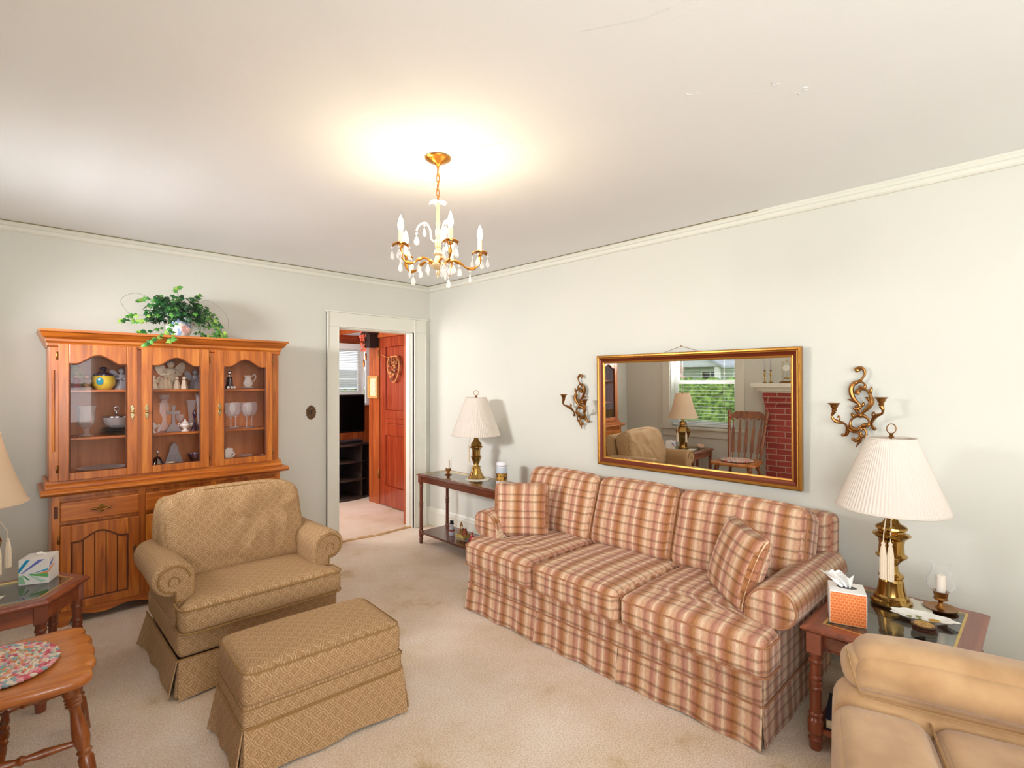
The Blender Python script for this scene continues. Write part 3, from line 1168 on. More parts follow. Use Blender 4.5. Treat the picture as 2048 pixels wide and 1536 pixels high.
# lower doors and drawers
LX = [(0.232, 0.624), (0.659, 1.047), (1.088, 1.482)]
for i in range(3):
    x0, x1 = LX[i]
    z0, z1 = 0.095, 0.612
    g0, g1 = x0 + 0.05, x1 - 0.058
    bm = nb()
    hb(bm, x0, g0, 4.150, 4.168, z0, z1)
    hb(bm, g1, x1, 4.150, 4.168, z0, z1)
    hb(bm, g0, g1, 4.150, 4.168, z0, z0 + 0.05)
    ac = arch_curve(g0, g1, 0.508, 0.560)
    hp(bm, ac + [(g1, z1), (g0, z1)], 4.150, 4.168)
    dd = obj('door', bm, 'hutch', hutch, False, bevel=0.004)
    bm = nb()
    n = 5
    s = (g1 - g0) / n
    for k in range(n):
        hb(bm, g0 + k * s + 0.0025, g0 + (k + 1) * s - 0.0025, 4.157, 4.166, z0 + 0.045, 0.565)
    obj('panel', bm, 'hutch', dd, False, bevel=0.002)
    bm = nb()
    hb(bm, g0, g1, 4.164, 4.167, z0 + 0.045, 0.56)
    loop = [(g0 + 0.004, z0 + 0.055)] + [(min(max(x, g0 + 0.004), g1 - 0.004), z - 0.004) for x, z in ac] + [(g1 - 0.004, z0 + 0.055)]
    tube(bm, [(x - HO.x, 4.153 - HO.y, z) for x, z in loop], 0.0045, 6, closed=True)
    obj('groove', bm, 'groove', dd, False)
    hx = x1 - 0.024 if i == 0 else x0 + 0.024
    escutcheon(dd, hx, 4.150, 0.375, 1.15)
    ex = x0 - 0.008 if i == 0 else x1 + 0.008
    for z in (0.17, 0.53):
        hinge(dd, ex, 4.158, z)
    bm = nb()
    hb(bm, x0, x1, 4.150, 4.17, 0.637, 0.755)
    dr = obj('drawer', bm, 'hutchx', hutch, False, bevel=0.006, seg=3)
    # bail pull: batwing plate and a bar with pointed finials
    bm = nb()
    cx = (x0 + x1) / 2 - HO.x
    y = 4.150 - HO.y
    pts = []
    for k in range(40):
        a = 2 * PI * k / 40
        r = 0.030 * (1 + 0.28 * math.cos(4 * a))
        pts.append((cx + r * math.cos(a), 0.697 + r * 0.72 * math.sin(a)))
    prism(bm, pts, y - 0.003, y)
    h1 = obj('pull', bm, M['brass'], dr, True, bevel=0.001)
    bm = nb()
    tube(bm, [(cx - 0.056, y - 0.012, 0.697), (cx - 0.046, y - 0.012, 0.697), (cx - 0.036, y - 0.014, 0.698), (cx - 0.024, y - 0.016, 0.694), (cx, y - 0.02, 0.690),
              (cx + 0.024, y - 0.016, 0.694), (cx + 0.036, y - 0.014, 0.698), (cx + 0.046, y - 0.012, 0.697), (cx + 0.056, y - 0.012, 0.697)],
         [0.001, 0.005, 0.0085, 0.004, 0.005, 0.004, 0.0085, 0.005, 0.001], 10)
    for sx in (-0.033, 0.033):
        tube(bm, [(cx + sx, y, 0.698), (cx + sx, y - 0.013, 0.698)], 0.004, 8)
    obj('bail', bm, M['obrass'], h1)
# ================================================================== THINGS IN THE HUTCH
S1, S2, S3 = 1.437, 1.135, 0.890
M['brownfig'] = blotch('carved_brown', '#5E3A1C', '#B88A4A', 60, 0.6)
M['redfig'] = plain('red_dress', '#8E2C22', 0.6)
M['oldgold'] = blotch('straw_gold', '#8A6E2C', '#D8BF70', 50, 0.6)
M['skin'] = plain('painted_skin', '#E0A67C', 0.5)
M['yellow'] = blotch('casserole_yellow', '#E8C62E', '#F3DC55', 12, 0.15)
M['blueglaze'] = plain('blue_fruit', '#2FA0B8', 0.15)
M['dkviolet'] = plain('violet_lid', '#3A2140', 0.12, 0, 0, 10, 0.6)
M['silver'] = plain('silver', '#C9CAD2', 0.12, 1.0)
M['bluebell'] = glass('blue_glass', '#5A64A8', 0.02, 0.15)
M['amberglass'] = glass('brown_glass', '#5A2A1A', 0.02, 0.2)
M['violetglass'] = glass('violet_glass', '#A79AD0', 0.02, 0.2)
M['dkpurple'] = plain('dark_plum_glass', '#3D1E33', 0.15, 0, 0, 10, 0.6)
M['frost'] = plain('frosted_glass', '#D5D6E0', 0.35)
M['frost'].node_tree.nodes['Principled BSDF'].inputs['Transmission Weight'].default_value = 0.55


def one(name, bm, mat, label, cat, loc, group=None, rz=0, **k):
    o = obj(name, bm, mat, None, loc=loc, rot=(0, 0, rz) if rz else None, **k)
    return tag(o, label, cat, group)


def ball(bm, c, r, sx=1, sy=1, sz=1, n=6):
    return cushion(2 * r * sx, 2 * r * sy, 2 * r * sz, 9, n=n, bm=bm, M4=Matrix.Translation(c)) if False else _ball(bm, c, r, sx, sy, sz)


def _ball(bm, c, r, sx, sy, sz):
    r0 = bmesh.ops.create_uvsphere(bm, u_segments=14, v_segments=10, radius=r)
    for v in r0['verts']:
        v.co = Vector((v.co.x * sx, v.co.y * sy, v.co.z * sz)) + Vector(c)
    return bm


def figure(name, label, loc, h, mats, group=None, wings=False, kneel=False, rz=0.0):
    """small robed figurine: robe, head, arms (wings and hair when it has them)"""
    t = thing(name, label, 'figurine', loc, rz, group)
    rb, hd = mats[0], mats[1]
    bm = nb()
    w = 0.30 * h
    lathe(bm, [(0, 0), (w, 0), (w * 1.05, 0.04 * h), (w * 0.8, 0.25 * h), (w * 0.5, 0.5 * h), (w * 0.45, 0.62 * h), (w * 0.5, 0.7 * h), (w * 0.2, 0.77 * h), (0, 0.78 * h)], 20,
          ripple=lambda a, z: 1 + 0.06 * math.cos(a * 7))
    for s in (-1, 1):
        tube(bm, [(s * w * 0.45, 0, 0.68 * h), (s * w * 0.85, -w * 0.45, 0.52 * h), (s * w * 0.2, -w * 0.8, 0.5 * h)], [w * 0.2, w * 0.2, w * 0.12], 8)
    obj('robe', bm, rb, t)
    bm = nb()
    _ball(bm, (0, -0.01 * h, 0.87 * h), 0.115 * h, 1, 1, 1.1)
    obj('head', bm, hd, t)
    bm = nb()
    _ball(bm, (0, 0.02 * h, 0.90 * h), 0.125 * h, 1.05, 1, 0.95)
    obj('hair', bm, mats[2] if len(mats) > 2 else rb, t)
    if wings:
        bm = nb()
        for s in (-1, 1):
            pts = []
            for k in range(20):
                a = PI * 2 * k / 20
                pts.append((s * (w * 0.95 + w * 0.6 * math.cos(a)), 0.70 * h + h * 0.22 * math.sin(a) + 0.12 * h * math.cos(a)))
            prism(bm, pts if s > 0 else pts[::-1], w * 0.25, w * 0.40)
        obj('wings', bm, rb, t)
    return t


# top shelf, left
figure('figurine', 'tall straw-gold figurine at the far left of the top glass shelf', (0.322, 4.43, S1), 0.165, ('oldgold', 'oldgold', 'brownfig'))
figure('figurine', 'small figurine in a red dress in front of the gold one', (0.318, 4.33, S1), 0.098, ('redfig', 'skin', 'brownfig'))
figure('figurine', 'small brown-dressed figurine beside the yellow casserole', (0.370, 4.33, S1), 0.096, ('brownfig', 'skin', 'brownfig'))
t = thing('casserole', 'round yellow casserole painted with a blue fruit under a dark violet lid', 'dish', (0.462, 4.37, S1))
bm = nb()
lathe(bm, [(0, 0.004), (0.035, 0.004), (0.036, 0.0), (0.04, 0.0), (0.045, 0.006), (0.062, 0.03), (0.066, 0.055), (0.060, 0.082), (0.052, 0.094), (0.048, 0.09), (0, 0.02)], 32)
obj('bowl', bm, 'yellow', t)
bm = nb()
_ball(bm, (0, 0, 0), 0.024, 0.85, 0.14, 1.0)
bm.transform(Matrix.Translation((-0.026, -0.0595, 0.055)) @ Matrix.Rotation(math.radians(-24), 4, 'Z'))
obj('painted_fruit', bm, 'blueglaze', t)
bm = nb()
lathe(bm, [(0.056, 0.092), (0.056, 0.098), (0.045, 0.108), (0.025, 0.115), (0.012, 0.118), (0.010, 0.125), (0.020, 0.135), (0.022, 0.142), (0.014, 0.150), (0, 0.150)], 32)
obj('lid', bm, 'dkviolet', t)
figure('figurine', 'clear glass angel figurine right of the yellow casserole', (0.560, 4.38, S1), 0.14, ('frost', 'frost', 'frost'), wings=True)
# top shelf, middle
figure('figurine', 'large white angel with blue-white wings standing behind the cherubs', (0.855, 4.44, S1), 0.205, ('cream', 'cream', 'frost'), wings=True)
figure('figurine', 'cream cherub at the left edge of the middle door, top shelf', (0.735, 4.33, S1), 0.095, ('cream', 'cream', 'cream'), wings=True)
t = thing('figurine_group', 'cluster of cream cherubs in front of the large white angel', 'figurine', (0.803, 4.33, S1))
for k, (dx, dz, hh) in enumerate(((-0.025, 0, 0.085), (0.0, 0.0, 0.1), (0.024, 0, 0.088))):
    bm = nb()
    lathe(bm, [(0, 0), (0.022, 0), (0.024, 0.01), (0.014, hh * 0.55), (0.01, hh * 0.72), (0, hh * 0.72)], 14, (dx, 0.01 * (k - 1), 0), ripple=lambda a, z: 1 + 0.1 * math.cos(a * 5))
    _ball(bm, (dx, 0.01 * (k - 1), hh * 0.84), hh * 0.14, 1, 1, 1)
    obj('cherub', bm, 'cream', t)
t = thing('figurine_group', 'pair of seated cream cherubs on the top shelf, right of the cluster', 'figurine', (0.893, 4.33, S1))
for dx in (-0.023, 0.023):
    bm = nb()
    lathe(bm, [(0, 0), (0.021, 0), (0.024, 0.012), (0.015, 0.045), (0.011, 0.065), (0, 0.065)], 14, (dx, 0, 0), ripple=lambda a, z: 1 + 0.12 * math.cos(a * 5))
    _ball(bm, (dx, -0.003, 0.078), 0.0135, 1, 1, 1)
    obj('cherub', bm, 'cream', t)
figure('figurine', 'glass angel with looped wings at the right of the middle door', (1.000, 4.40, S1), 0.14, ('frost', 'frost', 'frost'), wings=True)
# top shelf, right
t = thing('bell', 'blue glass bell with a ball handle on the top shelf', 'bell', (1.228, 4.38, S1))
bm = nb()
lathe(bm, [(0.036, 0), (0.033, 0.01), (0.024, 0.03), (0.021, 0.075), (0.016, 0.09), (0, 0.095)], 24)
obj('body', bm, 'bluebell', t)
bm = nb()
lathe(bm, [(0, 0.092), (0.006, 0.095), (0.005, 0.105), (0.013, 0.113), (0.016, 0.124), (0.012, 0.135), (0, 0.14)], 16)
obj('handle', bm, 'silver', t)
bm = nb()
for dx in (-0.02, 0.005, 0.024):
    _ball(bm, (dx, -0.034, 0.011), 0.011, 1, 1, 1)
o = tag(obj('trinket', bm, 'white', None, loc=(1.228, 4.372, S1)), 'small white trinket in front of the blue glass bell', 'figurine')


def spout_jug(bm, r, h):
    def rp(a, z):
        return 1 + 0.25 * max(0, math.cos(a - PI)) ** 6 * max(0, (z / h - 0.7)) * 3
    lathe(bm, [(0, 0), (r * 0.55, 0), (r * 0.6, h * 0.05), (r, h * 0.28), (r * 1.02, h * 0.4), (r * 0.72, h * 0.68), (r * 0.62, h * 0.8), (r * 0.74, h), (r * 0.66, h), (r * 0.55, h * 0.8), (r * 0.6, h * 0.6), (0, h * 0.3)], 28, ripple=rp)


t = thing('pitcher', 'white ceramic pitcher with a looped handle on the top shelf', 'pitcher', (1.362, 4.38, S1 + 0.009))
bm = nb()
spout_jug(bm, 0.036, 0.095)
obj('body', bm, 'white', t)
bm = nb()
tube(bm, spline([(0.022, 0, 0.085), (0.045, 0, 0.102), (0.056, 0, 0.085), (0.046, 0, 0.06), (0.034, 0, 0.045)], 6), 0.0045, 8)
obj('handle', bm, 'white', t)
bm = nb()
lathe(bm, [(0, 0.0), (0.03, 0.0), (0.052, 0.01), (0.055, 0.014), (0.05, 0.013), (0.03, 0.006), (0, 0.006)], 32)
one('saucer', bm, 'white', 'white saucer under the white pitcher', 'saucer', (1.362, 4.38, S1))

# middle shelf, left
t = thing('goblet_vase', 'large cut crystal goblet vase on the middle shelf behind the left glass door', 'vase', (0.372, 4.36, S2))
bm = nb()
lathe(bm, [(0, 0), (0.038, 0), (0.04, 0.005), (0.02, 0.012), (0.012, 0.03), (0.02, 0.042), (0.012, 0.052), (0.03, 0.062), (0.04, 0.08), (0.043, 0.12), (0.044, 0.16), (0.052, 0.19), (0.055, 0.198),
           (0.051, 0.198), (0.040, 0.16), (0.036, 0.09), (0, 0.065)], 32, ripple=lambda a, z: 1 + (0.06 * math.cos(a * 10) if 0.06 < z < 0.18 else 0))
obj('body', bm, 'crystal', t)
t = thing('serving_bowl', 'crystal bowl with a silver ring handle on its lid', 'bowl', (0.535, 4.40, S2 + 0.045))
bm = nb()
lathe(bm, [(0, 0.0), (0.035, 0.0), (0.062, 0.02), (0.078, 0.06), (0.080, 0.07), (0.072, 0.066), (0.055, 0.02), (0, 0.008)], 36, ripple=lambda a, z: 1 + 0.02 * math.cos(a * 24))
obj('body', bm, 'crystal', t)
bm = nb()
lathe(bm, [(0.080, 0.070), (0.079, 0.078), (0.05, 0.086), (0.01, 0.09), (0.006, 0.1), (0.005, 0.112), (0, 0.114)], 32)
tube(bm, [(0.014 * math.cos(2 * PI * k / 16), 0, 0.126 + 0.014 * math.sin(2 * PI * k / 16)) for k in range(16)], 0.003, 6, closed=True)
obj('lid', bm, 'silver', t)
bm = nb()
lathe(bm, [(0, 0.0), (0.03, 0.0), (0.085, 0.010), (0.09, 0.014), (0.08, 0.013), (0, 0.008)], 36)
M['dkplate'] = plain('dark_plate', '#4A4650', 0.25, 0.4)
for k in range(3):
    if k == 0:
        p0 = one('plate', bm, 'dkplate', 'dark plate in the small stack under the crystal serving bowl', 'plate', (0.535, 4.40, S2), 'dark plates stacked under the crystal bowl')
    else:
        p = p0.copy()
        C.objects.link(p)
        p.location = (0.535, 4.40, S2 + 0.0155 * k)
# middle shelf, middle
t = thing('candle_holder', 'tall crystal candle holder behind the glass cross', 'candle holder', (0.815, 4.43, S2))
bm = nb()
lathe(bm, [(0, 0), (0.045, 0), (0.045, 0.006), (0.014, 0.06), (0.011, 0.10), (0.02, 0.12), (0.028, 0.135), (0.027, 0.19), (0.031, 0.2), (0.022, 0.205), (0.016, 0.225), (0.030, 0.235), (0.030, 0.262), (0.022, 0.262), (0.02, 0.24), (0, 0.24)], 24,
      ripple=lambda a, z: 1 + 0.05 * math.cos(a * 8))
obj('body', bm, 'crystal', t)
bm = nb()
prism(bm, [(-0.05, 0), (0.05, 0), (0.012, 0.065), (0.009, 0.125), (0.040, 0.122), (0.043, 0.150), (0.009, 0.147), (0.013, 0.188), (-0.013, 0.188), (-0.009, 0.147), (-0.043, 0.150), (-0.040, 0.122), (-0.009, 0.125), (-0.012, 0.065)], -0.012, 0.012)
one('cross', bm, 'frost', 'frosted glass cross standing on a flared foot', 'cross', (0.850, 4.335, S2), bevel=0.003)


def teapot(label, x, y, sc):
    t = thing('sugar_bowl', label, 'sugar bowl', (x, y, S2))
    bm = nb()
    lathe(bm, [(0, 0), (0.026, 0), (0.028, 0.004), (0.014, 0.014), (0.012, 0.02), (0.03, 0.036), (0.035, 0.045), (0.032, 0.055), (0, 0.057)], 24, ripple=lambda a, z: sc)
    obj('body', bm, 'white', t)
    bm = nb()
    lathe(bm, [(0.026 * sc, 0.056), (0.02 * sc, 0.066), (0.008, 0.074), (0.006, 0.08), (0.007, 0.086), (0, 0.09)], 20)
    obj('lid', bm, 'white', t)
    for s in (-1, 1):
        bm = nb()
        tube(bm, spline([(s * 0.028, 0, 0.05), (s * 0.042, 0, 0.058), (s * 0.042, 0, 0.042), (s * 0.03, 0, 0.038)], 5), 0.003, 6)
        obj('handle', bm, 'white', t)


teapot('white porcelain sugar bowl left of the glass cross, half behind the door frame', 0.722, 4.31, 1.0)
teapot('white porcelain sugar bowl with a pointed lid right of the glass cross', 0.918, 4.31, 1.0)


def cupglass(name, label, cat, loc, prof, mat='crystal', rp=None, group=None):
    bm = nb()
    lathe(bm, prof, 28, ripple=rp)
    return one(name, bm, mat, label, cat, loc, group)


cupglass('glass_cup', 'small scalloped glass cup behind the white sugar bowl', 'cup', (0.903, 4.39, S2), [(0, 0), (0.02, 0), (0.021, 0.004), (0.006, 0.012), (0.005, 0.06), (0.018, 0.075), (0.027, 0.118), (0.025, 0.118), (0.015, 0.078), (0, 0.07)])
cupglass('vase', 'flared clear glass vase near the right of the middle door', 'vase', (0.985, 4.43, S2), [(0, 0), (0.03, 0), (0.03, 0.004), (0.018, 0.02), (0.02, 0.12), (0.026, 0.18), (0.04, 0.22), (0.037, 0.22), (0.022, 0.17), (0.015, 0.03), (0, 0.02)])
cupglass('vase', 'tallest slim clear glass vase behind the edge of the middle door', 'vase', (1.025, 4.38, S2), [(0, 0), (0.026, 0), (0.026, 0.005), (0.013, 0.03), (0.017, 0.13), (0.018, 0.2), (0.03, 0.27), (0.028, 0.27), (0.015, 0.2), (0.01, 0.04), (0, 0.03)])
bm = nb()
lathe(bm, [(0, 0), (0.034, 0), (0.034, 0.008), (0.02, 0.03), (0.009, 0.06), (0.006, 0.09), (0.012, 0.11), (0.014, 0.125), (0.004, 0.15), (0, 0.155)], 20, ripple=lambda a, z: 1 + 0.12 * math.cos(a * 3 + z * 30))
one('figurine', bm, 'dkpurple', 'dark plum glass figurine with a slender neck in front of the vases', 'figurine', (0.982, 4.33, S2))
# wine glasses
WG = [(0, 0), (0.034, 0), (0.034, 0.003), (0.008, 0.008), (0.004, 0.015), (0.004, 0.075), (0.008, 0.085), (0.03, 0.105), (0.042, 0.14), (0.041, 0.17), (0.035, 0.195), (0.0335, 0.195), (0.0395, 0.17), (0.0405, 0.14), (0.028, 0.107), (0, 0.09)]
bm = nb()
lathe(bm, WG, 28)
wg = [((1.216, 4.31), 'front left wine glass of the four behind the right door'), ((1.283, 4.42), 'back left wine glass of the four behind the right door'),
      ((1.329, 4.31), 'front right wine glass of the four behind the right door'), ((1.400, 4.42), 'back right wine glass of the four behind the right door')]
w0 = one('wine_glass', bm, 'crystal', wg[0][1], 'glass', (*wg[0][0], S2), 'wine glasses on the middle shelf')
for (p, lb) in wg[1:]:
    q = w0.copy()
    C.objects.link(q)
    q.location = (*p, S2)
    q['label'] = lb
# bottom
cupglass('platter', 'flat crystal platter lying on the cabinet floor behind the left door', 'platter', (0.455, 4.37, S3), [(0, 0.004), (0.08, 0.004), (0.13, 0.03), (0.135, 0.035), (0.125, 0.032), (0.08, 0.010), (0, 0.010)], 'crystal', lambda a, z: 1 + 0.02 * math.cos(a * 20))
t = thing('bell', 'small dark brown glass bell at the bottom of the middle door', 'bell', (0.757, 4.34, S3))
bm = nb()
lathe(bm, [(0.045, 0), (0.042, 0.02), (0.03, 0.05), (0.018, 0.072), (0, 0.08)], 24)
obj('body', bm, 'amberglass', t)
bm = nb()
lathe(bm, [(0, 0.078), (0.004, 0.08), (0.004, 0.098), (0.010, 0.108), (0.008, 0.118), (0, 0.122)], 14)
obj('handle', bm, 'silver', t)
bm = nb()
pts = [(-0.055, 0), (0.055, 0), (0.055, 0.03), (0.04, 0.07), (0.03, 0.10), (0.026, 0.13), (0.012, 0.155), (0, 0.168), (-0.012, 0.155), (-0.026, 0.13), (-0.03, 0.10), (-0.04, 0.07), (-0.055, 0.03)]
prism(bm, pts, -0.012, 0.012)
for s in (-1, 1):
    prism(bm, [(s * 0.02 + 0.012 * math.cos(2 * PI * k / 12), 0.055 + 0.028 * math.sin(2 * PI * k / 12)) for k in range(12)], -0.018, -0.012)
one('glass_arch', bm, 'frost', 'frosted glass pointed arch ornament at the bottom of the middle door', 'ornament', (0.860, 4.37, S3), bevel=0.003)


def shell(label, x, y, r):
    bm = nb()
    cushion(2.2 * r, 1.6 * r, 1.4 * r, r * 0.7, n=8, bm=bm, fn=lambda q, u: (q.x, q.y, q.z * (1 + 0.12 * math.cos(q.x / r * 9))), M4=Matrix.Translation((0, 0, r * 0.7)))
    one('shell', bm, 'cream', label, 'shell', (x, y, S3))


shell('larger cream shell in front of the frosted glass arch', 0.822, 4.295, 0.030)
shell('smaller cream shell in front of the frosted glass arch', 0.885, 4.29, 0.022)
cupglass('glass_bowl', 'small ruffled violet glass bowl at the bottom right of the middle door', 'bowl', (0.992, 4.37, S3), [(0, 0.0), (0.018, 0), (0.02, 0.004), (0.034, 0.04), (0.045, 0.075), (0.042, 0.075), (0.03, 0.04), (0, 0.01)], 'violetglass', lambda a, z: 1 + 0.10 * math.cos(a * 8) * (z / 0.075))
t = thing('bird_figurine', 'white swan figurine with raised wings at the bottom of the right door', 'figurine', (1.205, 4.33, S3))
bm = nb()
cushion(0.07, 0.035, 0.04, 0.018, n=8, bm=bm, M4=Matrix.Translation((0, 0, 0.022)))
tube(bm, spline([(0.028, 0, 0.03), (0.042, 0, 0.05), (0.030, 0, 0.066), (0.042, 0, 0.07)], 5), [0.008] * 10 + [0.006] * 5 + [0.003], 8)
obj('body', bm, 'white', t)
for k, s in enumerate((-1, 1)):
    bm = nb()
    prism(bm, [(-0.05, 0.03), (0.012, 0.03), (0.03, 0.095), (0.0, 0.100), (-0.03, 0.075), (-0.045, 0.085)], s * 0.016 - 0.003, s * 0.016 + 0.003)
    obj('wing', bm, 'white', t, bevel=0.001)
cupglass('glass_dish', 'low clear glass dish on the cabinet floor behind the right door', 'dish', (1.335, 4.36, S3), [(0, 0.003), (0.03, 0.003), (0.048, 0.03), (0.050, 0.034), (0.044, 0.03), (0.028, 0.009), (0, 0.009)], 'crystal')
bm = nb()
_ball(bm, (0, 0, 0.018), 0.018, 1, 1, 1)
lathe(bm, [(0.012, 0), (0.014, 0.005), (0.006, 0.01)], 12)
one('glass_ball', bm, 'crystal', 'small clear glass ball at the lower right corner of the right door', 'ornament', (1.44, 4.30, S3))
bm = nb()
tube(bm, [(-0.03, 0, 0.008), (0.03, 0.0, 0.012)], 0.006, 8)
tube(bm, [(-0.01, 0.0, 0.012), (0.03, -0.01, 0.03)], 0.004, 8)
one('glass_stopper', bm, 'crystal', 'clear glass stopper lying beside the small glass ball', 'ornament', (1.39, 4.295, S3 + 0.002))

# ================================================================== IVY ON TOP
t = thing('potted_ivy', 'trailing green ivy in a flowered white pot on top of the hutch', 'plant', (0.885, 4.33, 1.806))
M['potpaint'] = blotch('flowered_pot', '#8FA9CF', '#F0E9DE', 22, 0.3, 0, 300, 2, 0, 0.42, 0.5)
bm = nb()
lathe(bm, [(0, 0), (0.05, 0), (0.058, 0.01), (0.078, 0.04), (0.082, 0.075), (0.075, 0.105), (0.066, 0.115), (0.072, 0.125), (0.066, 0.128), (0.06, 0.115), (0, 0.1)], 32)
obj('pot', bm, 'potpaint', t)
M['rose'] = plain('pot_rose', '#E3A9A4', 0.4)
bm = nb()
for k, r in enumerate((0.024, 0.016, 0.008)):
    tube(bm, [(0.022 + r * math.cos(a * PI / 8), -0.083 + 0.001 * k + (r * math.cos(a * PI / 8)) ** 2 * 2, 0.055 + r * math.sin(a * PI / 8)) for a in range(16)], 0.003, 5, closed=True)
obj('painted_rose', bm, 'rose', t)
leafc = []
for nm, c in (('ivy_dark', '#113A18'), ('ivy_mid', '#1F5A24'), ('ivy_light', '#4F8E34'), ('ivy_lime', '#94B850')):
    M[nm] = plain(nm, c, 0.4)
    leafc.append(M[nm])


def ivy_leaf(bm, pos, nrm, up, s, mi):
    nrm = Vector(nrm).normalized()
    up = (Vector(up) - nrm * Vector(up).dot(nrm))
    if up.length < 1e-3:
        up = Vector((1, 0, 0))
    up.normalize()
    sd = up.cross(nrm)
    out = [(0, -0.35), (0.28, -0.52), (0.55, -0.30), (0.42, -0.05), (0.78, 0.20), (0.34, 0.28), (0.0, 1.0), (-0.34, 0.28), (-0.78, 0.20), (-0.42, -0.05), (-0.55, -0.30), (-0.28, -0.52)]
    c = bm.verts.new(Vector(pos) + nrm * s * 0.06)
    vs = [bm.verts.new(Vector(pos) + (sd * a + up * b) * s - nrm * s * 0.10 * (a * a + b * b)) for a, b in out]
    for i in range(len(vs)):
        f = bm.faces.new((c, vs[i], vs[(i + 1) % len(vs)]))
        f.material_index = mi


bm = nb()
rnd.seed(11)
for k in range(430):
    a = rnd.uniform(0, 2 * PI)
    e = rnd.uniform(-0.35, 1.0)
    rr = rnd.uniform(0.55, 1.0)
    p = Vector((math.cos(a) * math.cos(e) * 0.215 * rr, math.sin(a) * math.cos(e) * 0.14 * rr - 0.02, 0.15 + math.sin(e) * 0.170 * rr))
    if abs(p.x) < 0.075 and p.y < -0.02 and p.z < 0.10:
        continue
    if p.y > 0.19:
        p.y = 0.19
    n = Vector((p.x, p.y - 0.1, (p.z - 0.05))) + Vector((rnd.uniform(-.2, .2), rnd.uniform(-.2, .1), rnd.uniform(-.1, .2)))
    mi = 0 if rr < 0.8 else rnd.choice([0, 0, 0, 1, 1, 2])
    ivy_leaf(bm, p, n, (rnd.uniform(-1, 1), rnd.uniform(-.6, .2), rnd.uniform(-1, 0.3)), rnd.uniform(0.021, 0.033), mi)
trails = [[(-0.1, -0.06, 0.16), (-0.2, -0.1, 0.1), (-0.27, -0.1, 0.085), (-0.34, -0.1, 0.085)], [(-0.12, -0.06, 0.14), (-0.22, -0.1, 0.13), (-0.30, -0.08, 0.12)],
          [(-0.05, -0.1, 0.1), (-0.1, -0.17, 0.02), (-0.17, -0.2, -0.03), (-0.23, -0.21, -0.075)], [(-0.04, -0.1, 0.1), (-0.08, -0.16, 0.015), (-0.09, -0.21, -0.04)],
          [(0.1, -0.05, 0.16), (0.2, -0.08, 0.12), (0.25, -0.08, 0.06), (0.265, -0.09, 0.015)], [(0.1, -0.05, 0.12), (0.18, -0.08, 0.08), (0.22, -0.1, 0.02)],
          [(0.12, -0.02, 0.2), (0.2, -0.04, 0.17), (0.24, -0.03, 0.1)], [(0.0, 0, 0.25), (-0.01, 0, 0.33), (-0.01, -0.01, 0.352)], [(0.08, 0, 0.25), (0.12, 0, 0.31)],
          [(-0.1, 0, 0.24), (-0.2, -0.01, 0.25), (-0.235, -0.01, 0.235)], [(0.1, 0, 0.05), (0.15, -0.02, 0.015), (0.2, -0.03, 0.01)], [(-0.1, -0.04, 0.06), (-0.2, -0.07, 0.02), (-0.24, -0.07, 0.02)]]
stems = nb()
for tr in trails:
    sp = spline(tr, 6)
    tube(stems, sp, 0.0016, 5)
    for k in range(2, len(sp), 2):
        p = sp[k]
        for s in (1, -1):
            if rnd.random() < 0.75 or k > len(sp) - 3:
                ivy_leaf(bm, p + Vector((0.012 * s, -0.006, 0.006 * s)), (rnd.uniform(-.4, .4), -1, rnd.uniform(0, .8)), (s, 0, rnd.uniform(-1, .4)), rnd.uniform(0.017, 0.026), rnd.choice([1, 2, 2, 3]))
    ivy_leaf(bm, sp[-1], (0, -1, 0.5), sp[-1] - sp[-3], 0.024, 3)
# thin arching tendrils
tube(stems, spline([(-0.1, 0, 0.22), (-0.24, 0.02, 0.29), (-0.33, 0.03, 0.24), (-0.30, 0.02, 0.16), (-0.26, 0, 0.14)], 8), 0.0009, 4)
tube(stems, spline([(0.1, 0, 0.24), (0.2, 0.05, 0.29), (0.32, 0.06, 0.2), (0.34, 0.06, 0.08)], 8), 0.0007, 4)
for k in range(9):
    tube(stems, spline([(0.06 + 0.002 * k, -0.02, 0.26), (0.07 + 0.012 * k, -0.09, 0.18), (0.08 + 0.008 * k, -0.10, 0.05)], 5), 0.0014, 4)
fo = obj('foliage', bm, leafc, t, False)
so = obj('stems', stems, M['ivy_mid'], t)

# ================================================================== WALL MEDALLION
bm = nb()
pts = []
for k in range(96):
    a = 2 * PI * k / 96
    r = 1 + 0.07 * math.cos(16 * a)
    pts.append((0.044 * r * math.sin(a), 0.062 * r * math.cos(a)))
prism(bm, pts, -0.004, 0.0)
t = thing('wall_medallion', 'small oval bronze medallion with a keyhole slot on the wall left of the doorway', 'ornament', (1.934, 4.55, 1.222))
obj('plate', bm, M['obrass'] if False else plain('bronze_dark', '#6E5238', 0.5, 0.6, 0.6, 90), t, bevel=0.001)
bm = nb()
for k in range(24):
    a = 2 * PI * k / 24
    _ball(bm, (0.034 * math.sin(a), -0.005, 0.048 * math.cos(a)), 0.0045, 1, 0.6, 1)
tube(bm, [(0.02 * math.sin(2 * PI * k / 24), -0.005, 0.03 * math.cos(2 * PI * k / 24)) for k in range(24)], 0.003, 6, closed=True)
obj('relief', bm, bpy.data.materials['bronze_dark'], t)
bm = nb()
prism(bm, [(0.005, 0.016), (0.002, 0.020), (-0.002, 0.020), (-0.005, 0.016), (-0.005, -0.016), (0.005, -0.016)], -0.0075, -0.004)
obj('slot', bm, 'black', t)

# ================================================================== ARMCHAIR AND OTTOMAN


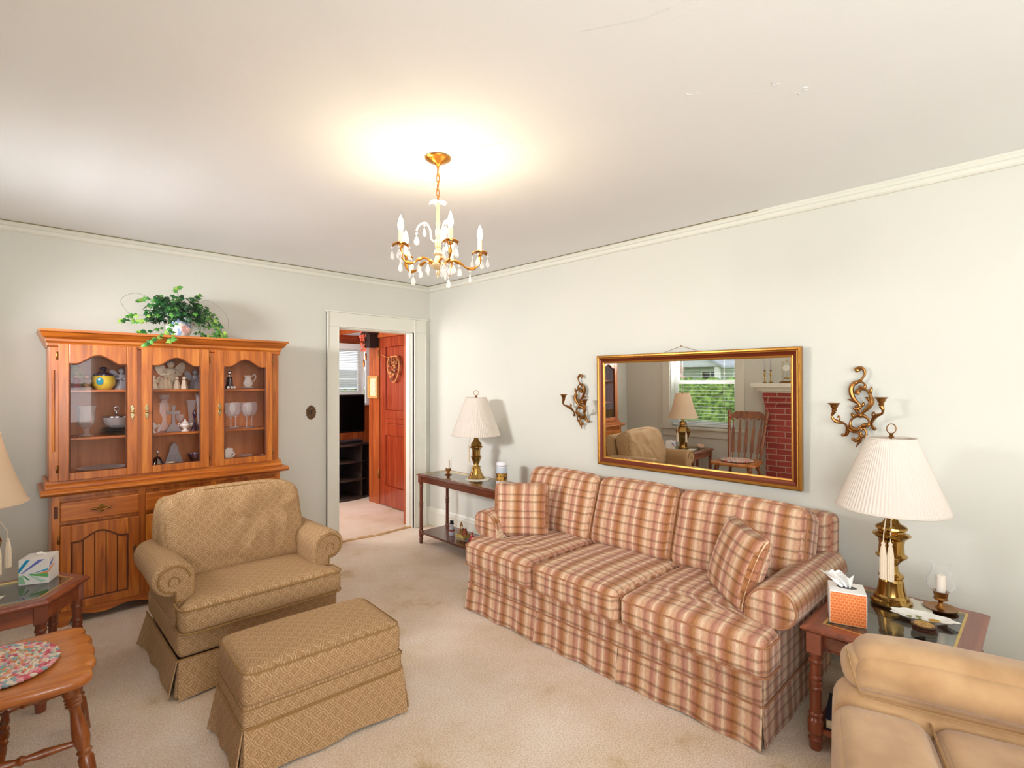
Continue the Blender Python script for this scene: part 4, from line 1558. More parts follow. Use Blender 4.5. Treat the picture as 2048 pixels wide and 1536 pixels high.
def skirt_panel(bm, p0, p1, ztop, zbot, outdir, flare=0.02, th=0.006, ripple=0.004, nx=28, ph=0.0, endflare=0.0):
    """cloth panel hanging from the line p0-p1 (x, y); outdir = outward unit vector"""
    p0, p1, od = Vector((p0[0], p0[1], 0)), Vector((p1[0], p1[1], 0)), Vector((outdir[0], outdir[1], 0))
    along = (p1 - p0).normalized()
    nz = 6
    F, Bk = [], []
    for j in range(nz + 1):
        v = j / nz
        rf, rb = [], []
        for i in range(nx + 1):
            t = i / nx
            e = (2 * t - 1)
            off = flare * v + ripple * v * math.sin(t * 17 + ph) + endflare * v * abs(e) ** 6
            p = p0.lerp(p1, t) + along * (endflare * 0.5 * v * e * abs(e) ** 4) + od * off
            z = ztop + (zbot - ztop) * v + 0.004 * v * math.sin(t * 11 + ph)
            rf.append(bm.verts.new((p.x, p.y, z)))
            q = p - od * th
            rb.append(bm.verts.new((q.x, q.y, z)))
        F.append(rf)
        Bk.append(rb)
    for j in range(nz):
        for i in range(nx):
            bm.faces.new((F[j][i], F[j][i + 1], F[j + 1][i + 1], F[j + 1][i]))
            bm.faces.new((Bk[j][i + 1], Bk[j][i], Bk[j + 1][i], Bk[j + 1][i + 1]))
    for i in range(nx):
        bm.faces.new((F[nz][i], F[nz][i + 1], Bk[nz][i + 1], Bk[nz][i]))
        bm.faces.new((F[0][i + 1], F[0][i], Bk[0][i], Bk[0][i + 1]))
    for j in range(nz):
        bm.faces.new((F[j][0], F[j + 1][0], Bk[j + 1][0], Bk[j][0]))
        bm.faces.new((F[j + 1][nx], F[j][nx], Bk[j][nx], Bk[j + 1][nx]))


def rrect(x0, x1, y0, y1, z, r, n=5):
    """rounded rectangle loop for piping"""
    pts = []
    for cx, cy, a0 in ((x1 - r, y0 + r, -90), (x1 - r, y1 - r, 0), (x0 + r, y1 - r, 90), (x0 + r, y0 + r, 180)):
        for k in range(n + 1):
            a = math.radians(a0 + 90 * k / n)
            pts.append((cx + r * math.cos(a), cy + r * math.sin(a), z))
    # densify the straight runs
    out = []
    for i in range(len(pts)):
        a, b = Vector(pts[i]), Vector(pts[(i + 1) % len(pts)])
        m = max(1, int((b - a).length / 0.04))
        for k in range(m):
            out.append(a.lerp(b, k / m))
    return out


ac = thing('armchair', 'wide tan lattice-patterned armchair with rolled arms in front of the hutch', 'armchair', (0.97, 3.18, 0), math.radians(0))
# local frame: x across, front towards -y
bm = nb()
cushion(0.79, 0.74, 0.14, 0.03, n=10, bm=bm, M4=Matrix.Translation((0, 0.03, 0.245)))
o = obj('seat_rail', bm, 'jac', ac)
box_uv(o, 'x')
bm = nb()


def tfn(q, u):
    # T-shaped front: the cushion widens in front of the arms
    f = min(max((-q.y - 0.20) / 0.05, 0), 1)
    q.x *= 1 + 0.13 * f
    return q


cushion(0.70, 0.66, 0.135, 0.04, (0.0, 0.012, 0.022), 18, tfn, Matrix.Translation((0, -0.07, 0.365)), bm)
o = obj('seat_cushion', bm, 'jac', ac)
box_uv(o, 'x')
for z in (0.312, 0.420):
    bm = nb()
    lp = rrect(-0.397, 0.397, -0.403, 0.24, z, 0.05)
    lp = [(p.x * (1 if p.y < -0.24 else 0.885), p.y, p.z) for p in lp]
    tube(bm, lp, 0.005, 6, closed=True)
    obj('piping', bm, 'piping', o)


def arm_roll(parent, s, xin, xout, yf, yb, ztop, rr, mat, pipe, uvside, name='arm'):
    """rolled arm; s = -1 left, +1 right. Profile in (x, z)"""
    prof = [(xin, 0.20), (xin, ztop - rr * 1.2)]
    cx, cz = xout - rr, ztop - rr
    c0 = (xin + (cx - xin) * 0.0)
    # top sweep from the inside over the roll to its underside
    inner_r = (cx - xin)
    prof = [(xin, 0.20), (xin, cz - 0.02)]
    for k in range(7):
        a = math.radians(180 - 90 * k / 6)
        prof.append((cx + inner_r * math.cos(a) if False else xin + (cx - xin) * (1 - math.cos(math.radians(90 * k / 6))) * 1.0, cz + rr * math.sin(math.radians(90 * k / 6))))
    for k in range(1, 15):
        a = math.radians(90 - 195 * k / 14)
        prof.append((cx + rr * math.cos(a), cz + rr * math.sin(a)))
    prof.append((cx - 0.022, 0.20))
    n = len(prof)
    ccx = sum(p[0] for p in prof) / n
    ccz = sum(p[1] for p in prof) / n
    bm = nb()
    rings = []
    L = yb - yf
    for t, sc in ((0, 0.80), (0.003, 0.90), (0.012, 0.97), (0.03, 1.0), (0.10, 1.0), (0.2, 1.0), (0.35, 1), (0.5, 1.0), (0.65, 1.0), (0.8, 1.0), (0.95, 1.0), (1.0, 0.96)):
        y = yf + L * t
        bulge = 1 + 0.05 * math.sin(min(t / 0.25, 1) * PI) - 0.10 * max(0, t - 0.3)
        rings.append([bm.verts.new((s * (ccx + (px - ccx) * sc * bulge), y, 0.2 + (ccz - 0.2 + (pz - ccz) * sc) * (1 if pz < 0.3 else 1 - 0.02 * t))) for px, pz in prof])
    for a, b in zip(rings, rings[1:]):
        for i in range(n):
            bm.faces.new((a[i], a[(i + 1) % n], b[(i + 1) % n], b[i]))
    bm.faces.new(rings[0])
    bm.faces.new(rings[-1])
    o = obj(name, bm, mat, parent, angle=60)
    box_uv(o, uvside)
    # front panel with its corded edge following the scroll
    bm = nb()
    fp = [(xin + 0.022, 0.21), (xin + 0.022, cz)]
    for k in range(1, 8):
        a = math.radians(180 - 90 * k / 7)
        fp.append((cx + (cx - xin - 0.02) * math.cos(a) * 0.95, cz + rr * 0.74 * math.sin(a)))
    for k in range(1, 13):
        a = math.radians(90 - 188 * k / 12)
        fp.append((cx + rr * 0.72 * math.cos(a), cz + rr * 0.72 * math.sin(a)))
    fp += [(cx - 0.015, 0.21)]
    nn = len(fp)
    fa = [bm.verts.new((s * a, yf - 0.010, b)) for a, b in fp]
    fb = [bm.verts.new((s * a, yf + 0.01, b)) for a, b in fp]
    bm.faces.new(fa)
    for i in range(nn):
        bm.faces.new((fa[i], fb[i], fb[(i + 1) % nn], fa[(i + 1) % nn]))
    p = obj('front_panel', bm, mat, o, bevel=0.005, angle=50)
    box_uv(p, uvside)
    bm = nb()
    tube(bm, [(s * a, yf - 0.010, b) for a, b in fp[1:]], 0.0045, 6)
    # inner curl of the scroll
    tube(bm, [(s * (cx + rr * 0.30 * math.cos(math.radians(200 - 25 * k)) * (1 - k * 0.03)), yf - 0.011, cz - rr * 0.15 + rr * 0.36 * math.sin(math.radians(200 - 25 * k)) * (1 - k * 0.03)) for k in range(11)], 0.003, 6)
    obj('piping', bm, pipe, p)
    return o


for s in (-1, 1):
    arm_roll(ac, s, 0.30, 0.478, -0.235, 0.33, 0.615, 0.085, 'jac', 'piping', 'x')
for s in (-1, 1):
    bm = nb()
    cushion(0.09, 0.62, 0.32, 0.02, n=6, bm=bm, M4=Matrix.Translation((s * 0.345, 0.085, 0.34)))
    o = obj('arm_side', bm, 'jac', ac)
    box_uv(o, 'x')
# back frame and plump back cushion with rounded shoulders


RIDGES = [((a - 610) / 480 * .36, (325 - b) / 315 * .24, (c - 610) / 480 * .36, (325 - d) / 315 * .24, wd, am) for a, b, c, d, wd, am in
          ((620, 320, 490, 500, 0.022, 0.012), (710, 380, 630, 550, 0.016, 0.014), (800, 300, 790, 540, 0.016, 0.013), (950, 320, 890, 540, 0.018, 0.014),
           (610, 30, 640, 170, 0.012, 0.009), (1060, 170, 930, 230, 0.014, 0.010), (300, 200, 420, 330, 0.05, 0.006), (560, 250, 700, 300, 0.02, -0.010),
           (560, 560, 700, 590, 0.02, -0.008), (850, 420, 845, 540, 0.012, -0.010), (330, 560, 250, 470, 0.015, 0.008))]


def backfn(q, u):
    k = max(0, q.z / 0.245)
    q.x *= 1 - 0.13 * max(0, k) ** 5
    q.x += 0.0
    drop = 0.055 * max(0, abs(q.x) / 0.33 - 0.45) ** 1.7
    if q.z > 0.0:
        q.z -= drop * (q.z / 0.24)
    wr = 0.0
    if u.y < -0.2:
        for (ax, az, bx, bz, wd, am) in RIDGES:
            P, A_, B_ = Vector((q.x, q.z)), Vector((ax, az)), Vector((bx, bz))
            t_ = max(0, min(1, (P - A_).dot(B_ - A_) / (B_ - A_).length_squared))
            dd = (P - (A_ + (B_ - A_) * t_)).length
            wr -= am * math.exp(-(dd / wd) ** 2)
        wr += 0.016 * noise.noise(Vector((q.x * 11, q.z * 8, 2.0)))
    q.y += wr
    return q


bm = nb()
cushion(0.755, 0.17, 0.49, 0.055, (0.0, 0.05, 0.012), 48, backfn, rotm('X', -16, (0, 0.175, 0.632)), bm)
bc = obj('back_cushion', bm, 'jac', ac)
box_uv(bc, 'x')
bm = nb()
cushion(0.75, 0.12, 0.66, 0.04, (0.0, 0.01, 0), 16, lambda q, u: (q.x * (1 - 0.10 * max(0, q.z / 0.33) ** 4), q.y, q.z), rotm('X', -12, (0, 0.335, 0.50)), bm)
o = obj('back_frame', bm, 'jac', ac)
box_uv(o, 'x')
# seam round the back cushion
bm = nb()
lp = []
Mx = rotm('X', -16, (0, 0.175, 0.632))
for k in range(72):
    a = 2 * PI * k / 72
    ex = 0.36 * (abs(math.cos(a)) ** 0.45) * (1 if math.cos(a) > 0 else -1)
    ez = 0.232 * (abs(math.sin(a)) ** 0.45) * (1 if math.sin(a) > 0 else -1)
    q = Vector(backfn(Vector((ex, -0.068, ez)), Vector((1, 0, 0))))
    lp.append(Mx @ q)
tube(bm, lp, 0.0035, 6, closed=True)
obj('piping', bm, 'piping', bc)
bm = nb()
tube(bm, [(-0.398, -0.343, 0.178), (0.398, -0.343, 0.178), ], 0.004, 6)
for s in (-1, 1):
    tube(bm, [(s * 0.398, -0.343, 0.178), (s * 0.398, 0.40, 0.178)], 0.004, 6)
obj('piping', bm, 'piping', ac)
for p0, p1, od, ph in (((-0.392, -0.345), (0.392, -0.345), (0, -1), 0.0), ((-0.398, 0.39), (-0.398, -0.33), (-1, 0), 1.5), ((0.398, -0.33), (0.398, 0.39), (1, 0), 3.0)):
    bm = nb()
    skirt_panel(bm, p0, p1, 0.178, 0.008, od, 0.022, 0.006, 0.006, 30, ph, 0.02)
    o = obj('skirt', bm, 'jac', ac)
    box_uv(o, 'x')
for s in (-1, 1):
    bm = nb()
    tube(bm, [(s * 0.375, -0.325, 0.17), (s * 0.385, -0.333, 0.01)], [0.018, 0.028], 10)
    o = obj('pleat', bm, 'jac', ac)
    box_uv(o, 'x')
bm = nb()
box(bm, -0.37, 0.37, 0.25, 0.40, 0.02, 0.2)
o = obj('back_base', bm, 'jac', ac, False)
box_uv(o, 'x')

ot = thing('ottoman', 'tan lattice-patterned skirted ottoman standing in front of the armchair', 'ottoman', (0.965, 2.255, 0), math.radians(-3))
bm = nb()
cushion(0.655, 0.405, 0.145, 0.035, (0.004, 0.004, 0.02), 16, None, Matrix.Translation((0, 0, 0.328)), bm)
o = obj('cushion', bm, 'jac', ot)
box_uv(o, 'x')
bm = nb()
tube(bm, rrect(-0.325, 0.325, -0.2, 0.2, 0.388, 0.05), 0.0035, 6, closed=True)
obj('piping', bm, 'piping', o)
bm = nb()
cushion(0.66, 0.41, 0.10, 0.02, n=8, bm=bm, M4=Matrix.Translation((0, 0, 0.225)))
o = obj('frame', bm, 'jac', ot)
box_uv(o, 'x')
bm = nb()
for z in (0.262, 0.196, 0.190):
    tube(bm, rrect(-0.332, 0.332, -0.207, 0.207, z, 0.02), 0.0028 if z > 0.2 else 0.0035, 6, closed=True)
obj('piping', bm, 'piping', ot)
for p0, p1, od, ph in (((-0.328, -0.208), (0.328, -0.208), (0, -1), 0.0), ((0.328, 0.208), (-0.328, 0.208), (0, 1), 1.0), ((-0.333, 0.2), (-0.333, -0.2), (-1, 0), 2), ((0.333, -0.2), (0.333, 0.2), (1, 0), 4)):
    bm = nb()
    skirt_panel(bm, p0, p1, 0.193, 0.012, od, 0.012, 0.006, 0.004, 26, ph, 0.02)
    o = obj('skirt', bm, 'jac', ot)
    box_uv(o, 'x')
for sx in (-1, 1):
    for sy in (-1, 1):
        bm = nb()
        tube(bm, [(sx * 0.312, sy * 0.188, 0.19), (sx * 0.322, sy * 0.198, 0.012)], [0.015, 0.024], 10)
        o = obj('pleat', bm, 'jac', ot)
        box_uv(o, 'x')

# ================================================================== SOFA (front towards -x)
sf = thing('sofa', 'three-seat rust and cream plaid sofa along the right wall', 'sofa', (2.65, 1.72, 0))
SO = Vector((2.65, 1.72, 0))


def lx(x):
    return x - SO.x


def ly(y):
    return y - SO.y


bm = nb()
cushion(0.94, 1.86, 0.15, 0.012, n=12, bm=bm, M4=Matrix.Translation((lx(2.652), ly(1.735), 0.235)))
o = obj('seat_rail', bm, 'plaid', sf)
box_uv(o, 'y')
edges = [2.64, 2.045, 1.455, 0.765]
for i in range(3):
    y1, y0 = edges[i] - 0.004, edges[i + 1] + 0.004
    if i == 0:
        yin0, yin1 = y0, 2.52
    elif i == 2:
        yin0, yin1 = 0.93, y1
    else:
        yin0, yin1 = y0, y1

    def sfn(q, u, y0=y0, y1=y1, yin0=yin0, yin1=yin1):
        W = y1 - y0
        c = (y0 + y1) / 2
        t = (q.y / W) + 0.5
        f = min(max((-q.x - 0.16) / 0.05, 0), 1)
        a, b = yin0 + (y0 - yin0) * f, yin1 + (y1 - yin1) * f
        q.y = a + (b - a) * t - c
        return q
    bm = nb()
    cushion(0.74, y1 - y0, 0.15, 0.035, (0.008, 0.0, 0.026), 22, sfn, Matrix.Translation((lx(2.49), ly((y0 + y1) / 2), 0.378)), bm)
    o = obj('seat_cushion', bm, 'plaid', sf)
    box_uv(o, 'y', 1, (0, 0.03 * i))
    for z in (0.318, 0.436):
        bm = nb()
        lp = rrect(-0.372, 0.3, y0 - (y0 + y1) / 2, y1 - (y0 + y1) / 2, z, 0.035)
        out = []
        for p in lp:
            q = sfn(Vector((p.x, p.y, p.z)), None)
            out.append((q.x + lx(2.49), q.y + ly((y0 + y1) / 2), q.z))
        tube(bm, out, 0.0045, 6, closed=True)
        obj('piping', bm, 'ppiping', o)
# back cushions
be = [2.70, 2.075, 1.505, 0.815]
for i in range(3):
    y1, y0 = be[i], be[i + 1]

    def bfn(q, u, i=i):
        k = q.z / 0.21
        q.x += 0.010 * noise.noise(Vector((q.y * 6 + i * 3, q.z * 6, 1))) * (1 if u.x < 0 else 0)
        q.z -= 0.012 * abs(u.y) ** 4 * max(0, k)
        return q
    bm = nb()
    cushion(0.20, y1 - y0 + 0.004, 0.44, 0.05, (0.04, 0.0, 0.014), 24, bfn, rotm('Y', 18, (lx(2.845), ly((y0 + y1) / 2), 0.635)), bm)
    o = obj('back_cushion', bm, 'plaid', sf)
    box_uv(o, 'y', 1, (0, 0.02))
    bm = nb()
    lp = []
    Mx = rotm('Y', 18, (lx(2.845), ly((y0 + y1) / 2), 0.635))
    hw = (y1 - y0) / 2 - 0.008
    for p in rrect(-hw, hw, -0.210, 0.210, 0, 0.05):
        lp.append(Mx @ Vector((-0.082, p.x, p.y - 0.012 * abs(p.x / hw) ** 4 * max(0, p.y / .21))))
    tube(bm, lp, 0.004, 6, closed=True)
    obj('piping', bm, 'ppiping', o)
bm = nb()
cushion(0.15, 1.96, 0.66, 0.045, (0, 0, 0), 18, None, rotm('Y', 4, (lx(3.06), ly(1.745), 0.475)), bm)
o = obj('back_frame', bm, 'plaid', sf)
box_uv(o, 'y')
# arms: profile lies in (y, z), runs along x


def sofa_arm(s):
    # s=-1: right end (small y); s=+1: left end
    yin = 0.93 if s < 0 else 2.52
    cy = 0.80 if s < 0 else 2.655
    rr = 0.088
    cz = 0.535
    prof = [(yin, 0.24), (yin, cz - 0.03)]
    for k in range(1, 8):
        t = k / 7
        a = math.radians(90 * t)
        prof.append((yin + (cy - yin) * (1 - math.cos(a)), cz - 0.03 + (rr + 0.03) * math.sin(a)))
    for k in range(1, 17):
        a = math.radians(90 - 190 * k / 16)
        prof.append((cy + s * rr * math.cos(a), cz + rr * math.sin(a)))
    yo = 0.815 if s < 0 else 2.645
    prof.append((yo, 0.20))
    n = len(prof)
    cyc = cy
    bm = nb()
    rings = []
    x0, x1 = 2.30, 3.08
    for t, sc in ((0, 0.86), (0.004, 0.94), (0.015, 0.985), (0.04, 1.0), (0.12, 1.02), (0.3, 1.03), (0.5, 1.02), (0.75, 1.0), (0.97, 0.98), (1.0, 0.9)):
        x = x0 + (x1 - x0) * t
        rg = []
        for py, pz in prof:
            if pz > 0.36:
                rg.append(bm.verts.new((lx(x), ly(cyc + (py - cyc) * sc), cz + (pz - cz) * sc)))
            else:
                rg.append(bm.verts.new((lx(x), ly(cyc + (py - cyc) * sc), pz)))
        rings.append(rg)
    for a, b in zip(rings, rings[1:]):
        for i in range(n):
            bm.faces.new((a[i], a[(i + 1) % n], b[(i + 1) % n], b[i]))
    bm.faces.new(rings[0])
    bm.faces.new(rings[-1])
    o = obj('arm', bm, 'plaid', sf, angle=60)
    me = o.data
    uvl = me.uv_layers.new(name='UVMap')
    for p in me.polygons:
        for li in p.loop_indices:
            c = me.vertices[me.loops[li].vertex_index].co
            a = math.atan2(c.z - cz, (c.y - ly(cy))) if c.z > 0.36 else 0
            if abs(p.normal.x) > 0.7:
                uvl.data[li].uv = (c.y, c.z)
            elif c.z > 0.40:
                uvl.data[li].uv = (a * 0.1, c.x)
            else:
                uvl.data[li].uv = (c.x, c.z)
    bm = nb()
    tube(bm, [(lx(2.302), ly(cyc + (a - cyc) * 0.93), cz + (b - cz) * 0.93) for a, b in prof[2:-2]], 0.004, 6)
    obj('piping', bm, 'ppiping', o)
    # lower side under the roll
    bm = nb()
    ya, yb2 = (0.80, 0.93) if s < 0 else (2.52, 2.665)
    box(bm, lx(2.20), lx(3.10), ly(ya), ly(yb2), 0.17, 0.46 if True else 0.5)
    o2 = obj('side', bm, 'plaid', sf, True, bevel=0.012, seg=3)
    box_uv(o2, 'y')
    return o


sofa_arm(-1)
sofa_arm(1)
bm = nb()
tube(bm, rrect(lx(2.178), lx(3.10), ly(0.798), ly(2.668), 0.172, 0.02), 0.0045, 6, closed=True)
obj('piping', bm, 'ppiping', sf)
for ya, yb2, ph in ((2.662, 2.05, 0), (2.043, 1.495, 1), (1.488, 0.803, 2.2)):
    bm = nb()
    skirt_panel(bm, (lx(2.178), ly(ya)), (lx(2.178), ly(yb2)), 0.172, 0.006, (-1, 0), 0.016, 0.006, 0.004, 26, ph, 0.010)
    o = obj('skirt', bm, 'plaid', sf)
    box_uv(o, 'y')
for ya, od in ((0.80, -1), (2.667, 1)):
    bm = nb()
    skirt_panel(bm, (lx(2.183), ly(ya)), (lx(3.08), ly(ya)), 0.172, 0.006, (0, od), 0.006 if od < 0 else 0.014, 0.006, 0.003, 26, 2, 0.0)
    o = obj('skirt', bm, 'plaid', sf)
    box_uv(o, 'y')


def throw(label, loc, rotm3, w, h):
    t = thing('throw_pillow', label, 'pillow', loc)
    t.rotation_euler = rotm3
    bm = nb()
    cushion(w, 0.07, h, 0.032, (0, 0.035, 0), 20, lambda q, u: (q.x * (1 + 0.03 * abs(u.z) ** 3), q.y * (1 - 0.55 * (abs(u.x) * abs(u.z)) ** 3), q.z * (1 + 0.03 * abs(u.x) ** 3)), None, bm)
    o = obj('cover', bm, 'plaid', t)
    box_uv(o, 'x')
    bm = nb()
    lp = rrect(-w / 2 * 1.015, w / 2 * 1.015, -h / 2 * 1.015, h / 2 * 1.015, 0, 0.03)
    tube(bm, [(p.x, 0, p.y) for p in lp], 0.004, 6, closed=True)
    obj('piping', bm, 'ppiping', t)
    return t


throw('square plaid throw pillow propped at the left arm of the sofa', (2.49, 2.475, 0.628), (math.radians(-13), 0, math.radians(-49)), 0.355, 0.345)
throw('square plaid throw pillow leaning at the right arm of the sofa', (2.50, 1.035, 0.625), (math.radians(-18), math.radians(4), math.radians(-132)), 0.36, 0.355)
# ================================================================== MIRROR
mi = thing('wall_mirror', 'wide gilt-framed mirror hanging from a wire above the sofa', 'mirror', (3.184, 1.648, 0.88))
mi.rotation_euler = (0, math.radians(-0.9), 0)
W2, HH = 0.694, 0.803
# frame: moulded profile (distance from outer edge, depth out from the wall), mitred
fprof = [(0, 0.0), (0, -0.028), (0.006, -0.034), (0.014, -0.034), (0.020, -0.028), (0.024, -0.030), (0.034, -0.022), (0.046, -0.016), (0.050, -0.018), (0.058, -0.016), (0.060, -0.006), (0.060, 0.0)]


def frame_ring(bm, prof, w2, hh, mi_fn=lambda i: 0):
    rings = []
    for d, x in prof:
        rings.append([bm.verts.new((x, y, z)) for y, z in ((-w2 + d, d), (w2 - d, d), (w2 - d, hh - d), (-w2 + d, hh - d))])
    for k in range(len(rings) - 1):
        for i in range(4):
            f = bm.faces.new((rings[k][i], rings[k][(i + 1) % 4], rings[k + 1][(i + 1) % 4], rings[k + 1][i]))
            f.material_index = mi_fn(k)
    return bm


bm = nb()
frame_ring(bm, fprof, W2, HH, lambda k: 1 if k in (5, 6) else 0)
obj('frame', bm, ['gold', 'redgold'], mi, False)
bm = nb()
box(bm, -0.008, -0.006, -W2 + 0.055, W2 - 0.055, 0.055, HH - 0.055)
obj('mirror_glass', bm, 'mirror', mi, False)
bm = nb()
box(bm, -0.004, -0.001, -W2 + 0.01, W2 - 0.01, 0.01, HH - 0.01)
obj('backing', bm, 'groove', mi, False)
bm = nb()
tube(bm, [(-0.004, 0.17, HH - 0.003), (0.004, 0.033, HH + 0.038), (-0.004, -0.10, HH - 0.003)], 0.0014, 5)
_ball(bm, (0.0, 0.033, HH + 0.04), 0.004, 1, 1, 1)
obj('wire', bm, 'obrass', mi)

# ================================================================== SCONCES
SC = dict(
    top=[(-0.003, 0.204), (-0.007, 0.213), (-0.02, 0.216), (-0.033, 0.206), (-0.037, 0.188), (-0.03, 0.17), (-0.02, 0.155), (-0.005, 0.146), (0.011, 0.137), (0.022, 0.119), (0.024, 0.097), (0.019, 0.073), (0.006, 0.048), (-0.01, 0.031), (-0.017, 0.016)],
    curl=[(0.006, 0.14), (-0.015, 0.146), (-0.03, 0.14), (-0.038, 0.128), (-0.033, 0.116), (-0.023, 0.113), (-0.017, 0.119)],
    mid=[(-0.007, 0.085), (-0.005, 0.097), (-0.015, 0.105), (-0.03, 0.108), (-0.046, 0.101), (-0.056, 0.086), (-0.063, 0.065), (-0.066, 0.047), (-0.061, 0.029), (-0.048, 0.008), (-0.033, -0.008), (-0.02, -0.021)],
    l1=[(-0.068, 0.119), (-0.063, 0.101), (-0.06, 0.08)], l2=[(-0.038, 0.065), (-0.051, 0.059), (-0.058, 0.041)],
    l3=[(0.039, 0.052), (0.022, 0.05), (0.006, 0.042), (-0.007, 0.031)], l4=[(-0.03, 0.042), (-0.029, 0.028), (-0.02, 0.016)],
    c1=[(-0.017, -0.024), (0.001, -0.031), (0.019, -0.047), (0.028, -0.069), (0.026, -0.09), (0.011, -0.104), (-0.007, -0.102), (-0.015, -0.088)],
    c2=[(-0.017, -0.027), (-0.035, -0.032), (-0.051, -0.046), (-0.056, -0.067), (-0.046, -0.077), (-0.03, -0.081), (-0.02, -0.096)],
    l5=[(0.02, -0.013), (0.018, -0.028), (0.008, -0.034)],
    low=[(0.032, -0.106), (0.016, -0.114), (-0.005, -0.119), (-0.015, -0.133), (-0.01, -0.152), (0.006, -0.162), (0.014, -0.153)],
    low2=[(-0.02, -0.099), (-0.035, -0.098), (-0.043, -0.116), (-0.041, -0.131), (-0.025, -0.138), (-0.017, -0.124), (-0.023, -0.111)],
    tail=[(-0.017, -0.142), (-0.015, -0.163), (-0.005, -0.179), (0.001, -0.195)])
LARM = [(-0.09, 0.082, -0.009), (-0.09, 0.09, -0.022), (-0.09, 0.093, -0.037), (-0.085, 0.083, -0.055), (-0.075, 0.065, -0.064), (-0.055, 0.048, -0.07), (-0.035, 0.04, -0.086), (-0.02, 0.038, -0.108), (-0.015, 0.047, -0.133), (-0.01, 0.062, -0.135)]
RARM = [(-0.09, -0.12, 0.025), (-0.09, -0.127, 0.007), (-0.085, -0.122, -0.013), (-0.07, -0.099, -0.023), (-0.05, -0.081, -0.04), (-0.03, -0.069, -0.065), (-0.02, -0.072, -0.086), (-0.01, -0.078, -0.095)]


def sconce(label, loc, m):
    t = thing('wall_sconce', label, 'sconce', loc)
    bm = nb()
    for k, pts in SC.items():
        x = -0.016
        leaf = k[0] == 'l' and k[1].isdigit()
        sp = spline([(x, m * a, b) for a, b in pts], 5)
        n = len(sp)
        R = 0.008 if leaf else (0.0105 if k in ('top', 'c1', 'c2', 'mid') else 0.008)
        rs = []
        for i in range(n):
            u = i / (n - 1)
            if leaf:
                rs.append(R * max(0.15, math.sin(PI * min(1, u * 0.8 + 0.05))))
            elif k == 'tail':
                rs.append(R * (1.3 - 1.1 * u))
            else:
                rs.append(R * (0.85 + 0.35 * math.cos(u * 9)) * (1.25 if u < 0.06 else 1))
        tube(bm, sp, rs, 8)
    for (a, b, r) in ((-0.003, 0.204, 0.010), (-0.017, 0.119, 0.007), (-0.007, 0.085, 0.008), (-0.015, -0.088, 0.007), (0.014, -0.153, 0.0085), (-0.005, 0.006, 0.013)):
        _ball(bm, (-0.018, m * a, b), r, 0.8, 1, 1)
    for k in range(5):
        a = 2 * PI * k / 5
        _ball(bm, (-0.022, m * (-0.005 + 0.013 * math.cos(a)), 0.006 + 0.013 * math.sin(a)), 0.0075, 0.7, 1, 1)
    tube(bm, [(0.012, m * -0.005, 0.0), (-0.016, m * -0.005, 0.0)], 0.006, 8)
    obj('scrollwork', bm, 'obrass', t)
    for arm, tip in ((LARM, (-0.09, 0.083, -0.009)), (RARM, (-0.09, -0.121, 0.025))):
        bm = nb()
        sp = spline([(a, m * b, c) for a, b, c in arm], 5)
        tube(bm, sp, [0.0078 + 0.0026 * math.cos(i * 0.35) for i in range(len(sp))], 8)
        e = arm[-1]
        _ball(bm, (e[0], m * e[1], e[2]), 0.009, 1, 1, 1)
        c = arm[4]
        tube(bm, spline([(c[0], m * c[1], c[2]), (c[0], m * c[1] * 0.93, c[2] + 0.02), (c[0], m * c[1] * 1.02, c[2] + 0.032), (c[0], m * c[1] * 1.08, c[2] + 0.022)], 4), 0.004, 6)
        a_ = obj('arm', bm, 'obrass', t)
        bm = nb()
        lathe(bm, [(0, -0.002), (0.010, 0.0), (0.013, 0.01), (0.010, 0.014), (0.017, 0.024), (0.018, 0.032), (0.022, 0.036), (0.029, 0.042), (0.027, 0.044), (0.014, 0.040), (0.010, 0.036), (0.010, 0.02), (0, 0.02)], 24,
              (tip[0], m * tip[1], tip[2]), ripple=lambda a, z: 1 + (0.06 * math.cos(a * 6) if z > 0.034 else 0))
        obj('candle_cup', bm, 'obrass', a_)


sconce('gilt rococo two-arm wall sconce between the mirror and the large lamp', (3.186, 0.70, 1.34), 1)
sconce('gilt rococo two-arm wall sconce on the wall left of the mirror', (3.186, 2.50, 1.325), -1)


# ================================================================== LAMPS
def ring_pts(c, r, n=20, ax='x'):
    out = []
    for k in range(n):
        a = 2 * PI * k / n
        out.append((c[0] + r * math.cos(a), c[1], c[2] + r * math.sin(a)) if ax == 'y' else (c[0], c[1] + r * math.cos(a), c[2] + r * math.sin(a)))
    return out


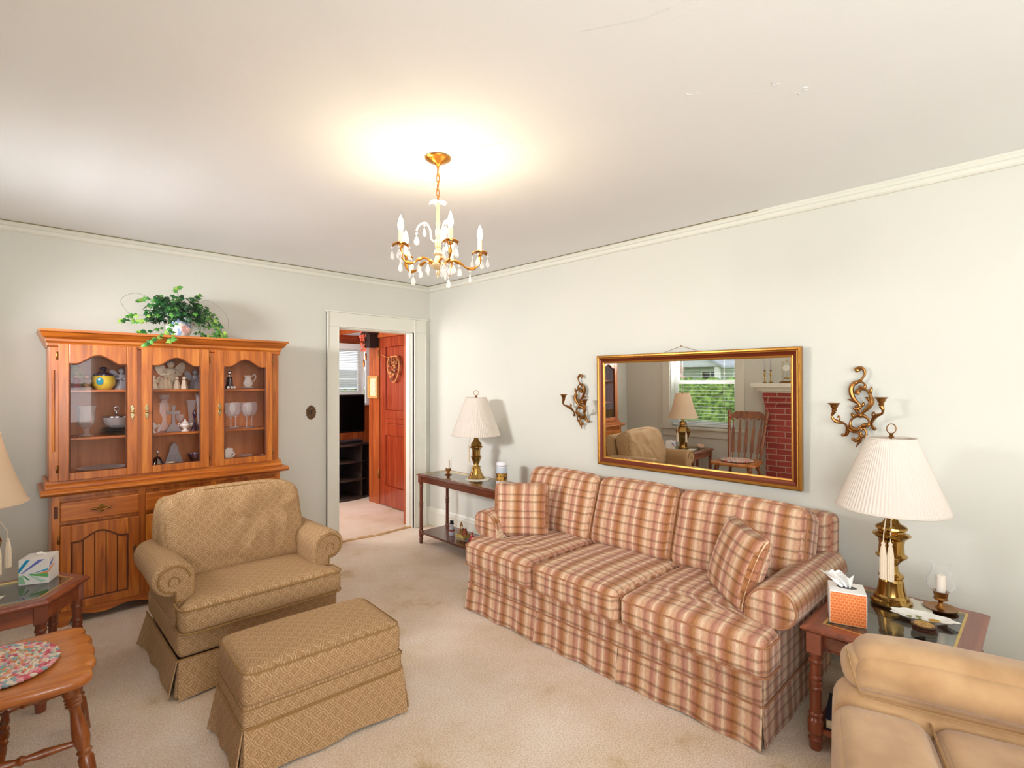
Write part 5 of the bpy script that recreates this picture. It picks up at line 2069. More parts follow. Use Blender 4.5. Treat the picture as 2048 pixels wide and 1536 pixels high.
def pleated_shade(root, z0, z1, r0, r1, mat, pleats=88, name='lamp_shade', amp=0.012, belly=0.0):
    bm = nb()
    seg = pleats * 4
    rows = 10
    for side in (0, 1):
        rings = []
        for j in range(rows + 1):
            t = j / rows
            r = r0 + (r1 - r0) * t + belly * math.sin(t * PI) - 0.002 * side
            rings.append([bm.verts.new(((r * (1 + amp * math.cos(pleats * 2 * PI * i / seg))) * math.cos(2 * PI * i / seg), (r * (1 + amp * math.cos(pleats * 2 * PI * i / seg))) * math.sin(2 * PI * i / seg), z0 + (z1 - z0) * t)) for i in range(seg)])
        for a, b in zip(rings, rings[1:]):
            for i in range(seg):
                bm.faces.new((a[i], a[(i + 1) % seg], b[(i + 1) % seg], b[i]))
    o = obj(name, bm, mat, root, angle=80)
    bm = nb()
    tube(bm, [(r0 * math.cos(2 * PI * i / 48), r0 * math.sin(2 * PI * i / 48), z0) for i in range(48)], 0.0045, 6, closed=True)
    obj('trim_band', bm, mat, o)
    bm = nb()
    tube(bm, [(r1 * math.cos(2 * PI * i / 48), r1 * math.sin(2 * PI * i / 48), z1) for i in range(48)], 0.0040, 6, closed=True)
    obj('trim_band', bm, mat, o)
    bm = nb()
    for k in range(3):
        a = k * 2 * PI / 3 + 0.3
        tube(bm, [(0, 0, z1 - 0.008), (r1 * math.cos(a), r1 * math.sin(a), z1 - 0.002)], 0.0015, 5)
    tube(bm, [(0, 0, z0 - 0.0), (0, 0, z1 + 0.004)], 0.003, 6)
    obj('harp', bm, 'brass', root)
    return o


def finial(root, z, r, ax='y'):
    bm = nb()
    lathe(bm, [(0, 0), (0.010, 0), (0.011, 0.004), (0.006, 0.009), (0.008, 0.014), (0.004, 0.018), (0, 0.019)], 14, (0, 0, z))
    tube(bm, [(r * math.cos(a) * 0.72, -r * math.cos(a) * 0.69, z + 0.018 + r + r * math.sin(a)) for a in [2 * PI * k / 28 for k in range(28)]], 0.0022, 6, closed=True)
    obj('finial', bm, 'obrass', root)


def tassel(bm, x, y, z0, z1, r=0.011):
    n = 12
    lathe(bm, [(0, 0), (r, 0), (r * 0.98, (z1 - z0) * 0.6), (r * 0.7, (z1 - z0) * 0.82), (r * 0.45, (z1 - z0) * 0.88), (r * 0.62, (z1 - z0) * 0.94), (0, (z1 - z0))], 36, (x, y, z0), ripple=lambda a, z: 1 + 0.09 * math.cos(a * n))


def doily(label, loc, r, sx=1.0, rz=0.0):
    bm = nb()
    lathe(bm, [(0, 0.0), (r, 0.0), (r * 1.0, 0.0025), (r * 0.9, 0.004), (0, 0.004)], 96, ripple=lambda a, z: 1 + 0.05 * math.cos(a * 14) + 0.015 * math.cos(a * 42))
    for v in bm.verts:
        v.co.x *= sx
    return one('doily', bm, 'lace', label, 'doily', loc, rz=rz)


TT = 0.505
LB = (2.80, 0.487)
doily('cream crocheted doily under the large brass lamp', (LB[0] + 0.03, LB[1] - 0.055, TT), 0.085, 1.15)
lp_ = thing('table_lamp', 'large brass urn lamp with a wide pleated shade on the right end table', 'lamp', (LB[0], LB[1], TT + 0.005))
bm = nb()
lathe(bm, [(0, 0), (0.075, 0), (0.078, 0.006), (0.076, 0.016), (0.066, 0.022), (0.064, 0.034), (0.056, 0.042), (0.048, 0.075), (0.046, 0.10), (0.040, 0.11), (0.047, 0.118), (0.047, 0.126), (0.034, 0.134),
           (0.026, 0.15), (0.024, 0.17), (0.040, 0.192), (0.056, 0.205), (0.060, 0.212), (0.048, 0.222), (0.046, 0.262), (0.050, 0.282), (0.066, 0.296), (0.072, 0.302), (0.066, 0.308), (0.050, 0.314), (0.050, 0.322), (0.060, 0.330), (0.058, 0.338),
           (0.034, 0.352), (0.024, 0.37), (0.022, 0.40), (0.026, 0.405), (0.026, 0.412), (0.016, 0.42), (0.016, 0.46), (0, 0.46)], 48)
obj('base', bm, 'brass', lp_, angle=25)
pleated_shade(lp_, 0.418, 0.725, 0.208, 0.092, 'shade')
finial(lp_, 0.728, 0.021)
bm = nb()
for k, (dx, dy) in enumerate(((-0.052, -0.008), (-0.060, 0.016))):
    x, y = dx, dy
    tube(bm, [(x * 0.35, y * 0.35, 0.43), (x * 0.8, y * 0.8, 0.37), (x * 1.12, y, 0.31), (x * 1.25, y, 0.27)], 0.0022, 5)
    tassel(bm, x * 1.25, y, 0.115 + 0.006 * k, 0.285, 0.0125)
obj('tassel', bm, 'tassel', lp_)

# far lamp on the console
CT = 0.645
FL = (2.955, 3.50)
doily('cream crocheted doily under the brass lamp on the console table', (FL[0] - 0.01, FL[1] - 0.03, CT), 0.105)
lf = thing('table_lamp', 'brass baluster lamp with a white pleated shade on the console table by the doorway', 'lamp', (FL[0], FL[1], CT + 0.005))
bm = nb()
lathe(bm, [(0, 0), (0.072, 0), (0.074, 0.008), (0.062, 0.022), (0.052, 0.04), (0.040, 0.075), (0.034, 0.09), (0.042, 0.098), (0.040, 0.104), (0.022, 0.112), (0.020, 0.12), (0.028, 0.135), (0.038, 0.16), (0.046, 0.185), (0.049, 0.19), (0.036, 0.198),
           (0.036, 0.245), (0.046, 0.262), (0.058, 0.27), (0.058, 0.276), (0.046, 0.284), (0.049, 0.292), (0.045, 0.304), (0.028, 0.325), (0.020, 0.345), (0.022, 0.37), (0.026, 0.376), (0.016, 0.385), (0.014, 0.43), (0, 0.43)], 40)
obj('base', bm, 'brass', lf, angle=25)
pleated_shade(lf, 0.378, 0.703, 0.212, 0.092, 'shade', 80)
finial(lf, 0.706, 0.022)
bm = nb()
tube(bm, [(-0.02, 0.03, 0.39), (-0.036, 0.052, 0.33), (-0.04, 0.056, 0.28)], 0.002, 5)
tassel(bm, -0.04, 0.056, 0.13, 0.29, 0.010)
obj('tassel', bm, 'tassel', lf)

# left lamp: faceted ginger jar with hexagonal table
LT = 0.51
LL = (-0.115, 3.40)
ll = thing('table_lamp', 'faceted brass ginger-jar lamp with a cream shade at the left edge, on the six-sided table', 'lamp', (*LL, LT))
bm = nb()
lathe(bm, [(0, 0), (0.062, 0), (0.064, 0.02), (0.058, 0.028), (0.050, 0.05), (0.052, 0.09), (0.075, 0.16), (0.098, 0.215), (0.100, 0.235), (0.090, 0.265), (0.062, 0.29), (0.046, 0.30), (0.044, 0.318), (0.056, 0.322), (0.050, 0.345), (0.03, 0.365), (0.014, 0.372), (0.012, 0.44), (0, 0.44)], 8)
obj('base', bm, 'brass', ll, False, bevel=0.003)
pleated_shade(ll, 0.415, 0.735, 0.192, 0.095, 'shade2', 60, amp=0.0, belly=-0.008)
finial(ll, 0.738, 0.020)
for (x, y) in ((0.085, -0.085), (0.118, 0.02), (-0.09, 0.08)):
    bm = nb()
    tube(bm, [(x * 0.3, y * 0.3, 0.40), (x * 0.7, y * 0.7, 0.34), (x, y, 0.27), (x, y, 0.23)], 0.002, 5)
    tassel(bm, x, y, 0.10, 0.24, 0.013)
    obj('tassel', bm, 'tassel', ll)


# ================================================================== TABLES
def turned_leg(bm, x, y, h, r=0.027, sq=0.16, top=None):
    """square block at the top, ringed round column, block and foot"""
    t = top or h
    b = r * 1.08
    prof = [(0, 0), (r * 0.72, 0), (r * 0.86, 0.006), (r * 0.9, 0.035), (r * 1.0, 0.038), (r * 1.0, 0.046), (r * 0.8, 0.05), (r * 0.85, 0.062), (r * 1.1, 0.068), (r * 1.1, 0.12), (r * 0.86, 0.128), (r * 0.8, 0.135), (r, 0.139), (r, 0.146), (r * 0.84, 0.15)]
    zt = h - sq
    mid = (0.15 + zt) / 2
    prof += [(r * 0.78, mid - 0.03), (r, mid - 0.026), (r, mid - 0.018), (r * 0.85, mid - 0.014), (r * 0.95, mid - 0.0), (r * 0.85, mid + 0.012), (r, mid + 0.016), (r, mid + 0.024), (r * 0.78, mid + 0.028),
             (r * 0.80, zt - 0.045), (r, zt - 0.04), (r, zt - 0.032), (r * 0.86, zt - 0.028), (r * 0.92, zt - 0.012), (r * 1.05, zt - 0.006), (r * 1.05, zt), (0, zt)]
    lathe(bm, prof, 20, (x, y, 0))
    box(bm, x - b, x + b, y - b, y + b, zt, h)
    return bm


def inset_top(root, poly, z, th, rim, mat, edge_col, glass_mat='tableglass'):
    """moulded wooden rim round an inset glass pane; poly = outline (x, y) counter-clockwise"""
    n = len(poly)

    def inset(d):
        out = []
        for i in range(n):
            p0, p1, p2 = Vector((*poly[i - 1], 0)), Vector((*poly[i], 0)), Vector((*poly[(i + 1) % n], 0))
            d1, d2 = (p1 - p0).normalized(), (p2 - p1).normalized()
            n1, n2 = Vector((-d1.y, d1.x, 0)), Vector((-d2.y, d2.x, 0))
            m = (n1 + n2)
            m = m / max(1e-6, m.dot(n1))
            out.append(p1 + m * d)
        return out
    bm = nb()
    prof = [(rim, z - th), (0.010, z - th), (0.004, z - th + 0.006), (0.0, z - th + 0.010), (0.0, z - 0.010), (0.006, z - 0.006), (0.012, z - 0.003), (0.018, z), (rim, z), (rim, z - th)]
    rings = [[bm.verts.new((p.x, p.y, zz)) for p in inset(d)] for d, zz in prof[:-1]]
    rings.append(rings[0])
    for a, b in zip(rings, rings[1:]):
        for i in range(n):
            bm.faces.new((a[i], a[(i + 1) % n], b[(i + 1) % n], b[i]))
    o = obj('table_top', bm, mat, root, False, bevel=0.0008)
    bm = nb()
    a, b = inset(rim - 0.001), inset(rim + 0.008)
    ra = [bm.verts.new((p.x, p.y, z + 0.0006)) for p in a]
    rb = [bm.verts.new((p.x, p.y, z + 0.0006)) for p in b]
    rc = [bm.verts.new((p.x, p.y, z - 0.006)) for p in b]
    for i in range(n):
        bm.faces.new((ra[i], ra[(i + 1) % n], rb[(i + 1) % n], rb[i]))
        bm.faces.new((rb[i], rb[(i + 1) % n], rc[(i + 1) % n], rc[i]))
    obj('brass_edge', bm, edge_col, o, False)
    bm = nb()
    prism(bm, [(p.x, p.y) for p in inset(rim + 0.0005)], z - 0.006, z - 0.0004, 'xy')
    obj('glass_inset', bm, glass_mat, o, False)
    return inset


M['tableglass'] = glass('smoked_table_glass', '#D4D8D6', 0.0, 0.06)
M['brassedge'] = plain('brass_edge', '#D9B868', 0.3, 0.7)

# right end table
et = thing('end_table', 'square reddish end table with a glass top between the sofa and the recliner', 'table', (2.64, 0.44, 0))
hx, hy = 0.335, 0.265
inset_top(et, [(-hx, -hy), (hx, -hy), (hx, hy), (-hx, hy)], TT, 0.028, 0.065, 'mahog', 'brassedge')
for sx in (-1, 1):
    for sy in (-1, 1):
        bm = nb()
        turned_leg(bm, sx * (hx - 0.045), sy * (hy - 0.045), TT - 0.028, 0.026, 0.085)
        obj('leg', bm, 'mahogz', et, bevel=0.002)
bm = nb()
for s in (-1, 1):
    box(bm, s * (hx - 0.062) - 0.009, s * (hx - 0.062) + 0.009, -hy + 0.07, hy - 0.07, TT - 0.105, TT - 0.028)
    box(bm, -hx + 0.07, hx - 0.07, s * (hy - 0.062) - 0.009, s * (hy - 0.062) + 0.009, TT - 0.105, TT - 0.028)
    box(bm, s * (hx - 0.052) - 0.004, s * (hx - 0.052) + 0.004, -hy + 0.07, hy - 0.07, TT - 0.100, TT - 0.095)
obj('rail', bm, 'mahog', et, False, bevel=0.002)
bm = nb()
box(bm, -hx + 0.035, hx - 0.035, -hy + 0.035, hy - 0.035, 0.072, 0.092)
obj('lower_shelf', bm, 'mahog', et, False, bevel=0.005)

# console
ct = thing('console_table', 'long narrow dark console table with a glass top behind the left end of the sofa', 'table', (2.905, 3.50, 0))
hx, hy = 0.185, 0.585
inset_top(ct, [(-hx, -hy), (hx, -hy), (hx, hy), (-hx, hy)], CT, 0.020, 0.055, 'dkmahog', 'brassedge')
for sx in (-1, 1):
    for sy in (-1, 1):
        bm = nb()
        turned_leg(bm, sx * (hx - 0.035), sy * (hy - 0.035), CT - 0.020, 0.0195, 0.062)
        obj('leg', bm, 'dkmahogz', ct, bevel=0.0015)
bm = nb()
for s in (-1, 1):
    box(bm, s * (hx - 0.032) - 0.008, s * (hx - 0.032) + 0.008, -hy + 0.05, hy - 0.05, CT - 0.075, CT - 0.020)
    box(bm, -hx + 0.05, hx - 0.05, s * (hy - 0.032) - 0.008, s * (hy - 0.032) + 0.008, CT - 0.075, CT - 0.020)
obj('rail', bm, 'dkmahog', ct, False, bevel=0.002)
bm = nb()
cut = 0.028
prism(bm, [(-hx + 0.022, -hy + 0.03), (hx - 0.022, -hy + 0.03), (hx - 0.022, hy - 0.05), (hx - 0.022 - cut, hy - 0.022), (-hx + 0.022 + cut, hy - 0.022), (-hx + 0.022, hy - 0.05)], 0.095, 0.113, 'xy')
obj('lower_shelf', bm, 'dkmahog', ct, False, bevel=0.003)

# six-sided table at the left
ht = thing('side_table', 'six-sided reddish side table with an inset glass top beside the armchair', 'table', (-0.08, 3.35, 0))
poly = [(-0.30, -0.25), (0.215, -0.235), (0.385, 0.03), (0.275, 0.225), (-0.25, 0.225), (-0.38, 0.01)]
ins = inset_top(ht, poly, LT, 0.028, 0.055, 'mahog', 'brassedge')
ip = ins(0.045)
for i in range(6):
    bm = nb()
    turned_leg(bm, ip[i].x, ip[i].y, LT - 0.028, 0.023, 0.08)
    obj('leg', bm, 'mahogz', ht, bevel=0.002)
bm = nb()
q = ins(0.028)
q2 = ins(0.046)
for i in range(6):
    a, b, c, d = q[i], q[(i + 1) % 6], q2[(i + 1) % 6], q2[i]
    vs = [bm.verts.new((p.x, p.y, z)) for z in (LT - 0.10, LT - 0.028) for p in (a, b, c, d)]
    for f in ((0, 3, 2, 1), (4, 5, 6, 7), (0, 1, 5, 4), (1, 2, 6, 5), (2, 3, 7, 6), (3, 0, 4, 7)):
        bm.faces.new([vs[k] for k in f])
obj('rail', bm, 'mahog', ht, False, bevel=0.002)


# ================================================================== THINGS ON THE TABLES
def tissue_box(label, loc, rz, s, mats, pattern):
    t = thing('tissue_box', label, 'tissue box', loc, rz)
    w, h = s
    bm = nb()
    box(bm, -w / 2, w / 2, -w / 2, w / 2, 0, h)
    obj('carton', bm, mats[0], t, False, bevel=0.002)
    return t, w, h


def hexmat():
    m, t, N, L, B = nt('orange_honeycomb')
    tc = N.new('ShaderNodeTexCoord')
    sp = N.new('ShaderNodeSeparateXYZ')
    L.new(tc.outputs['Object'], sp.inputs[0])
    k = 1 / 0.0135
    a = mathn(N, L, 'MULTIPLY', mathn(N, L, 'ADD', sp.outputs['X'], 5.0), k)
    b = mathn(N, L, 'MULTIPLY', mathn(N, L, 'ADD', sp.outputs['Z'], 5.0), k / 0.866)
    row = mathn(N, L, 'FLOOR', b)
    sh = mathn(N, L, 'MULTIPLY', mathn(N, L, 'MODULO', row, 2.0), 0.5)
    fx = mathn(N, L, 'SUBTRACT', mathn(N, L, 'FRACT', mathn(N, L, 'ADD', a, sh)), 0.5)
    fz = mathn(N, L, 'SUBTRACT', mathn(N, L, 'FRACT', b), 0.5)
    d = mathn(N, L, 'SQRT', mathn(N, L, 'ADD', mathn(N, L, 'MULTIPLY', fx, fx), mathn(N, L, 'MULTIPLY', fz, fz)))
    c = ramp(N, L, d, [(0.0, '#F08A52'), (0.20, '#EE7F45'), (0.24, '#E8662E'), (0.36, '#E9692F'), (0.40, '#F7A060'), (0.6, '#F5A566')], 'EASE')
    L.new(c, B.inputs['Base Color'])
    B.inputs['Roughness'].default_value = 0.45
    return m


M['hexm'] = hexmat()
M['carton'] = plain('white_carton', '#F3F0EC', 0.5)
M['greyside'] = blotch('carton_grey_brush', '#B5BCC6', '#DDE2E8', 30, 0.5)
t, w_, h_ = tissue_box('orange honeycomb tissue box with a white tissue pulled up, on the right end table', (2.482, 0.583, TT), math.radians(-72), (0.126, 0.132), ('carton',), None)
bm = nb()
box(bm, -w_ / 2 + 0.002, w_ / 2 - 0.002, -w_ / 2 - 0.0012, -w_ / 2 + 0.001, 0.002, h_ - 0.004)
obj('printed_face', bm, 'hexm', t, False)
bm = nb()
box(bm, w_ / 2 - 0.001, w_ / 2 + 0.0012, -w_ / 2 + 0.002, w_ / 2 - 0.002, 0.002, h_ - 0.012)
obj('printed_side', bm, 'greyside', t, False)
bm = nb()
prism(bm, [(0.036 * math.cos(2 * PI * k / 24), 0.02 * math.sin(2 * PI * k / 24)) for k in range(24)], h_, h_ + 0.0006, 'xy')
obj('opening', bm, 'dkplate', t, False)


def tissue(parent, z, h, w, lean=0.0, seed=0):
    bm = nb()
    n, m = 16, 12
    g = []
    for j in range(m + 1):
        v = j / m
        row = []
        for i in range(n + 1):
            u = i / n - 0.5
            a = u * 3.2
            wd = w * (0.35 + 0.75 * v)
            x = wd * u + 0.004 * math.sin(9 * u + seed)
            y = 0.018 * math.cos(a * 2 + 2 * v + seed) * (0.4 + v) + lean * v * v * 0.5
            zz = z + h * v * (1 - 0.45 * abs(u)) + 0.006 * math.sin(u * 14 + seed)
            row.append(bm.verts.new((x + lean * v, y, zz)))
        g.append(row)
    for j in range(m):
        for i in range(n):
            bm.faces.new((g[j][i], g[j][i + 1], g[j + 1][i + 1], g[j + 1][i]))
    o = obj('tissue', bm, 'paper', parent)
    s = o.modifiers.new('thick', 'SOLIDIFY')
    s.thickness = 0.0012
    return o


tissue(t, h_ - 0.002, 0.062, 0.10, -0.025, 0.5)
o = tissue(t, h_ - 0.002, 0.075, 0.075, -0.055, 2.1)
o.location = (0.0, 0.008, 0)

# blue and green striped box on the left table
t, w_, h_ = tissue_box('white tissue box with blue and green rays on the six-sided table', (0.115, 3.455, LT), math.radians(-22), (0.115, 0.122), ('carton',), None)
RB = {'a': '#1E9AC8', 'b': '#6E7CC8', 'c': '#2FA5D8', 'd': '#E89A5A', 'e': '#6DB86A', 'f': '#3F9A6A', 'g': '#9AC8A0', 'h': '#BFDCC8'}
cols = {}
for k, c in RB.items():
    cols[k] = plain('ray_' + k, c, 0.45)
wv = w_ / 2
rays = [('a', [(0.0, 0.48), (0.0, 0.66), (0.24, 1.0), (0.38, 1.0)]), ('b', [(0.06, 0.46), (0.12, 0.46), (0.86, 0.98), (0.66, 0.98)]), ('c', [(0.32, 0.42), (0.42, 0.42), (1.0, 0.60), (1.0, 0.52)]),
        ('d', [(0.5, 0.40), (0.56, 0.39), (1.0, 0.50), (1.0, 0.40)]), ('e', [(0.36, 0.42), (0.4, 0.36), (1.0, 0.22), (1.0, 0.38)]), ('f', [(0.12, 0.40), (0.2, 0.36), (0.38, 0.18), (0.30, 0.18)]),
        ('g', [(0.0, 0.05), (0.0, 0.36), (0.12, 0.38), (0.24, 0.02)]), ('h', [(0.30, 0.40), (0.34, 0.40), (0.95, 0.08), (0.75, 0.04)])]
bm = nb()
ml = []
for k, (c, pl) in enumerate(rays):
    prism(bm, [(-wv + (x * 0.98 + 0.01) * w_, 0.003 + z * (h_ - 0.006)) for x, z in pl], -wv - 0.0009 - 0.00012 * k, -wv + 0.0002, 'xz', k)
    ml.append(cols[c])
obj('printed_rays', bm, ml, t, False)
bm = nb()
prism(bm, [(-wv, 0.62 * h_), (-wv + 0.035, 0.72 * h_), (-wv + 0.05, 0.9 * h_), (-wv + 0.02, 0.78 * h_)], wv - 0.0002, wv + 0.0009, 'yz', 0)
prism(bm, [(-wv, 0.44 * h_), (-wv + 0.04, 0.58 * h_), (-wv + 0.06, 0.66 * h_), (-wv + 0.03, 0.62 * h_), (-wv, 0.54 * h_)], wv - 0.0002, wv + 0.001, 'yz', 1)
obj('printed_edge', bm, [cols['b'], cols['d']], t, False)
bm = nb()
tube(bm, spline([(-0.02, 0, h_), (-0.005, -0.01, h_ + 0.013), (0.012, 0.0, h_ + 0.012), (0.026, 0.0, h_ + 0.002)], 5), [0.002] * 5 + [0.006] * 6 + [0.003] * 5, 8)
obj('tissue', bm, 'paper', t)
# paper and small bowl on the left table
bm = nb()
prism(bm, [(-0.10, -0.045), (0.02, -0.05), (0.055, 0.035), (0.0, 0.04), (-0.1, 0.05)], 0.0005, 0.003, 'xy')
one('doily', bm, 'lace', 'pale paper mat at the left edge of the picture, on the six-sided table', 'mat', (-0.06, 3.275, LT), smooth=False)
M['shellpink'] = blotch('pink_shell_bowl', '#D9A98E', '#F0DCC8', 60, 0.5)
cupglass('shell_bowl', 'small pinkish round bowl behind the ginger-jar lamp, seen in the mirror', 'bowl', (-0.27, 3.24, LT), [(0, 0), (0.03, 0), (0.048, 0.015), (0.052, 0.035), (0.045, 0.055), (0.04, 0.055), (0.045, 0.035), (0, 0.012)], 'shellpink')


# hurricane candle holders
def hurricane(label, loc, k=1.0, stem=True):
    t = thing('candle_holder', label, 'candle holder', loc)
    bm = nb()
    if stem:
        lathe(bm, [(0, 0), (0.022 * k, 0), (0.058 * k, 0.006 * k), (0.062 * k, 0.012 * k), (0.056 * k, 0.012 * k), (0.022 * k, 0.008 * k), (0.014 * k, 0.014 * k), (0.007 * k, 0.03 * k), (0.010 * k, 0.038 * k), (0.025 * k, 0.046 * k), (0.026 * k, 0.05 * k),
                   (0.023 * k, 0.055 * k), (0.027 * k, 0.078 * k), (0.030 * k, 0.082 * k), (0.022 * k, 0.082 * k), (0.02 * k, 0.055 * k), (0, 0.052 * k)], 32)
        g0 = 0.074
    else:
        lathe(bm, [(0, 0), (0.032, 0), (0.034, 0.005), (0.016, 0.012), (0.010, 0.022), (0.014, 0.030), (0.024, 0.036), (0.026, 0.05), (0.026, 0.060), (0.018, 0.060), (0, 0.04)], 28)
        g0 = 0.056
    obj('holder', bm, 'obrass', t)
    bm = nb()
    lathe(bm, [(0, g0 * k - 0.018), (0.017 * k, g0 * k - 0.018), (0.017 * k, g0 * k + 0.075 * k), (0.012 * k, g0 * k + 0.078 * k), (0.0, g0 * k + 0.074 * k)], 20)
    tube(bm, [(0, 0, g0 * k + 0.07 * k), (0.001, 0, g0 * k + 0.086 * k)], 0.0012, 5)
    obj('candle', bm, 'wax', t)
    bm = nb()
    if stem:
        lathe(bm, [(0.024 * k, g0 * k + 0.004), (0.038 * k, g0 * k + 0.012 * k), (0.053 * k, g0 * k + 0.035 * k), (0.050 * k, g0 * k + 0.06 * k), (0.036 * k, g0 * k + 0.088 * k), (0.032 * k, g0 * k + 0.105 * k), (0.036 * k, g0 * k + 0.13 * k)], 40)
    else:
        lathe(bm, [(0.022, g0 - 0.002), (0.032, g0 + 0.01), (0.034, g0 + 0.04), (0.031, g0 + 0.08), (0.036, g0 + 0.105)], 36)
    obj('glass_chimney', bm, 'chimney', t)
    return t


hurricane('brass hurricane candle holder with a saucer foot on the right end table', (2.88, 0.327, TT), 0.98)
hurricane('small hurricane candle holder at the doorway end of the console table', (2.90, 3.83, CT), 1.0, False)
# canister with a winter scene
t = thing('candle_jar', 'white lidded jar with a village scene on the console table next to the sofa', 'jar', (2.945, 3.16, CT))
bm = nb()
lathe(bm, [(0, 0), (0.040, 0), (0.046, 0.004), (0.046, 0.165), (0, 0.165)], 36)
obj('body', bm, plain('jar_white', '#E9E6EA', 0.3), t)
bm = nb()
lathe(bm, [(0.0466, 0.03), (0.0466, 0.095)], 36)
obj('painted_scene', bm, blotch('jar_scene', '#4A3320', '#D9A54A', 45, 0.35, detail=3, lo=0.42, hi=0.58), t)
bm = nb()
lathe(bm, [(0.0466, 0.095), (0.0466, 0.145)], 36)
obj('painted_sky', bm, plain('jar_sky', '#C8D2DC', 0.35), t)
bm = nb()
lathe(bm, [(0.0475, 0.158), (0.0475, 0.170), (0.044, 0.182), (0.03, 0.188), (0, 0.189)], 36)
obj('lid', bm, bpy.data.materials['jar_white'], t)
bm = nb()
tube(bm, [(0.0476 * math.cos(2 * PI * k / 36), 0.0476 * math.sin(2 * PI * k / 36), 0.155) for k in range(36)], 0.0015, 5, closed=True)
obj('rim_line', bm, 'black', t)

# figurines on the console shelf
Z1 = 0.114
t = thing('snowman_figurine', 'small glass snowman with a black hat on the lower shelf of the console table', 'figurine', (2.875, 3.745, Z1))
bm = nb()
lathe(bm, [(0, 0), (0.022, 0), (0.028, 0.015), (0.026, 0.035), (0.019, 0.042), (0.024, 0.055), (0.022, 0.07), (0.014, 0.078), (0.018, 0.09), (0.016, 0.102), (0, 0.106)], 24)
obj('body', bm, 'frost', t)
bm = nb()
lathe(bm, [(0, 0.104), (0.022, 0.104), (0.022, 0.108), (0.016, 0.109), (0.017, 0.132), (0, 0.133)], 20)
obj('hat', bm, 'black', t)
bm = nb()
lathe(bm, [(0.0255, 0.04), (0.0265, 0.046), (0.0255, 0.052), (0.02, 0.046)], 20)
obj('red_band', bm, 'redfig', t)
t = thing('santa_figurine', 'wooden santa with a sack standing in a gold sleigh on the console shelf', 'figurine', (2.865, 3.575, Z1))
bm = nb()
box(bm, -0.035, 0.035, -0.055, 0.055, 0.022, 0.028)
for s in (-1, 1):
    tube(bm, spline([(s * 0.03, 0.06, 0.035), (s * 0.03, 0.04, 0.006), (s * 0.03, -0.03, 0.006), (s * 0.03, -0.06, 0.012), (s * 0.03, -0.062, 0.04)], 5), 0.0035, 6)
for s in (-1, 1):
    box(bm, s * 0.034 - 0.002, s * 0.034 + 0.002, -0.055, 0.055, 0.024, 0.05)
box(bm, -0.035, 0.035, -0.057, -0.053, 0.024, 0.055)
obj('sleigh', bm, 'oldgold', t, False, bevel=0.001)
bm = nb()
lathe(bm, [(0, 0.028), (0.028, 0.028), (0.026, 0.05), (0.018, 0.085), (0.012, 0.1), (0, 0.1)], 20, (0, 0.02, 0))
_ball(bm, (0, 0.016, 0.112), 0.014, 1, 1, 1)
lathe(bm, [(0.015, 0.118), (0.010, 0.135), (0.0, 0.155)], 16, (0, 0.02, 0))
for s in (-1, 1):
    tube(bm, [(s * 0.014, 0.018, 0.092), (s * 0.028, 0.0, 0.076), (s * 0.01, -0.012, 0.07)], 0.006, 6)
obj('santa', bm, 'brownfig', t)
bm = nb()
_ball(bm, (-0.005, 0.004, 0.104), 0.011, 1, 0.8, 1.3)
obj('beard', bm, 'cream', t)
bm = nb()
lathe(bm, [(0, 0.028), (0.022, 0.028), (0.026, 0.05), (0.018, 0.08), (0.012, 0.088), (0.015, 0.098), (0.0, 0.092)], 16, (0.0, -0.032, 0))
for dx in (-0.006, 0.006):
    tube(bm, [(dx, -0.032, 0.088), (dx * 2, -0.03, 0.112)], 0.003, 5)
obj('sack', bm, plain('sack_brown', '#8A3F22', 0.6), t)
t = thing('santa_figurine', 'little red-coated figurine half hidden by the sofa arm on the console shelf', 'figurine', (2.87, 3.455, Z1))
bm = nb()
lathe(bm, [(0, 0), (0.028, 0), (0.028, 0.02), (0.018, 0.05), (0.010, 0.06), (0, 0.06)], 18)
lathe(bm, [(0.012, 0.07), (0.007, 0.082), (0, 0.095)], 14)
obj('coat', bm, plain('santa_red', '#B21F2A', 0.5), t)
bm = nb()
_ball(bm, (0, 0, 0.066), 0.011, 1, 1, 1)
obj('head', bm, 'skin', t)

# leaf dish and coasters on the right end table
t = thing('leaf_dish', 'white leaf-shaped ceramic dish with a yellow flower on the right end table', 'dish', (2.695, 0.365, TT), math.radians(-81))
bm = nb()
rim, mid_, bot = [], [], []
NN = 64
for k in range(NN):
    a = 2 * PI * k / NN
    sc = 1 + 0.07 * math.cos(a * 9) + 0.10 * max(0, math.cos(a)) ** 8
    x, y = 0.105 * sc * math.cos(a), 0.055 * sc * math.sin(a) * (1 - 0.15 * math.cos(a))
    rim.append(bm.verts.new((x, y, 0.020)))
    mid_.append(bm.verts.new((x * 0.72, y * 0.72, 0.007)))
    bot.append(bm.verts.new((x * 0.6, y * 0.6, 0.0)))
cv = bm.verts.new((0, 0, 0.006))
for k in range(NN):
    j = (k + 1) % NN
    bm.faces.new((rim[k], rim[j], mid_[j], mid_[k]))
    bm.faces.new((mid_[k], mid_[j], cv))
    bm.faces.new((rim[j], rim[k], bot[k], bot[j]))
bm.faces.new(bot)
obj('dish', bm, 'white', t)
bm = nb()
for k in range(7):
    a = 2 * PI * k / 7
    _ball(bm, (0.04 + 0.013 * math.cos(a), 0.0 + 0.011 * math.sin(a), 0.009), 0.008, 1, 1, 0.15)
_ball(bm, (0.04, 0, 0.0095), 0.006, 1, 1, 0.3)
obj('painted_flower', bm, plain('flower_yellow', '#C9962A', 0.4), t)
bm = nb()
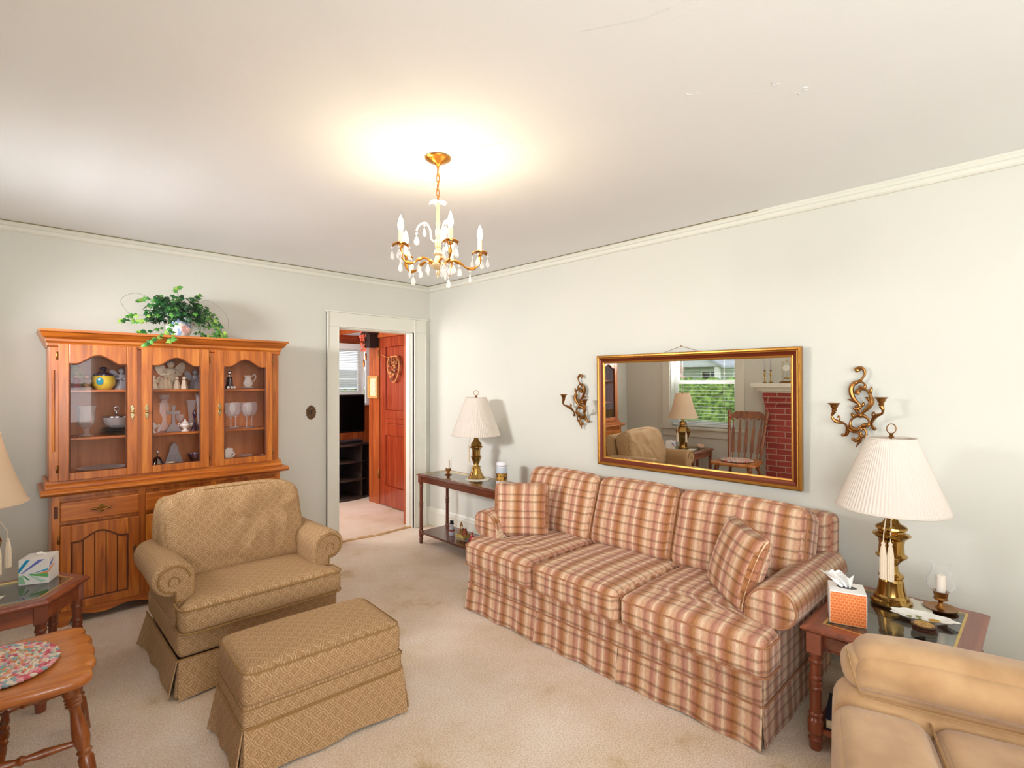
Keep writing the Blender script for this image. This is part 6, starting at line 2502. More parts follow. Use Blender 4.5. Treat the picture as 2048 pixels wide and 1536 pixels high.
for x, y, a in ((-0.02, 0.008, 0.4), (-0.035, -0.006, 2.6), (-0.01, -0.008, 5.2)):
    tube(bm, [(x, y, 0.009), (x + 0.022 * math.cos(a), y + 0.012 * math.sin(a), 0.009)], [0.0045, 0.001], 6)
obj('painted_leaf', bm, plain('leaf_olive', '#8A8F5A', 0.4), t)

bm = nb()
lathe(bm, [(0, 0), (0.036, 0), (0.041, 0.003), (0.041, 0.007), (0.036, 0.009), (0.033, 0.0075), (0, 0.0075)], 36)
c0 = thing('coaster', 'round dark-rimmed coaster, topmost of the stack beside the leaf dish', 'coaster', (2.585, 0.345, TT + 0.019), 0, 'coasters stacked on the right end table')
obj('tray', bm, plain('coaster_rim', '#4A2A1C', 0.35), c0)
bm = nb()
lathe(bm, [(0, 0.0076), (0.033, 0.0076), (0.033, 0.0082), (0, 0.0082)], 36)
o = obj('gold_disc', bm, blotch('coaster_gold', '#7A4E22', '#C89A4A', 70, 0.35), c0)
bm = nb()
for r in (0.026, 0.012):
    tube(bm, [(r * math.cos(2 * PI * k / 24), r * math.sin(2 * PI * k / 24), 0.0084) for k in range(24)], 0.001, 5, closed=True)
obj('ring_line', bm, 'brassedge', o)
for k, lb in enumerate(('round dark-rimmed coaster, middle of the stack beside the leaf dish', 'round dark-rimmed coaster at the bottom of the stack beside the leaf dish')):
    c = copy_tree(c0)
    c.location = (2.587 + 0.003 * k, 0.345 - 0.003 * k, TT + 0.0095 * (1 - k))
    c['label'] = lb

# books and a leaning panel under the right end table
t = thing('book', 'dark blue hardcover book lying on the lower shelf of the right end table', 'book', (2.455, 0.53, 0.093), math.radians(10))
M['navy'] = plain('navy_cover', '#23243A', 0.5)
M['pages'] = plain('book_pages', '#E6D7B8', 0.8)
bm = nb()
box(bm, -0.085, 0.13, -0.115, 0.115, 0.0, 0.004)
box(bm, -0.085, 0.13, -0.115, 0.115, 0.040, 0.044)
box(bm, 0.126, 0.13, -0.115, 0.115, 0.0, 0.044)
obj('cover', bm, 'navy', t, False, bevel=0.001)
bm = nb()
for k in range(4):
    cushion(0.205, 0.222, 0.0088, 0.004, n=6, bm=bm, M4=Matrix.Translation((0.022, 0, 0.0086 + 0.0089 * k)))
obj('pages', bm, 'pages', t)
t = thing('book', 'small dark book with a gold border standing under the right end table', 'book', (2.56, 0.42, 0.1385), math.radians(-40))
bm = nb()
box(bm, -0.06, 0.06, -0.012, 0.012, 0, 0.10)
obj('cover', bm, 'navy', t, False, bevel=0.001)
bm = nb()
for a, b, c, d in ((-0.055, 0.055, 0.004, 0.008), (-0.055, 0.055, 0.092, 0.096), (-0.055, -0.051, 0.004, 0.096), (0.051, 0.055, 0.004, 0.096)):
    box(bm, a, b, -0.0126, -0.0115, c, d)
obj('gold_border', bm, 'brassedge', t, False)
M['weave'] = blotch('dark_woven_panel', '#2A1512', '#5A3A30', 60, 0.7, 0.5, 90)
t = thing('magazine_rack', 'dark woven magazine rack with a slanted wooden side under the right end table', 'rack', (2.77, 0.47, 0.093), math.radians(-35))
bm = nb()
prism(bm, [(-0.12, 0), (0.12, 0), (0.15, 0.27), (-0.09, 0.27)], -0.006, 0.006)
obj('woven_panel', bm, 'weave', t, False)
bm = nb()
prism(bm, [(-0.135, 0), (-0.115, 0), (-0.085, 0.28), (-0.105, 0.28)], -0.05, 0.05)
obj('side_board', bm, 'mahogz', t, False, bevel=0.002)
bm = nb()
tube(bm, spline([(3.14, 0.60, 0.008), (3.0, 0.64, 0.006), (2.80, 0.66, 0.006), (2.66, 0.60, 0.006), (2.8, 0.56, 0.006), (2.95, 0.60, 0.006), (3.1, 0.66, 0.02), (3.17, 0.68, 0.12)], 8), 0.0035, 6)
one('power_cord', bm, 'black', 'black lamp cord curling over the carpet under the right end table', 'cord', (0, 0, 0))

# ================================================================== SIDE CHAIR AND MAT
# local frame: faces +x
wc = thing('side_chair', 'turned-leg maple chair with arrow-shaped back slats at the lower left', 'chair', (0.0, 2.63, 0), math.radians(-2))
SZ = 0.445
pts = []
front = [(0.17, 0.268), (0.205, 0.258), (0.224, 0.242), (0.232, 0.220), (0.231, 0.195), (0.223, 0.176), (0.223, 0.165), (0.234, 0.148), (0.246, 0.125), (0.248, 0.098), (0.241, 0.075), (0.236, 0.062), (0.241, 0.048), (0.247, 0.028), (0.250, 0.010)]
half = [(-0.235, 0.0), (-0.235, 0.16), (-0.215, 0.205), (-0.15, 0.235), (0.05, 0.264)] + front
outl = [(x, y) for x, y in half] + [(x, -y) for x, y in reversed(half[1:])]
bm = nb()
n = len(outl)
rings = []
for d, z in ((0.02, SZ - 0.040), (0.005, SZ - 0.036), (0.0, SZ - 0.026), (0.0, SZ - 0.012), (0.006, SZ - 0.002), (0.018, SZ)):
    rings.append([bm.verts.new((x * (1 - d / 0.25), y * (1 - d / 0.25), z)) for x, y in outl])
for a, b in zip(rings, rings[1:]):
    for i in range(n):
        bm.faces.new((a[i], a[(i + 1) % n], b[(i + 1) % n], b[i]))
bm.faces.new(rings[0])
prev = rings[-1]
for sc, dz in ((0.8, -0.004), (0.6, -0.010), (0.35, -0.012)):
    rg = [bm.verts.new((x * sc * 0.93, y * sc * 0.93, SZ + dz)) for x, y in outl]
    for i in range(n):
        bm.faces.new((prev[i], prev[(i + 1) % n], rg[(i + 1) % n], rg[i]))
    prev = rg
bm.faces.new(prev)
obj('seat', bm, 'chair', wc, angle=50)


def turned(bm, p0, p1, prof, seg=16):
    p0, p1 = Vector(p0), Vector(p1)
    pts, rs = [], []
    for t_, r in prof:
        pts.append(p0.lerp(p1, t_))
        rs.append(r)
    tube(bm, pts, rs, seg)


LEG = [(0, 0.016), (0.03, 0.024), (0.10, 0.027), (0.13, 0.022), (0.145, 0.026), (0.16, 0.022), (0.175, 0.026), (0.19, 0.022), (0.205, 0.026), (0.22, 0.019), (0.26, 0.016), (0.42, 0.025), (0.50, 0.026), (0.58, 0.018), (0.60, 0.024), (0.63, 0.018), (0.66, 0.024), (0.80, 0.022), (1.0, 0.017)]
feet = {(1, 1): (0.235, 0.25), (1, -1): (0.235, -0.25), (-1, 1): (-0.27, 0.23), (-1, -1): (-0.27, -0.23)}
tops = {(1, 1): (0.165, 0.185), (1, -1): (0.165, -0.185), (-1, 1): (-0.165, 0.15), (-1, -1): (-0.165, -0.15)}
for k in feet:
    bm = nb()
    turned(bm, (*tops[k], SZ - 0.03), (*feet[k], 0.0), LEG)
    obj('leg', bm, 'chairz', wc)


def onleg(k, z):
    t_ = 1 - z / (SZ - 0.03)
    return Vector((*tops[k], SZ - 0.03)).lerp(Vector((*feet[k], 0)), t_)


STR = [(0, 0.007), (0.08, 0.010), (0.25, 0.015), (0.35, 0.010), (0.38, 0.017), (0.41, 0.010), (0.5, 0.019), (0.59, 0.010), (0.62, 0.017), (0.65, 0.010), (0.75, 0.015), (0.92, 0.010), (1, 0.007)]
sid = []
for s in (1, -1):
    bm = nb()
    a, b = onleg((1, s), 0.20), onleg((-1, s), 0.20)
    sid.append((a + b) / 2)
    turned(bm, a, b, STR, 12)
    obj('stretcher', bm, 'chairz', wc)
for (a, b) in ((sid[0], sid[1]), (onleg((1, 1), 0.13), onleg((1, -1), 0.13)), (onleg((-1, 1), 0.14), onleg((-1, -1), 0.14))):
    bm = nb()
    turned(bm, a, b, STR, 12)
    obj('stretcher', bm, 'chairz', wc)
POST = [(0, 0.013), (0.1, 0.016), (0.35, 0.020), (0.55, 0.017), (0.62, 0.020), (0.64, 0.015), (0.66, 0.021), (0.70, 0.021), (0.72, 0.015), (0.75, 0.021), (0.80, 0.021), (0.82, 0.017), (0.84, 0.023), (0.86, 0.019), (0.88, 0.023), (0.94, 0.022), (0.96, 0.018), (0.985, 0.020), (1, 0.010)]
BT = 1.03
for s in (1, -1):
    bm = nb()
    turned(bm, (-0.20, s * 0.185, SZ - 0.01), (-0.345, s * 0.235, BT), POST)
    obj('back_post', bm, 'chairz', wc)
# crest rail with clipped corners and a scalloped lower edge
bm = nb()
cr = [(-0.215, 0.0), (-0.215, 0.045), (-0.15, 0.095), (0.15, 0.095), (0.215, 0.045), (0.215, 0.0)]
low = []
nn = 48
for i in range(nn + 1):
    t_ = i / nn
    y = 0.215 - 0.43 * t_
    ph = (t_ * 5) % 1
    low.append((y, -0.012 + 0.020 * math.sin(ph * PI) if 0.1 < t_ < 0.9 else -0.012))
prism(bm, cr + [(y, z) for y, z in low], -0.011, 0.011, 'yz')
tilt = math.atan2(0.145, BT - SZ)
bm.transform(Matrix.Translation((-0.325, 0, 0.925)) @ Matrix.Rotation(-tilt, 4, 'Y'))
obj('crest_rail', bm, 'chairz', wc, False, bevel=0.004)
for k in range(5):
    yb0 = (k - 2) * 0.072
    yt0 = (k - 2) * 0.086
    bm = nb()
    pr = [(0.0, 0.008), (0.16, 0.008), (0.21, 0.022), (0.24, 0.024), (0.80, 0.016), (0.85, 0.007), (1.0, 0.007)]
    pr = [(0.0, 0.007), (0.13, 0.007), (0.18, 0.020), (0.22, 0.021), (0.72, 0.017), (0.80, 0.008), (1.0, 0.007)]
    P0, P1 = Vector((-0.205, yb0, SZ - 0.01)), Vector((-0.322, yt0, 0.925))
    L_, R_ = [], []
    for t_, wd in pr:
        c = P0.lerp(P1, t_)
        L_.append((c, wd))
    vsf, vsb = [], []
    pl = [(c.y - wd, c.z, c.x) for c, wd in L_] + [(c.y + wd, c.z, c.x) for c, wd in reversed(L_)]
    A = [bm.verts.new((x + 0.006, y, z)) for y, z, x in pl]
    B_ = [bm.verts.new((x - 0.006, y, z)) for y, z, x in pl]
    m_ = len(pl)
    for i in range(m_ // 2 - 1):
        j = m_ - 1 - i
        bm.faces.new((A[i], A[i + 1], A[j - 1], A[j]))
        bm.faces.new((B_[i], B_[j], B_[j - 1], B_[i + 1]))
    for i in range(m_):
        bm.faces.new((A[i], B_[i], B_[(i + 1) % m_], A[(i + 1) % m_]))
    obj('arrow_slat', bm, 'chairz', wc, False, bevel=0.002)

# braided mat
M_braid = {}
for nm, c in (('braid_cream', '#DCCFBB'), ('braid_pink', '#DDA0A2'), ('braid_teal', '#8AA6AC'), ('braid_rust', '#D88E5C'), ('braid_green', '#9DB09A'), ('braid_rose', '#C9606E')):
    M_braid[nm] = plain(nm, c, 0.9, 0, 0.6, 200)
bmats = list(M_braid.values())
bm = nb()
rnd.seed(5)
turns = 10
for k in range(turns):
    r = 0.010 + k * 0.0185
    cnt = max(8, int(2 * PI * r / 0.021))
    for i in range(cnt):
        for s in (-1, 1):
            a = 2 * PI * (i + (0.5 if s > 0 else 0)) / cnt
            c = Vector((r * math.cos(a) * 0.86, r * math.sin(a) * 1.02, 0.006))
            tg = Vector((-math.sin(a), math.cos(a), 0))
            rd = Vector((math.cos(a), math.sin(a), 0))
            v = (tg + rd * 0.55 * s).normalized() * 0.0125
            o_ = rd * 0.0042 * s
            tube(bm, [c - v + o_, c + o_ + Vector((0, 0, 0.0015)), c + v + o_], [0.0035, 0.0075, 0.0035], 5, mi=(rnd.choice([0, 0, 1, 2, 3, 4, 5, 0]) if k < turns - 2 else rnd.choice([1, 5, 2, 0])))
t = thing('braided_mat', 'oval multicoloured braided mat lying on the seat of the maple chair', 'mat', (-0.015, 2.655, SZ - 0.004), 0.0)
obj('braid', bm, bmats, t)

# ================================================================== RECLINER
rc = thing('recliner', 'tan microfiber recliner with a pillow-topped arm at the lower right', 'recliner', (1.777, 0.018, 0), math.atan2(0.957, -0.29) - PI / 2)
# local frame: faces +y, its right arm (x > 0) is the one in view


def crumple(seed, amt):
    def f(q, u):
        return q + Vector((0, 0, 1)) * amt * noise.noise(Vector((q.x * 7 + seed, q.y * 7, q.z * 5)))
    return f


bm = nb()


def padfn(q, u):
    e = max(0, (abs(u.y) - 0.75) / 0.25)
    q.z += -0.018 * e * e * (1 if u.y > 0 else 0)
    if u.y > 0.55 and u.x < 0.4:
        q.x += 0.012 * math.exp(-((q.z + 0.02) / 0.03) ** 2)
    q.z += 0.006 * noise.noise(Vector((q.x * 9, q.y * 7, q.z * 6)))
    return q


cushion(0.19, 0.76, 0.15, 0.072, (0.012, 0.015, 0.015), 26, padfn, Matrix.Translation((0.335, -0.01, 0.572)), bm)
pad = obj('arm_pad', bm, 'suede', rc)
bm = nb()
tube(bm, spline([(0.245, 0.335, 0.505), (0.25, 0.35, 0.545), (0.27, 0.362, 0.585), (0.31, 0.368, 0.61)], 6), 0.003, 6)
tube(bm, spline([(0.245, 0.335, 0.503), (0.236, 0.15, 0.503), (0.236, -0.1, 0.503), (0.24, -0.35, 0.503)], 8), 0.004, 6)
obj('seam', bm, 'seam', pad)
bm = nb()
cushion(0.215, 0.80, 0.50, 0.085, (0.01, 0.01, 0.0), 20, None, Matrix.Translation((0.335, 0.0, 0.262)), bm)
obj('arm', bm, 'suede', rc)
bm = nb()
cushion(0.25, 0.74, 0.175, 0.082, (0.012, 0.015, 0.02), 20, padfn, Matrix.Translation((-0.56, -0.02, 0.535)), bm)
obj('arm_pad', bm, 'suede', rc)
bm = nb()
cushion(0.245, 0.86, 0.44, 0.09, (0.01, 0.02, 0.0), 16, None, Matrix.Translation((-0.56, -0.01, 0.25)), bm)
obj('arm', bm, 'suede', rc)
bm = nb()
cushion(0.70, 0.245, 0.36, 0.055, (0.0, 0.01, 0.012), 24, None, Matrix.Translation((-0.105, 0.29, 0.302)), bm)
ft = obj('footrest', bm, 'suede', rc)
bm = nb()
cushion(0.70, 0.62, 0.30, 0.05, (0.0, 0.008, 0.014), 24, None, Matrix.Translation((-0.105, -0.145, 0.335)), bm)
obj('seat', bm, 'suede', rc)
bm = nb()
tube(bm, [(0.23, 0.167, 0.474), (0.12, 0.167, 0.476), (0.0, 0.167, 0.478), (-0.15, 0.167, 0.478), (-0.3, 0.167, 0.476), (-0.42, 0.167, 0.47)], 0.004, 6)
obj('seam', bm, 'seam', ft)
bm = nb()
cushion(0.68, 0.24, 0.72, 0.09, (0.0, 0.04, 0.02), 22, crumple(3, 0.01), rotm('X', 16, (-0.112, -0.56, 0.74)), bm)
obj('back_cushion', bm, 'suede', rc)
bm = nb()
cushion(0.72, 0.16, 0.85, 0.06, (0, 0.02, 0), 14, None, rotm('X', 14, (-0.112, -0.68, 0.55)), bm)
obj('back_frame', bm, 'suede', rc)
bm = nb()
box(bm, -0.64, 0.42, -0.62, 0.36, 0.0, 0.12)
obj('base', bm, 'suede', rc, False, bevel=0.02)

# ================================================================== CHANDELIER
M['bulb'] = emit('lit_bulb', '#FFE3B0', 26)
M['candlewhite'] = plain('candle_sleeve', '#F7E6C4', 0.5)
M['columnglaze'] = plain('column_cream_gilt', '#E3C79A', 0.25, 0.35)
M['cgold'] = plain('chandelier_gilt', '#C98A3C', 0.28, 0.9, 0.3, 60)
CX, CY = 1.403, 1.93
ch = thing('chandelier', 'small gilt five-light chandelier with crystal drops hanging from the ceiling', 'chandelier', (CX, CY, ZC))
bm = nb()
lathe(bm, [(0, 0), (0.055, 0), (0.059, -0.004), (0.056, -0.010), (0.046, -0.014), (0.040, -0.020), (0.020, -0.026), (0.012, -0.034), (0.006, -0.040), (0.006, -0.05), (0, -0.05)], 40, ripple=lambda a, z: 1 + (0.02 * math.cos(a * 16) if z > -0.02 else 0))
obj('canopy', bm, 'cgold', ch)
bm = nb()
zc = -0.045
for k in range(5):
    L2 = 0.023
    c = zc - 0.018 - k * 0.033
    pts = []
    for i in range(16):
        a = 2 * PI * i / 16
        u_, v_ = 0.0085 * math.cos(a), L2 * math.sin(a)
        pts.append((u_ if k % 2 else 0.3 * u_, (0.3 * u_ if k % 2 else u_), c + v_))
    tube(bm, pts, 0.0019, 6, closed=True)
obj('chain', bm, 'cgold', ch)
bm = nb()
tube(bm, spline([(0.002, 0, -0.05), (0.012, 0.006, -0.10), (-0.004, 0.004, -0.15), (0.003, 0, -0.205)], 6), 0.0018, 5)
obj('cord', bm, 'obrass', ch)
# central column
bm = nb()
lathe(bm, [(0, -0.205), (0.006, -0.205), (0.009, -0.22), (0.006, -0.235), (0.009, -0.25), (0.007, -0.262), (0.010, -0.27), (0.007, -0.28), (0.011, -0.295), (0.008, -0.315), (0.012, -0.335), (0.011, -0.36), (0.009, -0.365), (0.013, -0.375), (0.014, -0.405),
           (0.009, -0.412), (0.017, -0.425), (0.020, -0.438), (0.012, -0.447), (0.016, -0.465), (0.028, -0.48), (0.034, -0.487), (0.032, -0.495), (0.020, -0.505), (0.010, -0.512), (0.008, -0.53), (0.004, -0.536), (0.003, -0.548), (0, -0.55)], 28)
obj('column', bm, 'columnglaze', ch)


def petals(bm, c, r, n, w=0.4, drop=0.0, up=0.012):
    for k in range(n):
        a = 2 * PI * k / n
        d = Vector((math.cos(a), math.sin(a), 0))
        s = Vector((-math.sin(a), math.cos(a), 0))
        c_ = Vector(c)
        mid = [c_ + d * r * t_ + Vector((0, 0, up * math.sin(t_ * PI * 0.9) - drop * t_ * t_)) for t_ in (0.1, 0.45, 0.8, 1.0)]
        wd = [0.25 * w * r, w * r, 0.7 * w * r, 0.08 * r]
        Lq = [bm.verts.new(m + s * w_) for m, w_ in zip(mid, wd)]
        Rq = [bm.verts.new(m - s * w_) for m, w_ in zip(mid, wd)]
        Mq = [bm.verts.new(m - Vector((0, 0, 0.003))) for m in mid]
        for i in range(3):
            bm.faces.new((Lq[i], Lq[i + 1], Mq[i + 1], Mq[i]))
            bm.faces.new((Mq[i], Mq[i + 1], Rq[i + 1], Rq[i]))


bm = nb()
petals(bm, (0, 0, -0.212), 0.042, 6, 0.42)
o = obj('crystal_crown', bm, 'dropglass', ch)
sd = o.modifiers.new('t', 'SOLIDIFY')
sd.thickness = 0.002


def drop(bm, x, y, z, s=1.0, rot=0.0):
    s *= 1.3
    """faceted bead and almond drop hanging from (x, y, z)"""
    lathe(bm, [(0, 0.0), (0.0055 * s, -0.0055 * s), (0, -0.011 * s)], 6, (x, y, z))
    n0 = len(bm.verts)
    lathe(bm, [(0, 0), (0.006 * s, -0.010 * s), (0.0105 * s, -0.022 * s), (0.0085 * s, -0.031 * s), (0, -0.036 * s)], 8, (x, y, z - 0.012 * s))
    bm.verts.ensure_lookup_table()
    cr_, sr_ = math.cos(rot), math.sin(rot)
    for v in bm.verts[n0:]:
        dx, dy = v.co.x - x, v.co.y - y
        # flatten to a pendant
        a_ = dx * cr_ + dy * sr_
        b_ = (-dx * sr_ + dy * cr_) * 0.5
        v.co.x, v.co.y = x + a_ * cr_ - b_ * sr_, y + a_ * sr_ + b_ * cr_


th0 = math.radians(45.9)
Fv = Vector((math.cos(th0), math.sin(th0), 0))
Rv = Vector((math.sin(th0), -math.cos(th0), 0))
AR = 0.19
rnd.seed(3)
for k in range(5):
    ang = math.radians(-66 + 72 * k)
    d = Rv * math.cos(ang) + Fv * math.sin(ang)
    s_ = Vector((-d.y, d.x, 0))
    bm = nb()
    zz = [(0.025, -0.485), (0.05, -0.470), (0.075, -0.466), (0.105, -0.480), (0.13, -0.498), (0.16, -0.500), (0.182, -0.485), (0.19, -0.462), (0.19, -0.440)]
    sp = spline([tuple(d * r + Vector((0, 0, z))) for r, z in zz], 5)
    tube(bm, sp, [0.0058 + 0.0022 * math.sin(i * 0.6) for i in range(len(sp))], 8)
    a_ = obj('arm', bm, 'cgold', ch)
    bm = nb()
    petals(bm, tuple(d * AR + Vector((0, 0, -0.432))), 0.038, 6, 0.45, 0.004, 0.012)
    lathe(bm, [(0, -0.442), (0.010, -0.440), (0.014, -0.430), (0, -0.428)], 12, tuple(d * AR))
    ds = obj('drip_dish', bm, 'cgold', a_)
    sd = ds.modifiers.new('t', 'SOLIDIFY')
    sd.thickness = 0.0018
    bm = nb()
    lathe(bm, [(0, -0.430), (0.0105, -0.430), (0.0105, -0.372), (0.008, -0.370), (0, -0.370)], 16, tuple(d * AR))
    cs = obj('candle_sleeve', bm, 'candlewhite', a_)
    bm = nb()
    lathe(bm, [(0, -0.370), (0.007, -0.370), (0.0125, -0.352), (0.0128, -0.342), (0.009, -0.322), (0.003, -0.306), (0, -0.300)], 16, tuple(d * AR))
    obj('bulb', bm, 'bulb', cs)
    l = bpy.data.lights.new('bulb_light', 'POINT')
    l.energy = 1.35
    l.color = (1.0, 0.80, 0.55)
    l.shadow_soft_size = 0.012
    lo = bpy.data.objects.new('bulb_light', l)
    C.objects.link(lo)
    lo.parent = ch
    lo.location = tuple(d * AR + Vector((0, 0, -0.285)))
    # crystal drops: round each dish, under the arm
    dl = []
    for q in range(4):
        a = 2 * PI * q / 4 + 0.6 * k
        e = d * AR + Vector((math.cos(a), math.sin(a), 0)) * 0.036
        dl.append((e, -0.436 - 0.004 * (q % 2), 0.95, a + 1.2))
    dl += [(d * 0.145, -0.507, 0.95, k), (d * 0.10, -0.484, 0.85, k + 2), (d * 0.055, -0.476, 0.9, k + 1)]
    for e, z_, s1, r1 in dl:
        bm = nb()
        drop(bm, e.x, e.y, z_, s1, r1)
        obj('crystal_drop', bm, 'dropglass', a_, False)
# upper crystal scroll branches
for k in range(3):
    a = 2 * PI * k / 3 + 2.6
    d = Vector((math.cos(a), math.sin(a), 0))
    bm = nb()
    tube(bm, spline([tuple(d * r + Vector((0, 0, z))) for r, z in ((0.012, -0.385), (0.03, -0.37), (0.035, -0.33), (0.055, -0.30), (0.085, -0.315), (0.095, -0.34))], 6), 0.0042, 7)
    e = d * 0.095
    drop(bm, e.x, e.y, -0.345, 0.95, a)
    e = d * 0.06
    drop(bm, e.x, e.y, -0.305, 0.95, a + 1)
    obj('crystal_branch', bm, 'dropglass', ch)

# ================================================================== FIREPLACE (seen in the mirror)


def brickmat():
    m, t, N, L, B = nt('fire_brick')
    tc = N.new('ShaderNodeTexCoord')
    mp = N.new('ShaderNodeMapping')
    mp.inputs['Rotation'].default_value = (math.radians(90), 0, math.radians(90))
    sp = N.new('ShaderNodeSeparateXYZ')
    cb = N.new('ShaderNodeCombineXYZ')
    L.new(tc.outputs['Object'], sp.inputs[0])
    L.new(mathn(N, L, 'ADD', sp.outputs['Y'], sp.outputs['X']), cb.inputs[0])
    L.new(sp.outputs['Z'], cb.inputs[1])
    br = N.new('ShaderNodeTexBrick')
    br.inputs['Scale'].default_value = 1.0
    br.inputs['Brick Width'].default_value = 0.205
    br.inputs['Row Height'].default_value = 0.071
    br.inputs['Mortar Size'].default_value = 0.006
    br.inputs['Color1'].default_value = lin('#8A2F28')
    br.inputs['Color2'].default_value = lin('#A04038')
    br.inputs['Mortar'].default_value = lin('#B08878')
    L.new(cb.outputs[0], br.inputs['Vector'])
    L.new(br.outputs['Color'], B.inputs['Base Color'])
    B.inputs['Roughness'].default_value = 0.75
    b = N.new('ShaderNodeBump')
    b.inputs['Strength'].default_value = 0.8
    b.inputs['Distance'].default_value = 0.006
    L.new(br.outputs['Fac'], b.inputs['Height'])
    b.invert = True
    L.new(b.outputs['Normal'], B.inputs['Normal'])
    return m


M['brick'] = brickmat()
fp_ = thing('fireplace', 'red brick fireplace with a white mantel shelf, seen in the mirror', 'fireplace', (XL, 1.64, 0))
bm = nb()
box(bm, 0, 0.13, 0.42, 0.815, 0, 1.25)
box(bm, 0, 0.13, -0.86, -0.42, 0, 1.25)
box(bm, 0, 0.13, -0.42, 0.42, 0.78, 1.25)
box(bm, 0, 0.145, -0.87, 0.825, 1.11, 1.18)
box(bm, 0, 0.155, -0.88, 0.835, 1.18, 1.255)
obj('brickwork', bm, 'brick', fp_, False)
bm = nb()
box(bm, 0.001, 0.01, -0.42, 0.42, 0, 0.78)
obj('firebox', bm, 'black', fp_, False)
bm = nb()
box(bm, 0, 0.27, -0.99, 0.937, 1.325, 1.375)
box(bm, 0, 0.22, -0.93, 0.88, 1.285, 1.325)
box(bm, 0, 0.17, -0.90, 0.85, 1.255, 1.285)
obj('mantel_shelf', bm, 'trim', fp_, False, bevel=0.003)
MT_ = 1.376


def candlestick(label, y):
    t = thing('candlestick', label, 'candlestick', (-0.40, y, MT_))
    bm = nb()
    lathe(bm, [(0, 0), (0.028, 0), (0.03, 0.004), (0.012, 0.014), (0.008, 0.03), (0.013, 0.045), (0.007, 0.06), (0.010, 0.09), (0.013, 0.11), (0.006, 0.13), (0.008, 0.14), (0.015, 0.150), (0.015, 0.156), (0, 0.156)], 20)
    obj('base', bm, 'brass', t)
    bm = nb()
    lathe(bm, [(0, 0.156), (0.0085, 0.156), (0.006, 0.31), (0, 0.314)], 12)
    obj('candle', bm, 'frost', t)


candlestick('left brass candlestick with a taper on the mantel, seen in the mirror', 2.456)
candlestick('right brass candlestick with a taper on the mantel, seen in the mirror', 2.385)
t = thing('mantel_clock', 'glass anniversary clock with a brass pendulum on the mantel, seen in the mirror', 'clock', (-0.40, 2.20, MT_))
bm = nb()
lathe(bm, [(0, 0), (0.085, 0), (0.088, 0.006), (0.070, 0.018), (0.06, 0.022), (0, 0.022)], 36)
obj('base', bm, 'obrass', t)
bm = nb()
for a in (-1, 1):
    for b in (-1, 1):
        tube(bm, [(0.028 * a, 0.045 * b, 0.02), (0.028 * a, 0.045 * b, 0.25)], 0.003, 8)
box(bm, -0.032, 0.032, -0.05, 0.05, 0.245, 0.255)
_ball(bm, (0, 0, 0.27), 0.008, 1, 1, 1)
tube(bm, [(0, 0, 0.07), (0, 0, 0.13)], 0.0015, 5)
for k in range(4):
    a = PI / 2 * k
    _ball(bm, (0.02 * math.cos(a), 0.02 * math.sin(a), 0.06), 0.010, 1, 1, 1)
obj('movement', bm, 'brass', t)
bm = nb()
pr_ = [(0.036 * math.cos(2 * PI * k / 32), 0.18 + 0.036 * math.sin(2 * PI * k / 32)) for k in range(32)]
prism(bm, pr_, 0.020, 0.026, 'yz')
obj('dial', bm, 'white', t)
bm = nb()
box(bm, 0.0265, 0.0275, -0.001, 0.001, 0.18, 0.205)
box(bm, 0.0265, 0.0275, -0.001, 0.016, 0.179, 0.181)
obj('hands', bm, 'black', t)

# ================================================================== DEN CONTENTS
t = thing('tv_stand', 'dark brown corner television stand with open shelves, seen through the doorway', 'tv stand', (3.08, 6.45, 0))
M['espresso'] = wood('espresso_laminate', '#2A1E1A', '#3A2B25', '#48372F', 'X', 0.6, 0.45, 0.0)
fr = []
for k in range(13):
    a = math.radians(-90 - 34 + 68 * k / 12)
    fr.append((0.62 * math.cos(a), 0.30 + 0.62 * math.sin(a) * 1.0))


def arcshape(z0, z1, sc=1.0):
    bm = nb()
    pts = [(x * sc, y * sc) for x, y in fr] + [(0.36 * sc, 0.22 * sc), (-0.36 * sc, 0.22 * sc)]
    prism(bm, pts, z0, z1, 'xy')
    return bm


for z0, z1, nm, sc in ((0.0, 0.03, 'bottom', 1.0), (0.24, 0.255, 'shelf', 0.96), (0.47, 0.485, 'shelf', 0.96), (0.685, 0.71, 'top', 1.03)):
    obj(nm, arcshape(z0, z1, sc), 'espresso', t, False, bevel=0.002)
for x in (-0.345, 0.21, 0.33):
    bm = nb()
    box(bm, x - 0.01, x + 0.01, -0.235 if abs(x) > 0.3 else -0.27, 0.2, 0.03, 0.685)
    obj('side_panel', bm, 'espresso', t, False)
bm = nb()
box(bm, -0.34, 0.34, 0.19, 0.205, 0.03, 0.685)
obj('back_panel', bm, 'black', t, False)
tv = thing('television', 'black flat-screen television on the corner stand, seen through the doorway', 'television', (3.06, 6.43, 0.71))
bm = nb()
cushion(0.80, 0.045, 0.50, 0.012, n=6, bm=bm, M4=Matrix.Translation((0, 0, 0.375)))
obj('case', bm, 'black', tv)
bm = nb()
box(bm, -0.38, 0.38, -0.0245, -0.0225, 0.15, 0.60)
M['screen'] = plain('dark_screen', '#020203', 0.3, spec=0.15)
obj('screen', bm, 'screen', tv, False)
bm = nb()
box(bm, -0.15, 0.15, -0.05, 0.08, 0.0, 0.015)
box(bm, -0.04, 0.04, -0.015, 0.02, 0.015, 0.14)
obj('foot', bm, 'black', tv, False, bevel=0.004)
t = thing('disc_player', 'dark flat media player on the television stand', 'player', (3.15, 6.30, 0.711), math.radians(4))
bm = nb()
box(bm, -0.19, 0.17, -0.09, 0.05, 0.004, 0.045)
obj('case', bm, plain('player_grey', '#3B3F4C', 0.3, 0.3), t, False, bevel=0.006)
bm = nb()
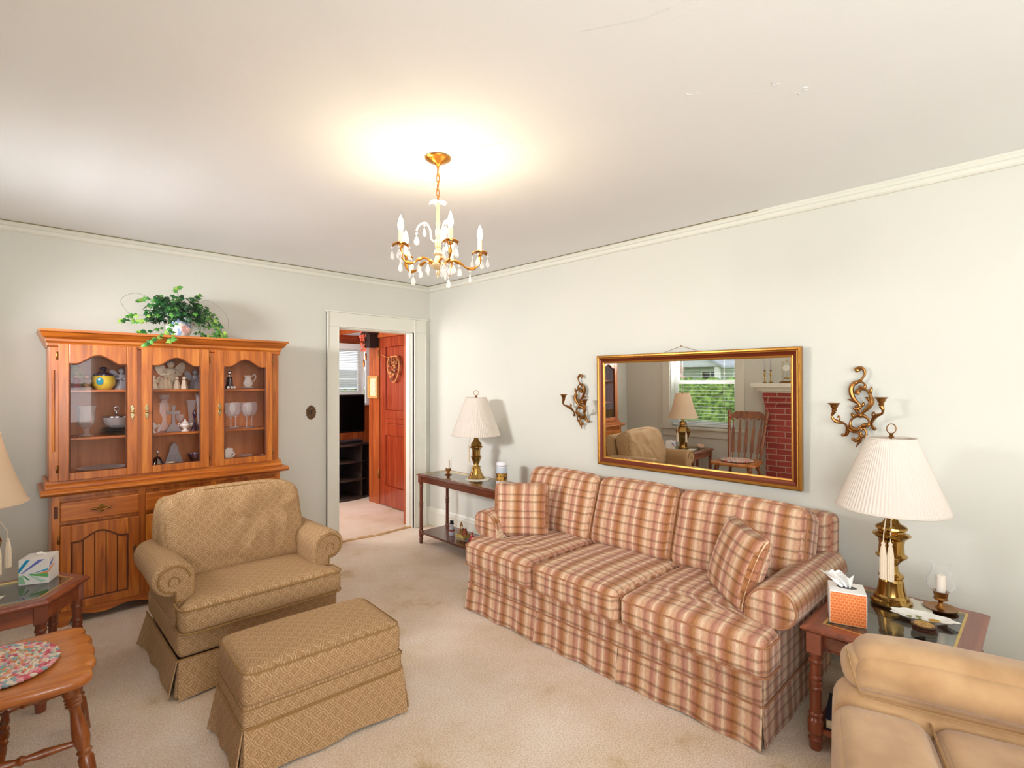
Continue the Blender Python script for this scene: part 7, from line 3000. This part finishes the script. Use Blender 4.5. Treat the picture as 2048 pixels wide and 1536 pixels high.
for x in (-0.15, 0.13):
    box(bm, x - 0.01, x + 0.01, -0.07, 0.03, 0, 0.004)
obj('foot', bm, 'black', t, False)
bm = nb()
box(bm, -0.185, 0.165, -0.0915, -0.0895, 0.012, 0.03)
obj('front_strip', bm, 'black', t, False)
# cuckoo clock with red leaves
t = thing('cuckoo_clock', 'carved clock with reddish leaves and hanging weights at the top of the doorway view', 'clock', (3.28, 5.80, 1.98))
bm = nb()
box(bm, -0.13, -0.002, -0.07, 0.07, -0.06, 0.12)
prism(bm, [(-0.10, 0.10), (0.10, 0.10), (0, 0.21)], -0.16, -0.002, 'yz')
obj('case', bm, plain('clock_dark', '#1C0F0C', 0.5), t, False, bevel=0.003)
rnd.seed(9)
bm = nb()
for k in range(60):
    ivy_leaf(bm, (rnd.uniform(-0.17, -0.10), rnd.uniform(0.0, 0.14), rnd.uniform(-0.10, 0.16)), (-1, rnd.uniform(-.8, .3), rnd.uniform(-.3, .4)), (0, rnd.uniform(-1, 1), rnd.uniform(-1, 0.5)), rnd.uniform(0.018, 0.030), 0)
obj('leaf_trim', bm, plain('red_leaves', '#C9502E', 0.5), t, False)
bm = nb()
for y, z in ((0.10, -0.30), (0.05, -0.22)):
    tube(bm, [(-0.11, y, -0.06), (-0.11, y, z + 0.1)], 0.0015, 4)
    lathe(bm, [(0, 0), (0.010, 0.005), (0.013, 0.05), (0.009, 0.09), (0, 0.10)], 12, (-0.11, y, z))
tube(bm, [(-0.11, 0.125, -0.06), (-0.11, 0.125, -0.42)], 0.0015, 4)
obj('weights', bm, 'obrass', t)
t = thing('picture_frame', 'small gold-framed picture on the red panelled wall beside the door', 'picture', (3.28, 5.845, 1.436))
t.rotation_euler = (0, 0, math.radians(0))
bm = nb()
for a, b, c, d in ((-0.115, -0.085, -0.14, 0.14), (0.085, 0.115, -0.14, 0.14), (-0.085, 0.085, -0.14, -0.112), (-0.085, 0.085, 0.112, 0.14)):
    box(bm, -0.032, 0, a, b, c, d)
obj('frame', bm, plain('pale_gold', '#D9A560', 0.4, 0.3), t, False, bevel=0.003)
bm = nb()
box(bm, -0.014, -0.002, -0.085, 0.085, -0.112, 0.112)
po = obj('print', bm, plain('print_cream', '#E9CFA8', 0.6), t, False)
bm = nb()
box(bm, -0.016, -0.0138, -0.05, 0.05, -0.08, 0.08)
obj('picture_area', bm, blotch('print_sketch', '#D9B88A', '#F2E2C8', 50, 0.6), po, False)
t = thing('racket_wreath', 'heart-shaped wicker hoop filled with dried leaves hanging on the red door', 'wreath', (3.274, 5.365, 1.66))
hp_ = spline([(-0.014, 0.0, 0.135), (-0.016, -0.09, 0.13), (-0.016, -0.135, 0.05), (-0.014, -0.11, -0.06), (-0.012, -0.01, -0.165), (-0.012, 0.10, -0.06), (-0.014, 0.135, 0.05), (-0.014, 0.09, 0.125)], 6, True)
bm = nb()
tube(bm, hp_, 0.010, 8, closed=True)
tube(bm, [(-0.014, 0.10, 0.12), (-0.012, 0.28, 0.17)], 0.004, 6)
obj('hoop', bm, plain('wicker_tan', '#D08A4E', 0.6), t)
rnd.seed(4)
bm = nb()
for k in range(90):
    y, z = rnd.uniform(-0.12, 0.12), rnd.uniform(-0.14, 0.12)
    if abs(y) > 0.12 - max(0, -z) * 0.7:
        continue
    if y > 0.03 and z < 0.02 and rnd.random() < 0.8:
        continue
    ivy_leaf(bm, (rnd.uniform(-0.045, -0.008), y, z), (-1, rnd.uniform(-.5, .5), rnd.uniform(-.5, .5)), (0, rnd.uniform(-1, 1), rnd.uniform(-1, 1)), rnd.uniform(0.022, 0.036), rnd.choice([0, 1, 2]))
obj('dried_leaves', bm, [plain('dry_gold', '#C98A4A', 0.6), plain('dry_dark', '#5A2814', 0.6), plain('dry_rust', '#B5562A', 0.6)], t, False)

# curled paint flakes on the ceiling
def flake(x, y, n, seed):
    rnd.seed(seed)
    bm = nb()
    px, py = x, y
    for k in range(n):
        a = rnd.uniform(0, PI)
        L_ = rnd.uniform(0.012, 0.026)
        dx, dy = L_ * math.cos(a), L_ * math.sin(a) * 0.6
        v = [bm.verts.new(p) for p in ((px, py, ZC - 0.0008), (px + dx, py + dy, ZC - 0.0008), (px + dx * 0.9 + 0.006, py + dy * 0.9 - 0.005, ZC - 0.0025), (px + 0.003, py - 0.006, ZC - 0.002))]
        bm.faces.new(v)
        px += dx * rnd.uniform(0.6, 1.4)
        py += rnd.uniform(-0.03, 0.03)
    o = struct('ceiling_flake', bm, 'ceil', smooth=False)
    sd = o.modifiers.new('t', 'SOLIDIFY')
    sd.thickness = 0.0008


flake(1.86, 0.66, 3, 1)
flake(2.02, 0.62, 3, 2)
flake(1.75, 0.86, 2, 5)
flake(1.60, 0.30, 3, 8)
bm = nb()
tube(bm, [(1.32, 2.05, ZC - 0.0005), (1.40, 1.80, ZC - 0.0005), (1.52, 1.62, ZC - 0.0005)], 0.0006, 4)
tube(bm, [(1.20, 0.95, ZC - 0.0005), (1.28, 0.80, ZC - 0.0005), (1.30, 0.72, ZC - 0.0005)], 0.0006, 4)
struct('ceiling_crack', bm, 'crack')
